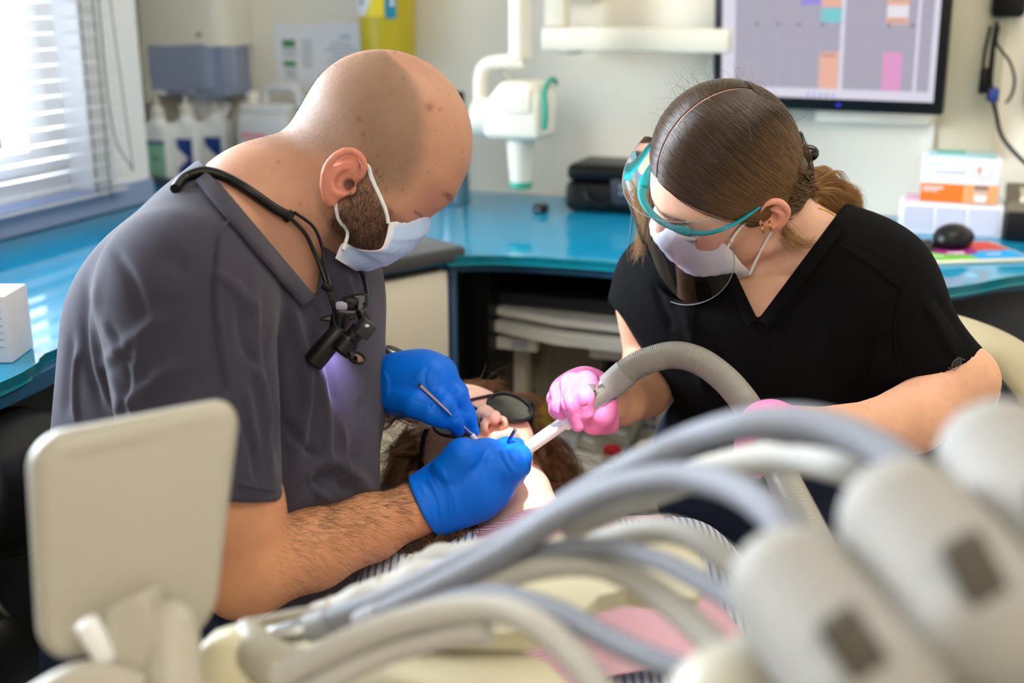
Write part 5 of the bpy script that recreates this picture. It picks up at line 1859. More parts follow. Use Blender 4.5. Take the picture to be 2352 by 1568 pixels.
# sleeve emblem: oval badge outline with a slanted band of stitched lettering strokes
def on_surface(px, py, V, N, off):
    qq, dd = project(V)
    vw = (N * (V - CAM)).sum(1) < 0
    e = np.hypot(qq[:, 0] - px, qq[:, 1] - py) + np.where(vw, 0, 1e6)
    i = np.argmin(e)
    return P(px, py, dd[i]) + N[i] * off, N[i]


pc, nc = on_surface(2196, 835, SAV, SAN, 0.0012)
Me = aim((0, 0, 0), nc, V3(0.55, 0.83, 0))
em = []
for rr in (0.0062, 0.0050):
    em.append(tube([(rr * 0.75 * math.cos(t), rr * 1.15 * math.sin(t), 0) for t in np.linspace(0, 2 * PI, 24)], 0.00022, 5, 40))
em.append(tube([(-0.0034, -0.0074, 0), (-0.0046, -0.0088, 0), (0.0040, -0.0066, 0)], 0.00022, 5))
em.append(tube([(0.0034, 0.0074, 0), (0.0048, 0.0088, 0), (-0.0040, 0.0066, 0)], 0.00022, 5))
for k in range(6):
    y = -0.0036 + 0.0014 * k
    em.append(tube([(-0.0022, y, 0), (0.0, y + 0.0007, 0), (0.0022, y - 0.0002, 0)], 0.0002, 5))
eo = obj('sleeve_emblem', [([(a_ + pc[0], b_ + pc[1], c_ + pc[2]) for a_, b_, c_ in g[0]], g[1]) for g in [xf(join(*em), Me)]][0], mat('grey_stitching', (120, 120, 124), 0.7), assist)

# mask, loops
mg, edge = mask_geo(HA_R, HA_O, [(0.099, 0.016), (0.1165, -0.008), (0.115, -0.03), (0.109, -0.05), (0.101, -0.072), (0.088, -0.092), (0.072, -0.104)],
                    [(0.058, 0.066, -0.006), (0.052, 0.067, -0.028), (0.046, 0.066, -0.052), (0.038, 0.063, -0.078)], power=2.1)
mc = mix(np.tile(L3((230, 237, 248)), (len(edge), 1)), L3((240, 238, 242)), edge)
mk = obj('face_mask', mg, m_mask, assist, 60, mc)
la = world([(0.056, 0.070, -0.010), (0.040, 0.071, 0.006), (0.022, 0.073, 0.018), (0.010, 0.077, 0.030)], HA_R, HA_O)
lb_ = world([(0.040, 0.066, -0.074), (0.026, 0.066, -0.056), (0.010, 0.070, -0.032), (0.003, 0.076, -0.016)], HA_R, HA_O)
obj('ear_loop', tube(np.vstack([la[:1], onto(la[1:], HAV, HAN, 0.0025)]), 0.0024, 8, 40, flat=0.6), m_loop, mk)
obj('ear_loop', tube(np.vstack([lb_[:1], lb_[1:]]), 0.0024, 8, 40, flat=0.6), m_loop, mk)
el_pts = []
rng = np.random.default_rng(12)
for g in (1, -1):
    for k in range(44):
        t = k / 43
        b = np.array([0.0865 - 0.006 * t ** 2, g * (0.021 + 0.026 * t), 0.0035])
        d = np.array([0.8, g * (0.2 + 0.5 * t), -0.45 + rng.normal(0, 0.1)])
        el_pts.append(world([b + d * 0.010 * u + np.array([0, 0, 0.005]) * u * u for u in np.linspace(0, 1, 5)], HA_R, HA_O))
hair('eyelash', np.array(el_pts), 0.00024, m_lash, assist)
eyb = np.exp(-(((qh[:, 2] - 0.035) / 0.0028) ** 2)) * (np.abs(qh[:, 1]) > 0.010) * (np.abs(qh[:, 1]) < 0.05) * (qh[:, 0] > 0.065)
hair('eyebrow', tufts(HAV, HAN, eyb, 300, 0.006, HA_R @ np.array([-0.6, 0.7, 0.0]), 0.15), 0.00011, m_hair_dark, assist)
m_gold = mat('gold', (212, 164, 84), 0.25, metal=1.0)
for (px, py, r) in ((1769, 517, 0.0038), (1752, 524, 0.0036)):
    c0 = P(px, py, 1.355)
    obj('earring', xf(tube([(r * math.cos(t), r * 1.2 * math.sin(t), 0) for t in np.linspace(0, 2 * PI, 20)], 0.0012, 8, 30), aim(c0, V3(0.9, 0.1, 0.3))), m_gold, assist)

# hair: scalp mass + strands + tail
m_hair = bpy.data.materials.new('brown_hair')
m_hair.use_nodes = True
nt = m_hair.node_tree
bs = nt.nodes['Principled BSDF']
hi = nt.nodes.new('ShaderNodeHairInfo')
cr_ = nt.nodes.new('ShaderNodeValToRGB')
cr_.color_ramp.elements[0].color = (*lin((60, 42, 29)), 1)
cr_.color_ramp.elements[1].color = (*lin((160, 118, 70)), 1)
cr_.color_ramp.elements[0].position = 0.25
rv = nt.nodes.new('ShaderNodeMapRange')
rv.inputs['To Min'].default_value = 0.45
rv.inputs['To Max'].default_value = 1.6
nt.links.new(hi.outputs['Random'], rv.inputs['Value'])
nt.links.new(hi.outputs['Intercept'], cr_.inputs[0])
sm = nt.nodes.new('ShaderNodeVectorMath')
sm.operation = 'SCALE'
nt.links.new(cr_.outputs[0], sm.inputs[0])
nt.links.new(rv.outputs[0], sm.inputs['Scale'])
nt.links.new(sm.outputs[0], bs.inputs['Base Color'])
bs.inputs['Roughness'].default_value = 0.32
bs.inputs['Specular IOR Level'].default_value = 0.35
m_hairbase = mat('brown_hair_mass', (62, 44, 32), 0.5, noise=(120, 0.2), attr=True)

HC, HRAD = np.array([0.008, 0, 0.047]), np.array([0.085, 0.080, 0.094])
s = SDF(HA_R, HA_O)
s.el(tuple(HC), tuple(HRAD * 0.988), 0.01)
s.el((-0.034, 0, 0.0), (0.044, 0.058, 0.055), 0.03)
s.rc((-0.050, 0.0, -0.020), (-0.068, 0.0, -0.055), 0.030, 0.020, 0.02)
# forehead, face and ears stay clear
hl = [((0.070, 0, 0.065), (0.82, 0, -0.57)), ((0.012, 0, 0.020), (0.64, 0, -0.76))]
s.wedge([((0.078, 0, 0.074), (-0.86, 0, 0.50)), ((0.020, 0, 0.03), (-0.55, 0, 0.83))], 0.01)
s.el((0.0, 0.088, 0.004), (0.022, 0.03, 0.032), 0.008, 's').el((0.0, -0.088, 0.004), (0.022, 0.03, 0.032), 0.008, 's')
v, f = s.build(0.0025)
qq_ = local(v, HA_R, HA_O)
pt_m = sstep(0.0050, 0.0030, np.abs(qq_[:, 1])) * sstep(-0.055, -0.040, qq_[:, 0]) * (qq_[:, 2] > 0.05)
hm = obj('hair', (v, f), m_hairbase, assist, 180, mix(np.tile(L3((62, 44, 32)), (len(v), 1)), L3((222, 178, 160)), pt_m))
rng = np.random.default_rng(21)
strands = []
K = 26
TAIL = np.array([-0.072, 0.0, -0.058])


def shell(p, off):
    d = (p - HC) / HRAD
    return HC + HRAD * d / np.linalg.norm(d) * (1 + off)


for k in range(7500):
    g = 1 if rng.random() < 0.62 else -1
    u = rng.random() ** 0.9
    part = np.array([0.0900 - 0.140 * u, g * 0.0019, 0.0])
    part[2] = HC[2] + HRAD[2] * math.sqrt(max(0, 1 - ((part[0] - HC[0]) / HRAD[0]) ** 2)) if part[0] < 0.0925 else 0.06
    d0_ = (part - HC) / HRAD
    d0_ /= np.linalg.norm(d0_)
    end = np.array([-0.066, g * rng.uniform(0.0, 0.024), -0.046 + rng.uniform(-0.026, 0.022)])
    d2 = (end - HC) / HRAD
    d2 /= np.linalg.norm(d2)
    side_y = 0.97 - 0.75 * max(0.0, u - 0.35)
    low = 0.02 + 0.30 * (u) + rng.normal(0, 0.06)
    fx = 0.30 - 1.0 * u ** 1.6
    d1 = np.array([fx, g * side_y, low])
    d1 /= np.linalg.norm(d1)
    t = np.linspace(0, 1, K)[:, None]
    pth = (1 - t) ** 2 * d0_ + 2 * t * (1 - t) * d1 * 1.55 + t ** 2 * d2
    pth /= np.linalg.norm(pth, axis=1)[:, None]
    off = (0.0 + 0.038 * np.sin(np.clip(t[:, 0] * 3, 0, PI / 2)) ** 1.3) * rng.uniform(0.7, 1.25) + 0.004 * np.sin(t[:, 0] * 9 + 6 * rng.random())
    strands.append(world(HC + HRAD * pth * (1 + off[:, None]), HA_R, HA_O))
for k in range(2600):
    y0 = rng.normal(0, 0.024)
    x0 = rng.uniform(-0.075, -0.044)
    d0_ = np.array([(x0 - HC[0]) / HRAD[0], y0 / HRAD[1], 0])
    d0_[2] = math.sqrt(max(0.05, 1 - d0_[0] ** 2 - d0_[1] ** 2))
    d0_ /= np.linalg.norm(d0_)
    end = np.array([-0.066, rng.normal(0, 0.018), -0.048 + rng.uniform(-0.016, 0.016)])
    d2 = (end - HC) / HRAD
    d2 /= np.linalg.norm(d2)
    d1 = d0_ + d2 + np.array([-0.5, y0 * 12, 0.1])
    d1 /= np.linalg.norm(d1)
    t = np.linspace(0, 1, K)[:, None]
    pth = (1 - t) ** 2 * d0_ + 2 * t * (1 - t) * d1 * 1.3 + t ** 2 * d2
    pth /= np.linalg.norm(pth, axis=1)[:, None]
    off = 0.030 * np.sin(np.clip(t[:, 0] * 3 + 0.5, 0, PI / 2)) * rng.uniform(0.7, 1.25)
    strands.append(world(HC + HRAD * pth * (1 + off[:, None]), HA_R, HA_O))
hv_, hn_ = v, normals(v, f)
ql_ = qq_
cand = np.where((ql_[:, 0] < 0.005) & (ql_[:, 2] < 0.045) & (ql_[:, 2] > -0.05) & (np.abs(ql_[:, 1]) > 0.03))[0]
tailw = world([TAIL], HA_R, HA_O)[0]
nape = []
for k in range(150):
    b = hv_[rng.choice(cand)]
    e = tailw + rng.normal(0, 0.010, 3)
    gd = onto(np.linspace(b, e, 12), hv_, hn_, 0.0015)
    gd = spline((gd[:-2] * 0.5 + gd[1:-1] * 0.5), K)
    for m in range(18):
        j = rng.normal(0, 0.0022, 3)
        nape.append(gd + j + rng.normal(0, 0.0006, 3))
hair('hair_strand', np.array(strands), 0.00030, m_hair, hm)
hair('nape_strand', np.array(nape), 0.00028, mat('mid_brown_hair', (112, 80, 50), 0.4, spec=0.35), hm)
# pony tail strands curling to the right, flyaways
tail = []
tb = world([TAIL], HA_R, HA_O)[0]
for c in range(150):
    cj = rng.normal(0, 0.011, 3)
    kind = rng.random()
    sag = rng.normal(0, 10)
    if kind < 0.68:
        ctrl = [tb + cj * 0.8, P(1872, 434 + sag, 1.47) + cj, P(1902 + rng.normal(0, 8), 458 + sag, 1.48) + cj, P(1930 + rng.normal(0, 14), 488 + rng.normal(0, 6), 1.48) + cj * 0.6]
    elif kind < 0.86:
        ctrl = [tb + cj, P(1872, 422, 1.47) + cj * 0.6, P(1900, 414 + sag * 0.4, 1.48) + cj * 0.4, P(1920, 446, 1.48) + cj * 0.4, P(1922, 480, 1.48) + cj * 0.5]
    else:
        ctrl = [tb + cj, P(1888, 440, 1.47) + cj * 0.4, P(1925, 430 + sag * 0.3, 1.48) + cj * 0.3, P(1955, 446, 1.48) + cj * 0.25, P(1966, 472, 1.48) + cj * 0.2, P(1963 + rng.normal(0, 3), 494, 1.48) + cj * 0.2]
    wig = rng.uniform(0, 6.28)
    for k in range(26):
        j = rng.normal(0, 0.0016, 3)
        tail.append(spline([q_ + j * (0.6 + 0.5 * i_) + 0.0012 * math.sin(wig + 2.0 * i_) for i_, q_ in enumerate(ctrl)], 24))
m_tail = mat('light_brown_hair', (158, 116, 68), 0.4, spec=0.4)
hair('hair_tail', np.array(tail), 0.00020, m_tail, hm)
fly = []
for k in range(150):
    d_ = rng.normal(0, 1, 3)
    d_[2] = abs(d_[2]) + 0.2
    d_[0] = -abs(d_[0]) * 0.8 + 0.3
    b = shell(HC + d_ * HRAD, 0.03)
    e = b + (b - HC) * rng.uniform(0.04, 0.16) + rng.normal(0, 0.012, 3)
    fly.append(spline(world([b, (b + e) / 2 + rng.normal(0, 0.006, 3), e + rng.normal(0, 0.008, 3)], HA_R, HA_O), 10))
hair('flyaway_hair', np.array([x for x in fly]), 0.00012, m_hair, hm)
wisp = []
for k in range(70):
    j = rng.normal(0, 0.003, 3)
    wisp.append(spline([P(1790, 505, 1.41) + j, P(1815, 545, 1.40) + j * 2, P(1845 + rng.normal(0, 8), 560, 1.40) + j, P(1880 + rng.normal(0, 10), 555 + rng.normal(0, 6), 1.40) + j], 14))
for k in range(90):
    j = rng.normal(0, 0.005, 3)
    wisp.append(spline([P(1480, 440, 1.47) + j, P(1476, 500, 1.48) + j, P(1468, 560, 1.49) + j, P(1462 + rng.normal(0, 8), 590, 1.49) + j], 14))
hair('hair_wisp', np.array(wisp), 0.00022, m_tail, hm)

# claw clip
hk_ = thing('hair_claw', 'black claw clip holding the brown hair at the back of the head', 'hair clip', P(1845, 345, 1.43))
hc0 = P(1845, 345, 1.43)
s = SDF()
s.chain([P(1838, 312, 1.43) - hc0, P(1842, 340, 1.43) - hc0, P(1838, 378, 1.43) - hc0], [0.006, 0.008, 0.007], 0.006, sq=(RIGHT, 0.6))
s.el(P(1858, 352, 1.42) - hc0, (0.012, 0.008, 0.010), 0.004)
s.rc(P(1846, 350, 1.43) - hc0, P(1860, 352, 1.42) - hc0, 0.006, 0.006, 0.006)
s.el(P(1861, 345, 1.405) - hc0, (0.006, 0.006, 0.006), 0.003, 's')
v, f = s.build(0.0014)
obj('claw', (v, f), mat('glossy_black', (14, 14, 15), 0.18), hk_, 180)
obj('spring', tube([P(1848, 330, 1.425) - hc0, P(1852, 338, 1.42) - hc0, P(1849, 346, 1.42) - hc0, P(1853, 352, 1.415) - hc0], 0.0010, 6), m_steel, hk_)

# pink glove round the suction handle
s = SDF()
s.rc(P(1408, 930, 1.455), P(1375, 925, 1.445), 0.0275, 0.029, 0.02)
s.rc(P(1375, 925, 1.447), P(1330, 903, 1.440), 0.029, 0.025, 0.02)
s.rc(P(1345, 886, 1.435), P(1302, 908, 1.438), 0.021, 0.021, 0.02)
s.finger([P(1352, 884, 1.425), P(1345, 878, 1.392), P(1340, 912, 1.362), P(1345, 948, 1.368)], [0.0150, 0.0128, 0.0112, 0.0094], 0.006, 0.002)
s.finger([P(1322, 884, 1.430), P(1312, 882, 1.398), P(1311, 925, 1.364), P(1328, 974, 1.376)], [0.0148, 0.0126, 0.0110, 0.0090], 0.006, 0.002)
s.finger([P(1300, 896, 1.435), P(1287, 900, 1.408), P(1287, 935, 1.384), P(1306, 966, 1.392)], [0.0142, 0.0118, 0.0102, 0.0084], 0.006, 0.002)
s.finger([P(1290, 910, 1.445), P(1278, 915, 1.425), P(1280, 940, 1.410), P(1298, 962, 1.412)], [0.0130, 0.0108, 0.0094, 0.0080], 0.006, 0.002)
s.finger([P(1392, 958, 1.435), P(1366, 962, 1.412), P(1384, 950, 1.392), P(1398, 928, 1.390)], [0.021, 0.0165, 0.0135, 0.0110], 0.010, 0.003)
s.rc(P(1404, 930, 1.452), P(1416, 930, 1.46), 0.029, 0.0305, 0.006)
s.cut(P(1409, 930, 1.45), V3(1, 0.1, -0.12), 0.003)
v, f = s.build(0.0016)
v = folds(v, f, [([(1318, 868), (1312, 900), (1320, 950)], 3, -0.0022), ([(1296, 880), (1290, 910), (1300, 945)], 3, -0.0018), ([(1385, 930), (1400, 922)], 3, -0.0016), ([(1386, 930), (1396, 942)], 3, -0.0014), ([(1350, 880), (1345, 900)], 3, -0.001), ([(1335, 935), (1350, 930)], 3, -0.001), ([(1345, 968), (1370, 975)], 4, -0.001)])
obj('glove', (v, f), m_gpink, assist, 180)
s = SDF()
h0 = P(1795, 968, 1.285)
s.rc(P(1820, 980, 1.292), P(1772, 975, 1.275), 0.027, 0.034, 0.02, sq=(UPV, 0.8))
for k in range(4):
    b = P(1770, 958 + 14 * k, 1.272)
    s.finger([b, b + V3(-0.022, -0.006, 0.015), b + V3(-0.030, -0.026, 0.018), b + V3(-0.018, -0.036, 0.012)], [0.013, 0.0115, 0.0105, 0.009], 0.006)
s.finger([P(1790, 990, 1.265), P(1770, 1005, 1.25), P(1752, 1012, 1.245)], [0.016, 0.013, 0.0105], 0.008)
v, f = s.build(0.002)
obj('glove', (v, f), m_gpink, assist, 180)

# =================================================================== PATIENT
HP_R = frame_cam((0.130, 0.790, 0.598), (-0.466, 0.562, -0.683))
HP_O = P(1101, 1098, 1.53)
dims_p = dict(cranium=((-0.002, 0, 0.050), (0.092, 0.073, 0.080)), chin=(0.070, -0.098), w=0.95, fore=0.088, brow=(0.088, 0.036), eye=(0.073, 0.012),
              nose=((0.088, 0, 0.028), (0.112, 0, -0.011)), ear_y=0.074, nose_r=(0.0068, 0.0078, 0.0092))
TA = np.array([0.03, 1.25, 0.655])
TD = np.array([0.22, -0.975, -0.07])
TD /= np.linalg.norm(TD)
TLAT = np.cross([0, 0, 1.0], TD)
TLAT /= -np.linalg.norm(TLAT)
if TLAT[0] < 0:
    TLAT = -TLAT
TN = np.cross(TLAT, TD)
if TN[2] < 0:
    TN = -TN


def tp(s_, w_, n_=0.0):
    return TA + TD * s_ + TLAT * w_ + TN * n_


def to_p(p):
    return HP_R.T @ (np.asarray(p) - HP_O)


s = SDF(HP_R, HP_O)
head_solid(s, dims_p)
s.chain([(0.094, 0.024, -0.046), (0.103, 0.010, -0.037), (0.103, -0.010, -0.037), (0.094, -0.024, -0.046)], [0.004, 0.006, 0.006, 0.004], 0.010)
s.chain([(0.088, 0.023, -0.052), (0.093, 0.010, -0.072), (0.093, -0.010, -0.072), (0.088, -0.023, -0.052)], [0.004, 0.007, 0.007, 0.004], 0.010)
s.el((0.098, 0, -0.056), (0.026, 0.019, 0.0095), 0.004, 's')
s.rc((-0.012, 0, -0.04), to_p(tp(-0.035, 0, 0.0)), 0.052, 0.055, 0.03)
s.rc((0.03, 0, -0.085), to_p(tp(-0.03, 0, 0.03)), 0.026, 0.045, 0.04)
s.rc(to_p(tp(0.0, -0.15, 0.0)), to_p(tp(0.0, 0.15, 0.0)), 0.055, 0.055, 0.05)
v, f = s.build(0.0021)
q = local(v, HP_R, HP_O)
HPV, HPN = v, normals(v, f)
skin_p = L3((232, 186, 164))
col = np.tile(skin_p, (len(v), 1))
nm = np.exp(-(np.linalg.norm(q - np.array([0.112, 0, -0.014]), axis=1) / 0.020) ** 2)
col = mix(col, L3((216, 132, 122)), 0.45 * nm)
li = np.exp(-((np.hypot((q[:, 2] + 0.055) / 0.75, q[:, 1] * 0.62) - 0.0175) / 0.006) ** 2) * (q[:, 0] > 0.084)
col = mix(col, L3((206, 116, 112)), 0.75 * np.clip(li, 0, 1))
mo_ = (np.hypot((q[:, 2] + 0.056) / 0.0105, q[:, 1] / 0.020) < 1) * (q[:, 0] < 0.1) * (q[:, 0] > 0.06)
col = mix(col, L3((150, 50, 48)), 0.9 * mo_)
nl = np.exp(-((np.hypot(q[:, 0] - 0.1035, (np.abs(q[:, 1]) - 0.0074) * 1.6) / 0.0048) ** 4)) * (q[:, 2] < -0.010) * (q[:, 2] > -0.026)  # nostrils: shade of the openings painted into the skin
col = mix(col, L3((90, 38, 34)), 0.85 * nl)
part_h = (v, f, col)
s = SDF()
s.rc(tp(0.06, 0), tp(0.62, 0), 0.13, 0.13, 0.03, sq=(TN, 0.6))
for g in (1, -1):
    s.rc(tp(0.03, 0.17 * g), tp(0.30, 0.235 * g, -0.03), 0.046, 0.040, 0.03).rc(tp(0.30, 0.235 * g, -0.03), tp(0.50, 0.13 * g, 0.075), 0.038, 0.028, 0.02)
    s.rc(tp(0.50, 0.13 * g, 0.075), tp(0.56, 0.08 * g, 0.10), 0.030, 0.022, 0.02)
    s.rc(tp(0.66, 0.10 * g, -0.01), tp(1.0, 0.11 * g, -0.02), 0.085, 0.06, 0.03)
v, f = s.build(0.007)
part_t = (v, f, np.tile(skin_p, (len(v), 1)))
V_, F_, C_ = join_np(part_h, part_t)
patient = obj('person', (V_, F_), m_skin, None, 180, C_)
tag(patient, 'patient with curly brown hair lying back with open mouth under the blue gloves', 'person')

# striped blouse and jeans
m_stripe = mat('blue_white_stripe_cotton', (206, 214, 230), 0.85)
nt = m_stripe.node_tree
tc = nt.nodes.new('ShaderNodeTexCoord')
wv = nt.nodes.new('ShaderNodeTexWave')
wv.inputs['Scale'].default_value = 40
wv.bands_direction = 'X'
mr = nt.nodes.new('ShaderNodeValToRGB')
mr.color_ramp.elements[0].color = (*lin((226, 230, 238)), 1)
mr.color_ramp.elements[0].position = 0.55
mr.color_ramp.elements[1].color = (*lin((120, 142, 182)), 1)
mr.color_ramp.elements[1].position = 0.75
nt.links.new(tc.outputs['Object'], wv.inputs['Vector'])
nt.links.new(wv.outputs['Fac'], mr.inputs[0])
nt.links.new(mr.outputs[0], nt.nodes['Principled BSDF'].inputs['Base Color'])
s = SDF()
s.rc(tp(0.06, 0), tp(0.62, 0), 0.142, 0.145, 0.03, sq=(TN, 0.62))
s.rc(tp(0.03, -0.15, -0.01), tp(0.03, 0.15, -0.01), 0.066, 0.066, 0.04)
for g in (1, -1):
    s.rc(tp(0.03, 0.17 * g), tp(0.30, 0.235 * g, -0.03), 0.058, 0.052, 0.03).rc(tp(0.30, 0.235 * g, -0.03), tp(0.48, 0.14 * g, 0.07), 0.050, 0.042, 0.02)
s.rc(tp(-0.12, 0, 0.05), tp(0.02, 0, 0.08), 0.075, 0.075, 0.01, 's')
s.cut(tp(0.66, 0), TD)
v, f = s.build(0.005)
obj('blouse', (v, f), m_stripe, patient, 180)
s = SDF()
for g in (1, -1):
    s.rc(tp(0.64, 0.09 * g, -0.01), tp(1.0, 0.11 * g, -0.02), 0.10, 0.075, 0.04)
v, f = s.build(0.009)
obj('trousers', (v, f), mat('blue_denim', (50, 66, 104), 0.9), patient, 180)

# curly hair
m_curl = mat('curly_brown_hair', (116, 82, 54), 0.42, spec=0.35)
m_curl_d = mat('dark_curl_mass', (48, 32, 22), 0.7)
s = SDF(HP_R, HP_O)
s.el((-0.020, 0.005, 0.046), (0.099, 0.093, 0.079), 0.02)
for g in (1, -1):
    s.el((-0.045, 0.080 * g if g > 0 else -0.066, -0.020), (0.050, 0.034, 0.080), 0.03)
    s.el((-0.060, 0.075 * g if g > 0 else -0.068, -0.090), (0.045, 0.038, 0.055), 0.03)
s.el((0.078, 0, -0.014), (0.085, 0.071, 0.084), 0.01, 's')
s.rc(to_p(P(1040, 1240, 1.37)), to_p(P(985, 1290, 1.335)), 0.032, 0.036, 0.03)
s.rc(to_p(P(1010, 1262, 1.35)), to_p(P(925, 1312, 1.32)), 0.030, 0.032, 0.03)
v, f = s.build(0.0045)
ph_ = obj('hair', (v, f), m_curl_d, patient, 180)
n = normals(v, f)
rng = np.random.default_rng(31)
GL = HP_R.T @ np.array([0, 0, -1.0])
ql = local(v, HP_R, HP_O)
dn = local(n + HP_O, HP_R, HP_O)
NCL, PER, K = 760, 24, 40
t = np.linspace(0, 1, K)
paths = []
for c in range(NCL):
    i = rng.integers(len(v))
    b, out = ql[i], dn[i]
    g = 1 if b[1] > 0 else -1
    flow = GL * 0.6 + np.array([-0.2, g * (0.45 if g > 0 else 0.2), -0.6]) + out * 0.25
    if b[0] > 0.045 and b[2] > 0.03:
        flow = np.array([-0.5, g * 0.9, 0.1]) + out * 0.2
    flow /= np.linalg.norm(flow)
    a1 = np.cross(flow, out)
    a1 /= np.linalg.norm(a1) + 1e-9
    a2 = np.cross(flow, a1)
    ln, rr, fr, phs = rng.uniform(0.05, 0.10), rng.uniform(0.003, 0.007), rng.uniform(1.2, 3.0), rng.uniform(0, 6.28)
    bend = rng.normal(0, 0.012, 3)
    w = np.clip(t * 4, 0, 1)
    for k in range(PER):
        j = rng.normal(0, 1, 3)
        p2 = phs + rng.normal(0, 0.25)
        f2 = fr * rng.uniform(0.95, 1.05)
        l2 = ln * rng.uniform(0.75, 1.1)
        spread = (0.0045 * (1 - 0.75 * np.sin(PI * np.clip(t * 0.8, 0, 1))))[:, None]
        paths.append(b + j * spread + flow * (l2 * t)[:, None] + out * (0.012 * np.sin(t * PI * 0.8))[:, None] + bend * (t ** 1.5)[:, None]
                     + a1 * (rr * w * np.cos(p2 + 6.28 * f2 * t))[:, None] + a2 * (rr * w * np.sin(p2 + 6.28 * f2 * t))[:, None])
paths = np.array(paths)
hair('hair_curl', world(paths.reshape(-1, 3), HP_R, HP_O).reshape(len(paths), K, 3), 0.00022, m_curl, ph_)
fz = []
for k in range(500):
    d_ = np.array([rng.uniform(-0.6, 0.5), rng.normal(0, 0.8), rng.uniform(-0.3, 1.0)])
    d_ /= np.linalg.norm(d_)
    b = np.array([-0.02, 0, 0.045]) + d_ * np.array([0.09, 0.08, 0.085])
    e = b + d_ * rng.uniform(0.015, 0.045) + rng.normal(0, 0.012, 3)
    fz.append(spline(world([b, (b + e) / 2 + rng.normal(0, 0.007, 3), e, e + rng.normal(0, 0.010, 3)], HP_R, HP_O), 14))
hair('hair_frizz', np.array(fz), 0.00018, m_curl, ph_)

# sunglasses on the patient
m_frame = mat('navy_black_frame', (16, 18, 30), 0.3)
m_lens = mat('smoked_lens', (26, 27, 20), 0.06, spec=0.7, coat=0.3)
sg = thing('sunglasses', 'dark aviator protective glasses on the lying patient', 'sunglasses', world([(0.094, 0, 0.02)], HP_R, HP_O)[0])
so_ = sg.location


def hpw(pts):
    return world(pts, HP_R, HP_O) - np.array(so_)


def lens_outline(g, n=36, k=1.0):
    out = []
    for a in np.linspace(0, 2 * PI, n, endpoint=False):
        y = 0.0290 * math.cos(a) * k
        z = 0.0255 * math.sin(a) * k
        if math.sin(a) < 0:
            z *= 1.12
            y *= 1 - 0.12 * (-math.sin(a))
        yy = g * (0.0365 + y)
        out.append((0.1035 - 4.2 * max(0, abs(yy) - 0.012) ** 2, yy, 0.012 + z))
    return out


for g in (1, -1):
    ol = lens_outline(g)
    rim = obj('rim', tube([*hpw(ol), hpw(ol)[0]], 0.0024, 8, 80), m_frame, sg)
    pts = lens_outline(g, 36, 0.98)
    c = np.mean(pts, 0) + np.array([0.0015, 0, 0])
    vv_ = [tuple(x) for x in hpw([c] + [tuple((np.array(c) + (np.array(p) - c) * 0.55) + np.array([0.0005, 0, 0])) for p in pts] + pts)]
    ff = []
    for a in range(36):
        b = (a + 1) % 36
        ff += [[0, 1 + a, 1 + b], [1 + a, 37 + a, 37 + b, 1 + b]]
    obj('lens', (vv_, ff), m_lens, sg, 180)
    te = [(0.089, g * 0.0715, 0.022), (0.070, g * 0.0755, 0.022), (0.04, g * 0.0775, 0.018), (0.0, g * 0.0795, 0.014), (-0.02, g * 0.080, -0.004)]
    obj('temple', tube(hpw(te), [0.0045, 0.0040, 0.0032, 0.0026, 0.002], 8, 30, flat=0.6), m_frame, sg)
obj('bridge', tube(hpw([(0.1035, 0.010, 0.016), (0.106, 0, 0.018), (0.1035, -0.010, 0.016)]), 0.0022, 8, 14), m_frame, sg)
obj('brow_bar', tube(hpw([(0.1025, 0.028, 0.037), (0.105, 0.010, 0.035), (0.105, -0.010, 0.035), (0.1025, -0.028, 0.037)]), 0.0020, 8, 20), m_frame, sg)

# pink bib with chain
m_bib = mat('pink_bib', (238, 190, 206), 0.9, spec=0.1)
nt = m_bib.node_tree
tc = nt.nodes.new('ShaderNodeTexCoord')
mp_ = nt.nodes.new('ShaderNodeMapping')
mp_.inputs['Rotation'].default_value = (0, 0, math.atan2(TD[0], -TD[1]))
wv = nt.nodes.new('ShaderNodeTexWave')
wv.bands_direction = 'Y'
wv.inputs['Scale'].default_value = 70
bp = nt.nodes.new('ShaderNodeBump')
bp.inputs['Strength'].default_value = 0.6
bp.inputs['Distance'].default_value = 0.002
nt.links.new(tc.outputs['Object'], mp_.inputs[0])
nt.links.new(mp_.outputs[0], wv.inputs['Vector'])
nt.links.new(wv.outputs['Fac'], bp.inputs['Height'])
nt.links.new(bp.outputs[0], nt.nodes['Principled BSDF'].inputs['Normal'])
rows = []
NB, MB_ = 46, 34
for i_ in range(NB):
    s_ = -0.008 + 0.353 * i_ / (NB - 1)
    row = []
    for j in range(MB_):
        w_ = -0.165 + 0.33 * j / (MB_ - 1)
        hgt = 0.62 * math.sqrt(max(0.0, 0.168 ** 2 - w_ * w_)) + 0.006 if abs(w_) < 0.168 else 0.0
        if s_ < 0.08:
            m_ = (0.08 - s_) / 0.088
            hgt = hgt * (1 - m_) + m_ * (0.055 + 0.02 * math.exp(-(w_ / 0.05) ** 2) - 0.30 * w_ * w_)
        hgt += 0.0015 * math.sin(22 * w_ + 5 * s_) + 0.001 * math.sin(31 * s_)
        lift = 0.010 * math.exp(-((s_ + 0.004) / 0.012) ** 2)
        row.append(tp(s_, w_, hgt + lift))
    rows.append(row)
g3 = np.array(rows)
b0 = tp(0, 0, 0.09)
bib = thing('bib', 'pink ribbed paper bib spread over the lying patient', 'bib', b0)
v1, f1 = grid_geo(g3 - b0)
v2, f2 = grid_geo(g3 - b0 - TN * 0.0012)
obj('sheet', join((v1, f1), (v2, [x[::-1] for x in f2])), m_bib, bib, 180)
ch = [tp(-0.002, -0.155, 0.055), tp(-0.02, -0.13, 0.065), tp(-0.06, -0.10, 0.065), tp(-0.11, -0.08, 0.02)]
chp = spline(ch, 30)
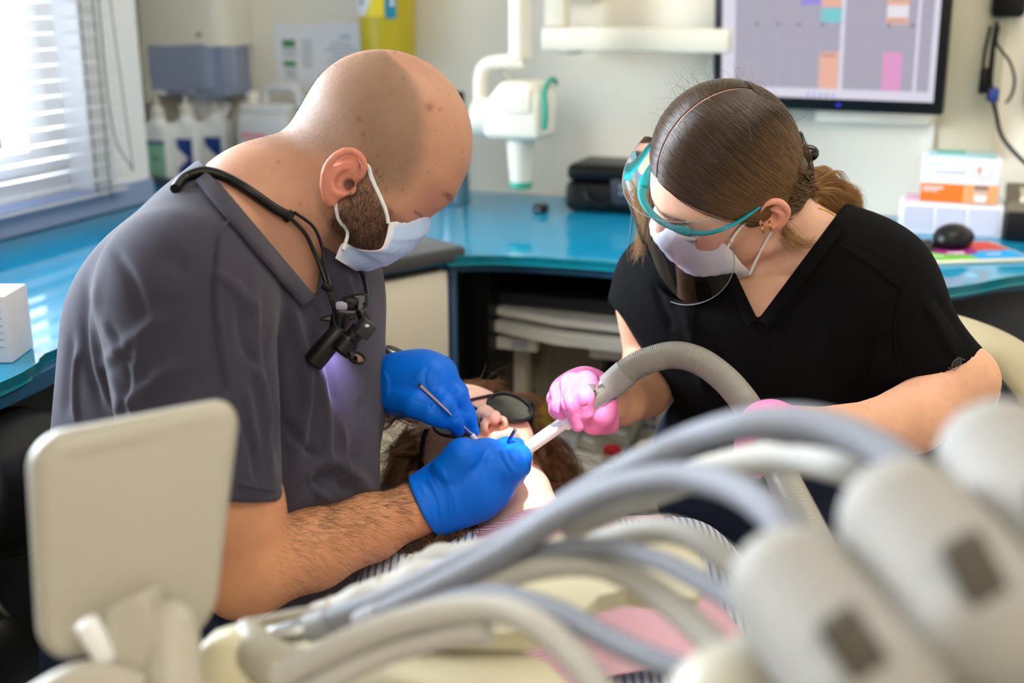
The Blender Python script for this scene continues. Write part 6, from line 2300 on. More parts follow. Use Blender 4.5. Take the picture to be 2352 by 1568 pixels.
beads = join(*[mv(lathe([(0.0003, -0.0018), (0.0016, -0.0009), (0.0016, 0.0009), (0.0003, 0.0018)], 8), *(p - b0)) for p in chp])
bo = obj('chain', beads, m_steel, bib)
bo['kind'] = 'stuff'
for w_ in (-0.155, 0.155):
    obj('clip', xf(box(0.010, 0.018, 0.006, r=0.002), axes_matrix(tp(0.0, w_, 0.056) - b0, TLAT, TD, TN)), m_steel, bib)

# dental chair
m_uph = mat('cream_upholstery', (222, 208, 168), 0.45, bump=(300, 0.08))
dc = thing('dental_chair', 'cream upholstered reclined dental chair under the patient', 'chair', (0.12, 0.9, 0.0))
c0 = np.array([0.12, 0.9, 0.0])
s = SDF()
s.rc(tp(0.02, -0.16, -0.165) - c0, tp(0.02, 0.16, -0.165) - c0, 0.055, 0.055, 0.05)
s.rc(tp(0.45, -0.19, -0.165) - c0, tp(0.45, 0.19, -0.165) - c0, 0.06, 0.06, 0.05)
for w_ in (-0.19, -0.06, 0.06, 0.19):
    s.rc(tp(0.02, w_ * 0.85, -0.165) - c0, tp(0.62, w_, -0.165) - c0, 0.05, 0.055, 0.06)
v, f = s.build(0.007)
obj('backrest', (v, f), m_uph, dc, 180)
s = SDF()
for w_ in (-0.18, 0.0, 0.18):
    s.rc(tp(0.70, w_, -0.15) - c0, tp(1.25, w_ * 0.8, -0.16) - c0, 0.065, 0.06, 0.06)
v, f = s.build(0.008)
obj('seat', (v, f), m_uph, dc, 180)
hb_ = world([(-0.150, 0, 0.02)], HP_R, HP_O)[0]
s = SDF(HP_R, HP_O - c0)
s.rc((-0.160, -0.04, 0.01), (-0.160, 0.04, 0.01), 0.042, 0.042, 0.03).rc((-0.160, -0.04, -0.06), (-0.160, 0.04, -0.06), 0.04, 0.04, 0.04)
v, f = s.build(0.006)
obj('headrest', (v, f), m_uph, dc, 180)
obj('headrest_bar', tube([tp(0.05, 0, -0.2) - c0, hb_ - c0 + np.array([0, 0, -0.03])], 0.018, 14, 8), m_steel, dc)
obj('column', box(0.26, 0.34, 0.36, (0.08, -0.35, 0.20), 0.03, 3), m_white, dc)
obj('base', box(0.46, 0.8, 0.04, (0.06, -0.30, 0.02), 0.015, 3), m_white, dc)

# =================================================================== INSTRUMENTS
# suction tube: tip, handle, collar, ribbed hose
su0 = P(1400, 890, 1.385)
su = thing('suction_tube', 'grey ribbed suction hose with metal handle and white tip held by the pink glove', 'suction tube', su0)


def SU(px, py, d):
    return P(px, py, d) - su0


obj('tip', join(tube([SU(1196, 1040, 1.425), SU(1302, 966, 1.39)], 0.0078, 20, 2, smooth=False), tube([SU(1296, 970, 1.392), SU(1318, 955, 1.387)], [0.0105, 0.0105, 0.0115, 0.0115], 20, 8)), mat('white_suction_tip', (240, 238, 236), 0.35), su)
obj('handle', tube([SU(1312, 960, 1.388), SU(1340, 940, 1.387), SU(1396, 893, 1.385), SU(1403, 886, 1.385)], [0.0100, 0.0115, 0.0135, 0.0155, 0.0155], 24, 30), m_steel, su)
obj('lever', xf(lathe([(0.0045, 0), (0.0060, 0.004), (0.0060, 0.010), (0.0045, 0.012)], 20), aim(SU(1362, 902, 1.372), P(1352, 876, 1.36) - P(1365, 905, 1.378))), m_steel, su)
obj('collar', tube([SU(1398, 890, 1.385), SU(1438, 855, 1.38)], 0.0162, 24, 3, smooth=False), mat('grey_rubber', (150, 148, 146), 0.5), su)
hp = spline([SU(1432, 859, 1.38), SU(1480, 831, 1.375), SU(1545, 815, 1.365), SU(1605, 828, 1.35), SU(1662, 868, 1.33), SU(1706, 918, 1.305), SU(1738, 970, 1.28), SU(1775, 1050, 1.22), SU(1830, 1160, 1.12), SU(1900, 1300, 1.02)], 560)
rr = 0.0152 + 0.0007 * np.sin(np.arange(560) * PI / 2)
obj('hose', tube(hp, list(rr), 20, 560, smooth=False), mat('grey_hose', (148, 144, 136), 0.35, spec=0.5), su, 180)

# probe in the far glove
pr = thing('dental_probe', 'slim steel dental probe held in the upper blue glove', 'dental instrument', P(1020, 945, 1.345))
p0_ = P(1020, 945, 1.345)
pa, pb = P(963, 884, 1.312), P(1082, 998, 1.376)
obj('handle', tube([pa - p0_, pb - p0_], [0.0026, 0.0029, 0.0029, 0.0027], 14, 8, smooth=False), m_steel, pr)
obj('grip', tube([pb - p0_, P(1096, 1012, 1.378) - p0_], [0.0034, 0.0034, 0.0022], 14, 6), mat('pale_grip', (206, 200, 204), 0.4), pr)
obj('hook', tube([P(1096, 1012, 1.378) - p0_, P(1112, 1026, 1.39) - p0_, P(1126, 1040, 1.40) - p0_], [0.0013, 0.0009, 0.0006], 8), m_steel, pr)
# mirror handle in the near glove
mr_ = thing('mouth_mirror', 'steel mouth mirror stem pinched in the lower blue glove', 'dental instrument', P(1172, 1010, 1.362))
m0 = P(1172, 1010, 1.362)
obj('stem', tube([P(1183, 987, 1.345) - m0, P(1171, 1008, 1.348) - m0, P(1164, 1022, 1.352) - m0], 0.0019, 12, 14), mat('blued_steel', (90, 120, 170), 0.25, metal=1.0), mr_)
obj('stem_end', tube([P(1184, 985, 1.345) - m0, P(1182, 989, 1.345) - m0], 0.0021, 12, 3), m_steel, mr_)
obj('mirror_disc', xf(lathe([(0.0002, 0), (0.010, 0.0), (0.0105, 0.001), (0.010, 0.002), (0.0002, 0.002)], 24), aim(P(1190, 1052, 1.42) - m0, V3(0.2, 0.5, 0.7))), m_steel, mr_)
obj('mirror_shank', tube([P(1180, 1040, 1.38) - m0, P(1190, 1052, 1.42) - m0], 0.0012, 8, 6), m_steel, mr_)

# =================================================================== LOUPES ON THE CHEST
def front_depth(px, py, V, lift):
    qq, dd = project(V)
    e = np.hypot(qq[:, 0] - px, qq[:, 1] - py)
    m = e < 9
    if not m.any():
        m = e < e.min() + 3
    return dd[m].min() - lift


LP0 = P(780, 730, front_depth(760, 730, SCV, 0.02))
lo_ = thing('loupes', 'black magnifying loupes with headlight hanging from a cord on the grey scrub top', 'loupes', LP0)
dL = front_depth(770, 740, SCV, 0.025)
ALLV = np.vstack([SCV, HDV])
cpts = []
for px, py, l in ((402, 434, 0.004), (425, 408, 0.006), (470, 394, 0.007), (520, 408, 0.006), (575, 440, 0.006), (625, 475, 0.006), (662, 496, 0.006)):
    cpts.append(P(px, py, front_depth(px, py, ALLV, l)) - LP0)
obj('neck_cord', tube(cpts, 0.0052, 12, 60), m_black, lo_)
c2 = []
for px, py, l in ((662, 496, 0.006), (700, 535, 0.008), (722, 580, 0.010), (738, 620, 0.012), (752, 660, 0.016), (762, 690, 0.020), (768, 715, 0.022)):
    c2.append(P(px, py, front_depth(px, py, ALLV, l)) - LP0)
obj('cord_sleeve', tube(c2[:2] and [c2[0] - (c2[1] - c2[0]) * 0.1, c2[0] + (c2[1] - c2[0]) * 0.12], 0.0068, 12, 6), m_black, lo_)
obj('cord_strand', tube(c2, 0.0021, 10, 50), m_black, lo_)
obj('cord_strand', tube([c2[0] + V3(0.006, 0.004, 0), c2[1] + V3(0.009, 0.006, 0), c2[2] + V3(0.0085, 0.004, 0), c2[3] + V3(0.005, 0.0, 0), c2[4] + V3(0.003, 0, 0), c2[5] + V3(0.003, 0, 0)], 0.0017, 10, 50), m_black, lo_)


def LO(px, py, dz=0.0):
    return P(px, py, dL + dz) - LP0


obj('cord_clip', xf(box(0.013, 0.008, 0.008, r=0.002), Matrix.Translation(c2[4]) @ Matrix.Rotation(0.6, 4, 'Y')), m_black, lo_)
obj('far_cord', tube([P(822, 606, front_depth(822, 625, SCV, 0.004)) - LP0, P(836, 640, front_depth(832, 650, SCV, 0.006)) - LP0, LO(843, 675, 0.03), LO(838, 700, 0.0)], 0.0026, 10, 30), m_black, lo_)
m_clear = clear_mat('clear_lens', (0.86, 0.87, 0.88), 0.05)
l1 = [LO(772, 706), LO(785, 688), LO(808, 679), LO(836, 676), LO(842, 690), LO(832, 712), LO(806, 724), LO(780, 724)]
obj('lens_rim', tube(l1 + [l1[0]], 0.0013, 8, 70), m_black, lo_)
c = np.mean(l1, 0)
obj('lens', ([tuple(c)] + [tuple(x) for x in l1], [[0, 1 + i_, 1 + (i_ + 1) % 8] for i_ in range(8)]), m_clear, lo_, 180)
l2 = [LO(734, 733), LO(752, 726), LO(775, 724), LO(808, 722), LO(812, 730), LO(790, 738), LO(760, 737)]
obj('lens_rim', tube(l2 + [l2[0]], 0.0012, 8, 60), m_black, lo_)
c = np.mean(l2, 0)
obj('lens', ([tuple(c)] + [tuple(x) for x in l2], [[0, 1 + i_, 1 + (i_ + 1) % 7] for i_ in range(7)]), m_clear, lo_, 180)
obj('nose_pad', join(xf(box(0.013, 0.006, 0.009, r=0.003), Matrix.Translation(LO(785, 702, -0.006))), xf(box(0.012, 0.005, 0.007, r=0.003), Matrix.Translation(LO(795, 698, -0.004)))), mat('clear_silicone', (170, 164, 186), 0.2, spec=0.6), lo_)
obj('bridge_block', xf(box(0.016, 0.012, 0.013, r=0.003), Matrix.Translation(LO(806, 697, -0.002))), mat('glossy_black', (14, 14, 15), 0.18), lo_)
obj('barrel', xf(lathe([(0.0090, 0), (0.0100, 0.002), (0.0112, 0.030), (0.0112, 0.044), (0.0095, 0.046)], 28), aim(LO(783, 756, -0.012), P(728, 822, dL) - P(783, 756, dL))), m_black, lo_)
obj('barrel_mount', xf(box(0.016, 0.016, 0.030, r=0.004), aim(LO(778, 750, -0.008), P(770, 772, dL) - P(776, 735, dL))), m_black, lo_)
obj('barrel', xf(lathe([(0.0070, 0), (0.0085, 0.002), (0.0085, 0.014), (0.0110, 0.017), (0.0120, 0.030), (0.0100, 0.033)], 28), aim(LO(828, 752, -0.016), P(794, 792, dL) - P(828, 752, dL))), m_black, lo_)
obj('light_box', xf(box(0.016, 0.016, 0.018, r=0.002), aim(LO(838, 754, -0.022), P(800, 790, dL) - P(828, 752, dL))), mat('charcoal_metal', (40, 40, 42), 0.4), lo_)
obj('light_mark', xf(box(0.005, 0.0008, 0.003), aim(LO(843, 748, -0.033), V3(0.5, -0.5, 0.2))), m_ink, lo_, 0)
obj('hinge', join(xf(box(0.010, 0.008, 0.016, r=0.002), aim(LO(834, 728, -0.016), V3(0.4, -1, 0))), tube([LO(820, 712, -0.010), LO(826, 722, -0.014), LO(834, 732, -0.016)], 0.002, 8)), m_black, lo_)
ringc = LO(820, 822, -0.022)
Mr_ = aim(ringc, V3(0.35, 0.75, 0.55))
obj('filter_ring', xf(lathe([(0.0075, -0.001), (0.0092, -0.001), (0.0092, 0.0015), (0.0075, 0.0015), (0.0075, -0.001)], 28, cap=False), Mr_), m_black, lo_)
obj('filter_lens', xf(lathe([(0.0002, 0), (0.0075, 0)], 28, cap=False), Mr_), m_clear, lo_)
obj('filter_arm', tube([LO(801, 800, -0.02), LO(806, 812, -0.022), LO(812, 818, -0.022)], 0.002, 8), m_black, lo_)
obj('wire', tube([LO(766, 720, -0.012), LO(772, 750, -0.016), LO(800, 762, -0.018), LO(822, 758, -0.02)], 0.0016, 8, 30), m_black, lo_)
LIGHT['loupe'] = spot_light('loupe_headlight', P(788, 806, dL - 0.002), P(748, 882, dL + 0.045), 0.55, (0.62, 0.52, 1.0), 75, 0.6, 0.004)

# =================================================================== FACE SHIELD
fs = thing('face_shield', 'clear visor with a teal brow frame worn over the white mask', 'face shield', world([(0.10, 0, 0.04)], HA_R, HA_O)[0])
f0 = np.array(fs.location)
m_tealf = mat('teal_shield_frame', (0, 150, 160), 0.35)


def haw(pts):
    return world(pts, HA_R, HA_O) - f0


fr = [(0.010, 0.083, 0.036), (0.045, 0.082, 0.031), (0.075, 0.073, 0.031), (0.096, 0.052, 0.034), (0.108, 0.028, 0.036), (0.112, 0.0, 0.036), (0.108, -0.028, 0.033), (0.096, -0.052, 0.028), (0.075, -0.073, 0.026), (0.045, -0.082, 0.030), (0.010, -0.083, 0.036)]
obj('frame', tube(haw(fr), [0.0036, 0.0042, 0.0054, 0.0060, 0.0058, 0.0056, 0.0058, 0.0060, 0.0054, 0.0042, 0.0036], 10, 90, flat=0.5), m_tealf, fs)
obj('frame_clip', tube(haw([(0.088, 0.0635, 0.032), (0.100, 0.046, 0.035)]), [0.0060, 0.0075, 0.0060], 10, 8, flat=0.7), m_tealf, fs)
obj('frame_clip', tube(haw([(0.088, -0.0635, 0.027), (0.100, -0.046, 0.029)]), [0.0060, 0.0075, 0.0060], 10, 8, flat=0.7), m_tealf, fs)
NU, NVv = 49, 40
rows = []
edge_pts = []
for i_ in range(NVv):
    v_ = i_ / (NVv - 1)
    row = []
    for j in range(NU):
        u = 2 * j / (NU - 1) - 1
        # half-width as an angle; rounded top corners, rounded bottom
        zt, zb = 0.062, -0.155
        z = zt + (zb - zt) * v_
        hw = 1.0
        if v_ < 0.10:
            hw = 1 - 0.10 * (1 - v_ / 0.10) ** 2
        if v_ > 0.32:
            tt = (v_ - 0.32) / 0.68
            hw = math.sqrt(max(0.0, 1 - tt ** 2.0)) * 0.95 + 0.05 * (1 - tt)
        th = u * hw * 1.2
        z = zt + (z - zt) * (1 - 0.30 * max(u, 0.0) ** 1.5 * v_)
        row.append((0.012 + 0.118 * math.cos(th) + 0.010 * v_, 0.092 * math.sin(th) * 1.08, z))
    rows.append(haw(row))
g3 = np.array(rows)
obj('visor', grid_geo(g3), clear_mat('visor_plastic', (0.95, 0.95, 0.96), 0.035, 0.06), fs, 180)
brd = np.vstack([g3[0], g3[1:, -1], g3[-1, ::-1], g3[::-1, 0]])
obj('visor_edge', tube(brd, 0.0005, 5, len(brd), smooth=False), mat('visor_edge_plastic', (150, 150, 158), 0.2), fs)

# the treatment lamp above the patient (out of frame) throws a tight white spot on the mouth and chin
tl_o = np.array([0.10, 0.86, 1.86])
tlamp = thing('treatment_lamp', 'white dental treatment lamp hung above the patient', 'lamp', tl_o)
tgt = P(1238, 1085, 1.43)
Mt = aim((0, 0, 0), tgt - tl_o)
obj('lamp_head', xf(lathe([(0.05, -0.05), (0.10, -0.02), (0.10, -0.012), (0.06, -0.012)], 32), Mt), m_white, tlamp)
obj('lamp_arm', tube([(0, 0, 0.04), (0, -0.1, 0.3), (0.1, -0.2, 0.68)], 0.02, 14), m_white, tlamp)
LIGHT['treat'] = spot_light('treatment_lamp_light', tl_o, tgt, 150, (1.0, 0.97, 0.95), 7.6, 0.2, 0.015)

# =================================================================== SEATS AT THE SIDES
m_leather = mat('black_leather', (24, 24, 26), 0.38, spec=0.5)
ds_p = np.array([-0.42, 1.33, 0.0])
ds = thing('dentist_stool', 'black padded stool with a curved backrest behind the seated dentist', 'stool', ds_p)
s = SDF()
bk = [P(-90, 1150, 1.40), P(-20, 1118, 1.46), P(60, 1100, 1.50), P(170, 1100, 1.53)]
bks = spline(bk, 16)
s.chain([p - ds_p for p in bks], list(np.interp(np.linspace(0, 1, 16), [0, 0.3, 0.7, 1], [0.064, 0.078, 0.078, 0.066])), 0.01, sq=(V3(0.55, 0, -0.83), 0.30))
v, f = s.build(0.004)
obj('backrest', (v, f), m_leather, ds, 180)
s = SDF()
sc0 = P(240, 1560, 1.36) - ds_p
s.el(sc0, (0.20, 0.20, 0.05), 0.02)
v, f = s.build(0.006)
obj('seat', (v, f), m_leather, ds, 180)
obj('back_post', tube([sc0 + np.array([-0.12, 0.1, -0.03]), sc0 + np.array([-0.20, 0.16, 0.02]), bk[1] - ds_p + np.array([0, 0.02, -0.02])], 0.014, 12), m_steel, ds)
obj('gas_column', tube([(sc0[0], sc0[1], 0.06), sc0 + np.array([0, 0, -0.03])], 0.025, 16, 3, smooth=False), m_steel, ds)
for k in range(5):
    a = 2 * PI * k / 5
    lg = obj('foot', tube([(sc0[0], sc0[1], 0.08), (sc0[0] + 0.24 * math.cos(a), sc0[1] + 0.24 * math.sin(a), 0.055)], [0.022, 0.016], 12, 6), m_steel, ds)
    obj('caster', mv(rot(cyl(0.025, 0.02, 18), PI / 2, 'X'), sc0[0] + 0.24 * math.cos(a), sc0[1] + 0.24 * math.sin(a), 0.027), m_black, lg)
st = thing('side_rack', 'narrow white metal rack behind the stool at the left edge', 'rack', P(20, 1400, 1.66) * [1, 1, 0])
r0 = np.array(st.location)
for px in (-10, 50):
    obj('post', box(0.016, 0.02, 0.72, tuple(P(px, 1400, 1.66) * [1, 1, 0] - r0 + [0, 0, 0.36])), mat('cream_metal', (196, 188, 170), 0.4), st, 0)
for z in (0.30, 0.45, 0.60):
    obj('shelf', box(0.30, 0.20, 0.01, (-0.1, 0.10, z)), mat('teal_grey_shelf', (110, 140, 144), 0.4), st, 0)

ac_p = np.array([0.86, 1.40, 0.0])
ac = thing('assistant_chair', 'cream curved armrest of a chair behind the bare elbow', 'chair', ac_p)
pth = spline([P(2140, 742, 1.72), P(2230, 770, 1.66), P(2310, 815, 1.58), P(2400, 900, 1.48), P(2460, 1000, 1.42)], 30)
obj('armrest', tube([p - ac_p for p in pth], 0.040, 18, 30, flat=0.45), mat('cream_vinyl', (178, 166, 134), 0.5), ac)
obj('armrest_underside', tube([p - ac_p + np.array([0.004, 0.02, -0.040]) for p in pth], 0.032, 14, 30, flat=0.5), mat('blue_grey_plastic', (122, 126, 140), 0.5), ac)
obj('support', join(box(0.03, 0.05, 0.20, tuple(P(2275, 1040, 1.62) - ac_p)), box(0.022, 0.03, 0.20, tuple(P(2320, 1050, 1.62) - ac_p))), mat('pale_grey_metal', (196, 200, 206), 0.4), ac, 0)
obj('seat', mv(lathe([(0.16, 0), (0.2, 0.02), (0.2, 0.06), (0.17, 0.08)], 32), 0.03, 0.12, 0.45), m_leather, ac)
obj('stem', cyl(0.03, 0.45, 16, (0.03, 0.12, 0.0)), m_steel, ac)
pc_ = thing('white_pack', 'white folded pack hanging below the bare elbow', 'pack', P(2240, 960, 1.50))
obj('pack_body', box(0.045, 0.03, 0.075, (0, 0, 0), 0.006), m_paper, pc_)
obj('pack_flap', box(0.046, 0.031, 0.012, (0, 0, 0.036), 0.004), m_white, pc_)

# =================================================================== FOREGROUND: DISPLAY AND DELIVERY UNIT
m_ivory = mat('ivory_plastic', (176, 169, 152), 0.42)
m_cushion = mat('cream_tray', (206, 197, 166), 0.45)


def map_panel(c4, t, sx=40, r=0.16):
    """Rounded slab bent between four corner points (TL, TR, BR, BL), thickness t to the back; slightly crowned."""
    TL, TR, BR, BL_ = [np.array(x) for x in c4]
    nrm = np.cross(TR - TL, BL_ - TL)
    nrm /= np.linalg.norm(nrm)
    if nrm @ FWD > 0:
        nrm = -nrm
    w = np.linalg.norm(TR - TL)
    h = np.linalg.norm(BL_ - TL)
    g = box(w, h, t, (0, 0, 0), 0.0)
    bm = bmesh.new()
    bmesh.ops.create_cube(bm, size=1)
    for vv in bm.verts:
        vv.co = Vector((vv.co.x * w, vv.co.y * h, vv.co.z * t))
    ed = [e for e in bm.edges if abs(e.verts[0].co.z - e.verts[1].co.z) > t * 0.5]
    bmesh.ops.bevel(bm, geom=ed, offset=r * min(w, h), segments=8, profile=0.5, affect='EDGES')
    ed = [e for e in bm.edges if abs(e.verts[0].co.z - e.verts[1].co.z) < 1e-6 and len(e.link_faces) == 2 and abs(e.link_faces[0].normal.z - e.link_faces[1].normal.z) > 0.5]
    bmesh.ops.bevel(bm, geom=ed, offset=t * 0.42, segments=4, profile=0.5, affect='EDGES')
    bm.verts.index_update()
    out = []
    for vv in bm.verts:
        u, q_ = vv.co.x / w + 0.5, 0.5 - vv.co.y / h
        p = (TL * (1 - u) + TR * u) * (1 - q_) + (BL_ * (1 - u) + BR * u) * q_
        crown = 0.010 * (1 - (2 * u - 1) ** 2)
        out.append(tuple(p + nrm * (vv.co.z + crown)))
    f_ = [[x.index for x in fc.verts] for fc in bm.faces]
    bm.free()
    return out, f_


tb_p = P(300, 1500, 0.76)
tbt = thing('display_panel', 'cream plastic back of a swivel display in front of the dentist', 'display', tb_p)
c4 = [P(58, 1000, 0.735), P(552, 905, 0.80), P(486, 1440, 0.785), P(88, 1520, 0.735)]
obj('back_shell', [([tuple(np.array(x) - tb_p) for x in g[0]], g[1]) for g in [map_panel(c4, 0.026)]][0], m_ivory, tbt, 60)
obj('screen_glass', [([tuple(np.array(x) - tb_p + FWD * 0.016) for x in g[0]], g[1]) for g in [map_panel([c4[0] * 0.94 + c4[2] * 0.06, c4[1] * 0.94 + c4[3] * 0.06, c4[2] * 0.94 + c4[0] * 0.06, c4[3] * 0.94 + c4[1] * 0.06], 0.004)]][0], m_black, tbt, 60)
def px_slab(poly, d, th, off, bev=0.006):
    """Solid plate with a pixel-placed outline at depth d and thickness th, rounded edges."""
    bm = bmesh.new()
    n_ = len(poly)
    a_ = [bm.verts.new(tuple(P(x, y, d) - off)) for x, y in poly]
    b_ = [bm.verts.new(tuple(P(x, y, d) - off + FWD * th)) for x, y in poly]
    bm.faces.new(a_)
    bm.faces.new(b_[::-1])
    for i_ in range(n_):
        bm.faces.new([a_[i_], b_[i_], b_[(i_ + 1) % n_], a_[(i_ + 1) % n_]])
    bmesh.ops.recalc_face_normals(bm, faces=bm.faces[:])
    bmesh.ops.bevel(bm, geom=bm.edges[:], offset=bev, segments=4, profile=0.5, affect='EDGES')
    bm.verts.index_update()
    g = ([tuple(x.co) for x in bm.verts], [[x.index for x in fc.verts] for fc in bm.faces])
    bm.free()
    return g


obj('bracket', px_slab([(232, 1402), (325, 1362), (344, 1378), (392, 1700), (215, 1700), (225, 1520)], 0.715, 0.035, tb_p), m_ivory, tbt, 50)
obj('bracket_cap', xf(box(0.012, 0.014, 0.030, r=0.004), Matrix.Translation(P(222, 1470, 0.712) - tb_p) @ Matrix.Rotation(-0.42, 4, 'Y')), mat('bright_white_plastic', (240, 240, 240), 0.35), tbt)
obj('inset_panel', [([tuple(np.array(x) - tb_p - FWD * 0.0105) for x in g[0]], g[1]) for g in [map_panel([c4[0] * 0.90 + c4[2] * 0.10, c4[1] * 0.90 + c4[3] * 0.10, c4[2] * 0.93 + c4[0] * 0.07, c4[3] * 0.93 + c4[1] * 0.07], 0.006)]][0], mat('shaded_inset_plastic', (164, 156, 138), 0.5), tbt, 60)  # inner plate: shading of the shell put into a darker colour
s = SDF()
s.rc(P(392, 1440, 0.735) - tb_p, P(408, 1660, 0.71) - tb_p, 0.0165, 0.0195, 0.01)
v, f = s.build(0.0025)
obj('knuckle', (v, f), m_ivory, tbt, 180)
obj('swivel_arm', tube([P(60, 1640, 0.70) - tb_p, P(200, 1570, 0.71) - tb_p, P(330, 1600, 0.71) - tb_p], 0.014, 14), m_ivory, tbt)

du_p = G(1000, 1560, 0.85)
du = thing('delivery_unit', 'cream instrument delivery tray with white holder arms across the foreground', 'dental unit', du_p)
ZTR = 0.865


def ground_prism(px_poly, z0, z1):
    pts = [G(x, y, z1) for x, y in px_poly]
    return [(p[0] - du_p[0], p[1] - du_p[1], z - du_p[2]) for z in (z0, z1) for p in pts], [list(range(len(pts)))[::-1], [len(pts) + i for i in range(len(pts))]] + [[i, (i + 1) % len(pts), len(pts) + (i + 1) % len(pts), len(pts) + i] for i in range(len(pts))]


pl_ = [(430, 1500), (470, 1455), (560, 1430), (700, 1412), (800, 1420), (1000, 1450), (1180, 1475), (1260, 1510), (1350, 1600), (1420, 1750), (500, 1800), (380, 1650)]
gp = ground_prism(pl_, ZTR - 0.03, ZTR)
bm = bmesh.new()
bvs = [bm.verts.new(x) for x in gp[0]]
for fc in gp[1]:
    bm.faces.new([bvs[i_] for i_ in fc])
bmesh.ops.recalc_face_normals(bm, faces=bm.faces[:])
bmesh.ops.bevel(bm, geom=[e for e in bm.edges], offset=0.007, segments=3, profile=0.5, affect='EDGES')
bm.verts.index_update()
obj('tray_body', ([tuple(x.co) for x in bm.verts], [[x.index for x in fc.verts] for fc in bm.faces]), m_cushion, du, 50)
bm.free()


def DU(px, py, d):
    return P(px, py, d) - du_p


s = SDF()
s.chain([DU(572, 1452, 0.80), DU(590, 1500, 0.785), DU(630, 1530, 0.775), DU(690, 1522, 0.775)], [0.010, 0.013, 0.014, 0.010], 0.01)
v, f = s.build(0.003)
obj('end_cap', (v, f), mat('grey_beige_cap', (158, 152, 136), 0.45), du, 180)
obj('tray_end', px_slab([(452, 1478), (545, 1452), (580, 1500), (640, 1560), (660, 1700), (430, 1700)], 0.775, 0.04, du_p, 0.008), m_cushion, du, 50)
obj('tray_rail', tube([DU(560, 1436, 0.83), DU(700, 1408, 0.82), DU(790, 1402, 0.81)], 0.004, 10), mat('taupe_rail', (150, 138, 120), 0.5), du)
m_arm = mat('white_arm_plastic', (186, 182, 174), 0.62, spec=0.3)
for a_pts, r_ in (([DU(640, 1560, 0.72), DU(800, 1475, 0.70), DU(960, 1418, 0.685), DU(1120, 1398, 0.67), DU(1230, 1432, 0.65), DU(1330, 1520, 0.63), DU(1420, 1640, 0.61)], 0.0082),
                  ([DU(690, 1600, 0.71), DU(850, 1515, 0.70), DU(1010, 1465, 0.685), DU(1120, 1455, 0.67)], 0.0070),
                  ([DU(1100, 1345, 0.75), DU(1240, 1300, 0.73), DU(1370, 1295, 0.71), DU(1490, 1350, 0.685), DU(1600, 1440, 0.655), DU(1720, 1560, 0.62)], 0.0085),
                  ([DU(1370, 1250, 0.74), DU(1490, 1218, 0.72), DU(1590, 1235, 0.70), DU(1700, 1310, 0.67)], 0.0080),
                  ([DU(1300, 1212, 0.76), DU(1440, 1150, 0.74), DU(1620, 1085, 0.71), DU(1800, 1050, 0.67), DU(1950, 1075, 0.62), DU(2060, 1130, 0.58)], 0.0095)):
    obj('holder_arm', tube(a_pts, r_, 16, 60), m_arm, du)
gp2 = ground_prism([(900, 1405), (1100, 1312), (1300, 1222), (1450, 1200), (1560, 1222), (1622, 1300), (1600, 1372), (1440, 1352), (1375, 1368), (1300, 1440), (1200, 1452), (1000, 1450)], 0.868, 0.882)
obj('rear_tray', gp2, m_cushion, du, 0)
# instrument holders with dark slots
m_hold = mat('pale_holder_plastic', (154, 150, 144), 0.62, spec=0.3)
m_slot = mat('slot_grey', (78, 72, 64), 0.6)


def holder(p0, p1, r, slot, sd):
    s = SDF()
    a, b = DU(*p0), DU(*p1)
    s.rc(a, b, r * 0.93, r, 0.01)
    sp_ = DU(*slot)
    ax = (b - a) / np.linalg.norm(b - a)
    s.rc(sp_ - ax * 0.007, sp_ + ax * 0.007, 0.0095, 0.0095, 0.004, 's')
    v, f = s.build(0.002)
    h = obj('instrument_holder', (v, f), m_hold, du, 180)
    obj('slot', xf(box(0.017, 0.030, 0.006, r=0.0025), aim(sp_ + FWD * 0.0085, -FWD, ax)), m_slot, h)
    return h


holder((1828, 1360, 0.50), (2010, 1590, 0.455), 0.0300, (1980, 1500, 0.425), 1)
holder((2082, 1205, 0.50), (2268, 1430, 0.455), 0.0300, (2264, 1325, 0.425), 1)
holder((2300, 1060, 0.53), (2460, 1270, 0.48), 0.0300, (2450, 1200, 0.45), 1)
s = SDF()
s.rc(DU(1700, 1660, 0.52), DU(2150, 1560, 0.55), 0.035, 0.05, 0.03).rc(DU(2150, 1560, 0.55), DU(2450, 1330, 0.58), 0.05, 0.05, 0.03)
v, f = s.build(0.004)
obj('unit_body', (v, f), m_ivory, du, 180)
obj('unit_post', tube([DU(2300, 1600, 0.62), DU(2400, 1900, 0.8)], 0.04, 18), m_white, du)

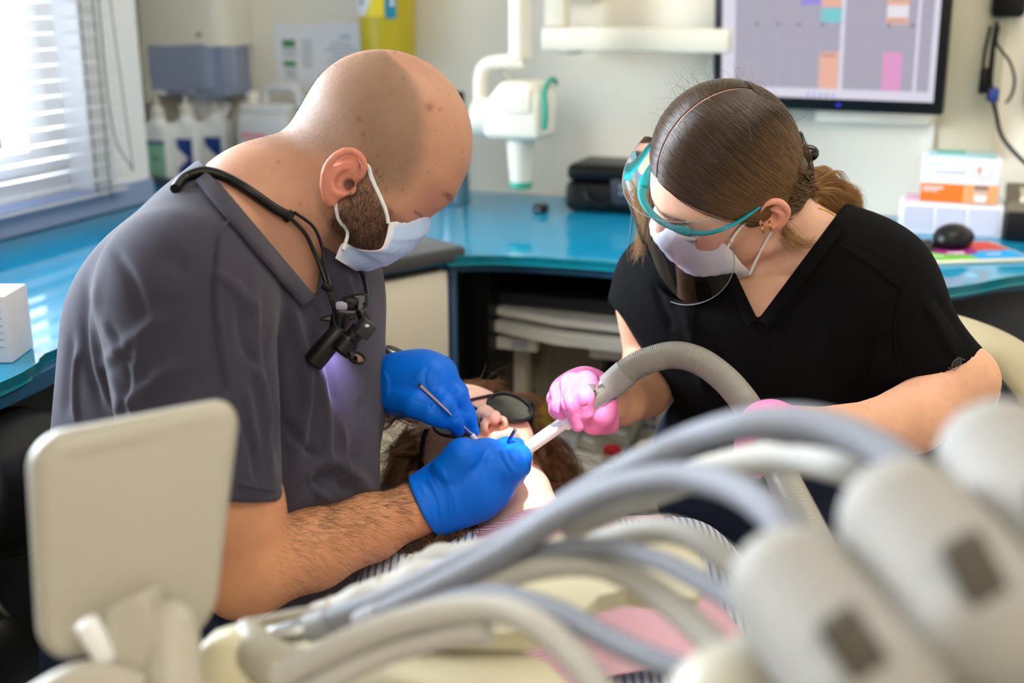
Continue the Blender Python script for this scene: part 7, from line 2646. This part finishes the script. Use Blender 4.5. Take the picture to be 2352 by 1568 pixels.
# the instruments' hoses: each its own thing
m_ghose = mat('pale_grey_hose', (132, 134, 143), 0.62, spec=0.3)
m_whose = mat('white_grey_hose', (150, 150, 154), 0.62, spec=0.3)
hoses = [
    ('thick grey hose arching highest from the metal handpiece to the far holder', [(742, 1432, 0.80), (900, 1372, 0.78), (1050, 1300, 0.76), (1200, 1226, 0.74), (1300, 1160, 0.72), (1400, 1100, 0.70), (1500, 1050, 0.67), (1600, 1006, 0.65), (1700, 978, 0.62), (1800, 968, 0.60), (1900, 980, 0.58), (2010, 1024, 0.555), (2110, 1100, 0.53), (2170, 1200, 0.515)], 0.0086, m_ghose, 1),
    ('grey hose arching just below the highest hose to the nearest holder', [(860, 1418, 0.775), (1000, 1352, 0.755), (1150, 1272, 0.73), (1290, 1182, 0.70), (1400, 1128, 0.67), (1500, 1102, 0.645), (1600, 1098, 0.62), (1700, 1126, 0.585), (1790, 1196, 0.55), (1850, 1310, 0.525)], 0.0080, m_ghose, 0),
    ('grey hose in the middle curving down behind the white holder', [(930, 1402, 0.80), (1080, 1335, 0.77), (1240, 1272, 0.73), (1370, 1258, 0.70), (1500, 1282, 0.66), (1630, 1345, 0.62), (1760, 1430, 0.58), (1880, 1520, 0.55)], 0.0062, m_ghose, 0),
    ('lowest grey hose sweeping down over the cream tray to the right', [(840, 1470, 0.77), (990, 1398, 0.74), (1130, 1368, 0.71), (1270, 1402, 0.67), (1420, 1478, 0.63), (1580, 1545, 0.59), (1760, 1590, 0.56)], 0.0068, m_ghose, 0),
    ('grey hose dropping over the upper holder at the right edge', [(1800, 985, 0.62), (1950, 1010, 0.60), (2090, 1085, 0.57), (2190, 1180, 0.55), (2330, 1265, 0.53), (2420, 1300, 0.52)], 0.0075, m_ghose, 0),
]
for lab, pts, r_, mm, tipd in hoses:
    h0 = P(*pts[0])
    t = thing('instrument_hose', lab, 'hose', h0, 0, 'delivery unit hoses')
    obj('hose', tube([P(*p) - h0 for p in pts], r_, 18, 90), mm, t)
    d_ = P(*pts[0]) - P(*pts[1])
    d_ /= np.linalg.norm(d_)
    obj('hose_end', tube([-d_ * 0.006, d_ * 0.012], r_ * 1.12, 18, 4), m_whose, t)
    if tipd:
        e = P(592, 1468, 0.80) - h0
        obj('handpiece', tube([d_ * 0.01, (d_ * 0.01 + e) / 2, e], [0.0085, 0.0080, 0.0065, 0.0040], 18, 20), m_steel, t)

# white handpieces lying at the tray edge in front of the patient's hair
for k, (a, b, lab) in enumerate((((940, 1312, 0.98), (1010, 1290, 0.96), 'white rounded handpiece end beside the curly hair'), ((850, 1362, 0.92), (960, 1330, 0.90), 'white handpiece with a beige ring below the forearm'), ((730, 1412, 0.86), (830, 1385, 0.85), 'pale handpiece lying on the tray edge near the tablet'))):
    a, b = P(*a), P(*b)
    t = thing('handpiece', lab, 'handpiece', a, 0, 'handpieces on the tray')
    s = SDF()
    s.rc((0, 0, 0), b - a, 0.0115 - 0.0012 * k, 0.013 - 0.001 * k, 0.01)
    s.rc(b - a, (b - a) * 2.2, 0.012, 0.009, 0.01)
    v, f = s.build(0.002)
    obj('handpiece_body', (v, f), m_arm, t, 180)
    dd_ = (b - a) / np.linalg.norm(b - a)
    obj('ring', xf(lathe([(0.0122 - 0.0012 * k, -0.0015), (0.0130 - 0.0012 * k, 0), (0.0122 - 0.0012 * k, 0.0015)], 28, cap=False), aim((b - a) * 0.35, dd_)), mat('beige_ring', (176, 160, 128), 0.4), t)
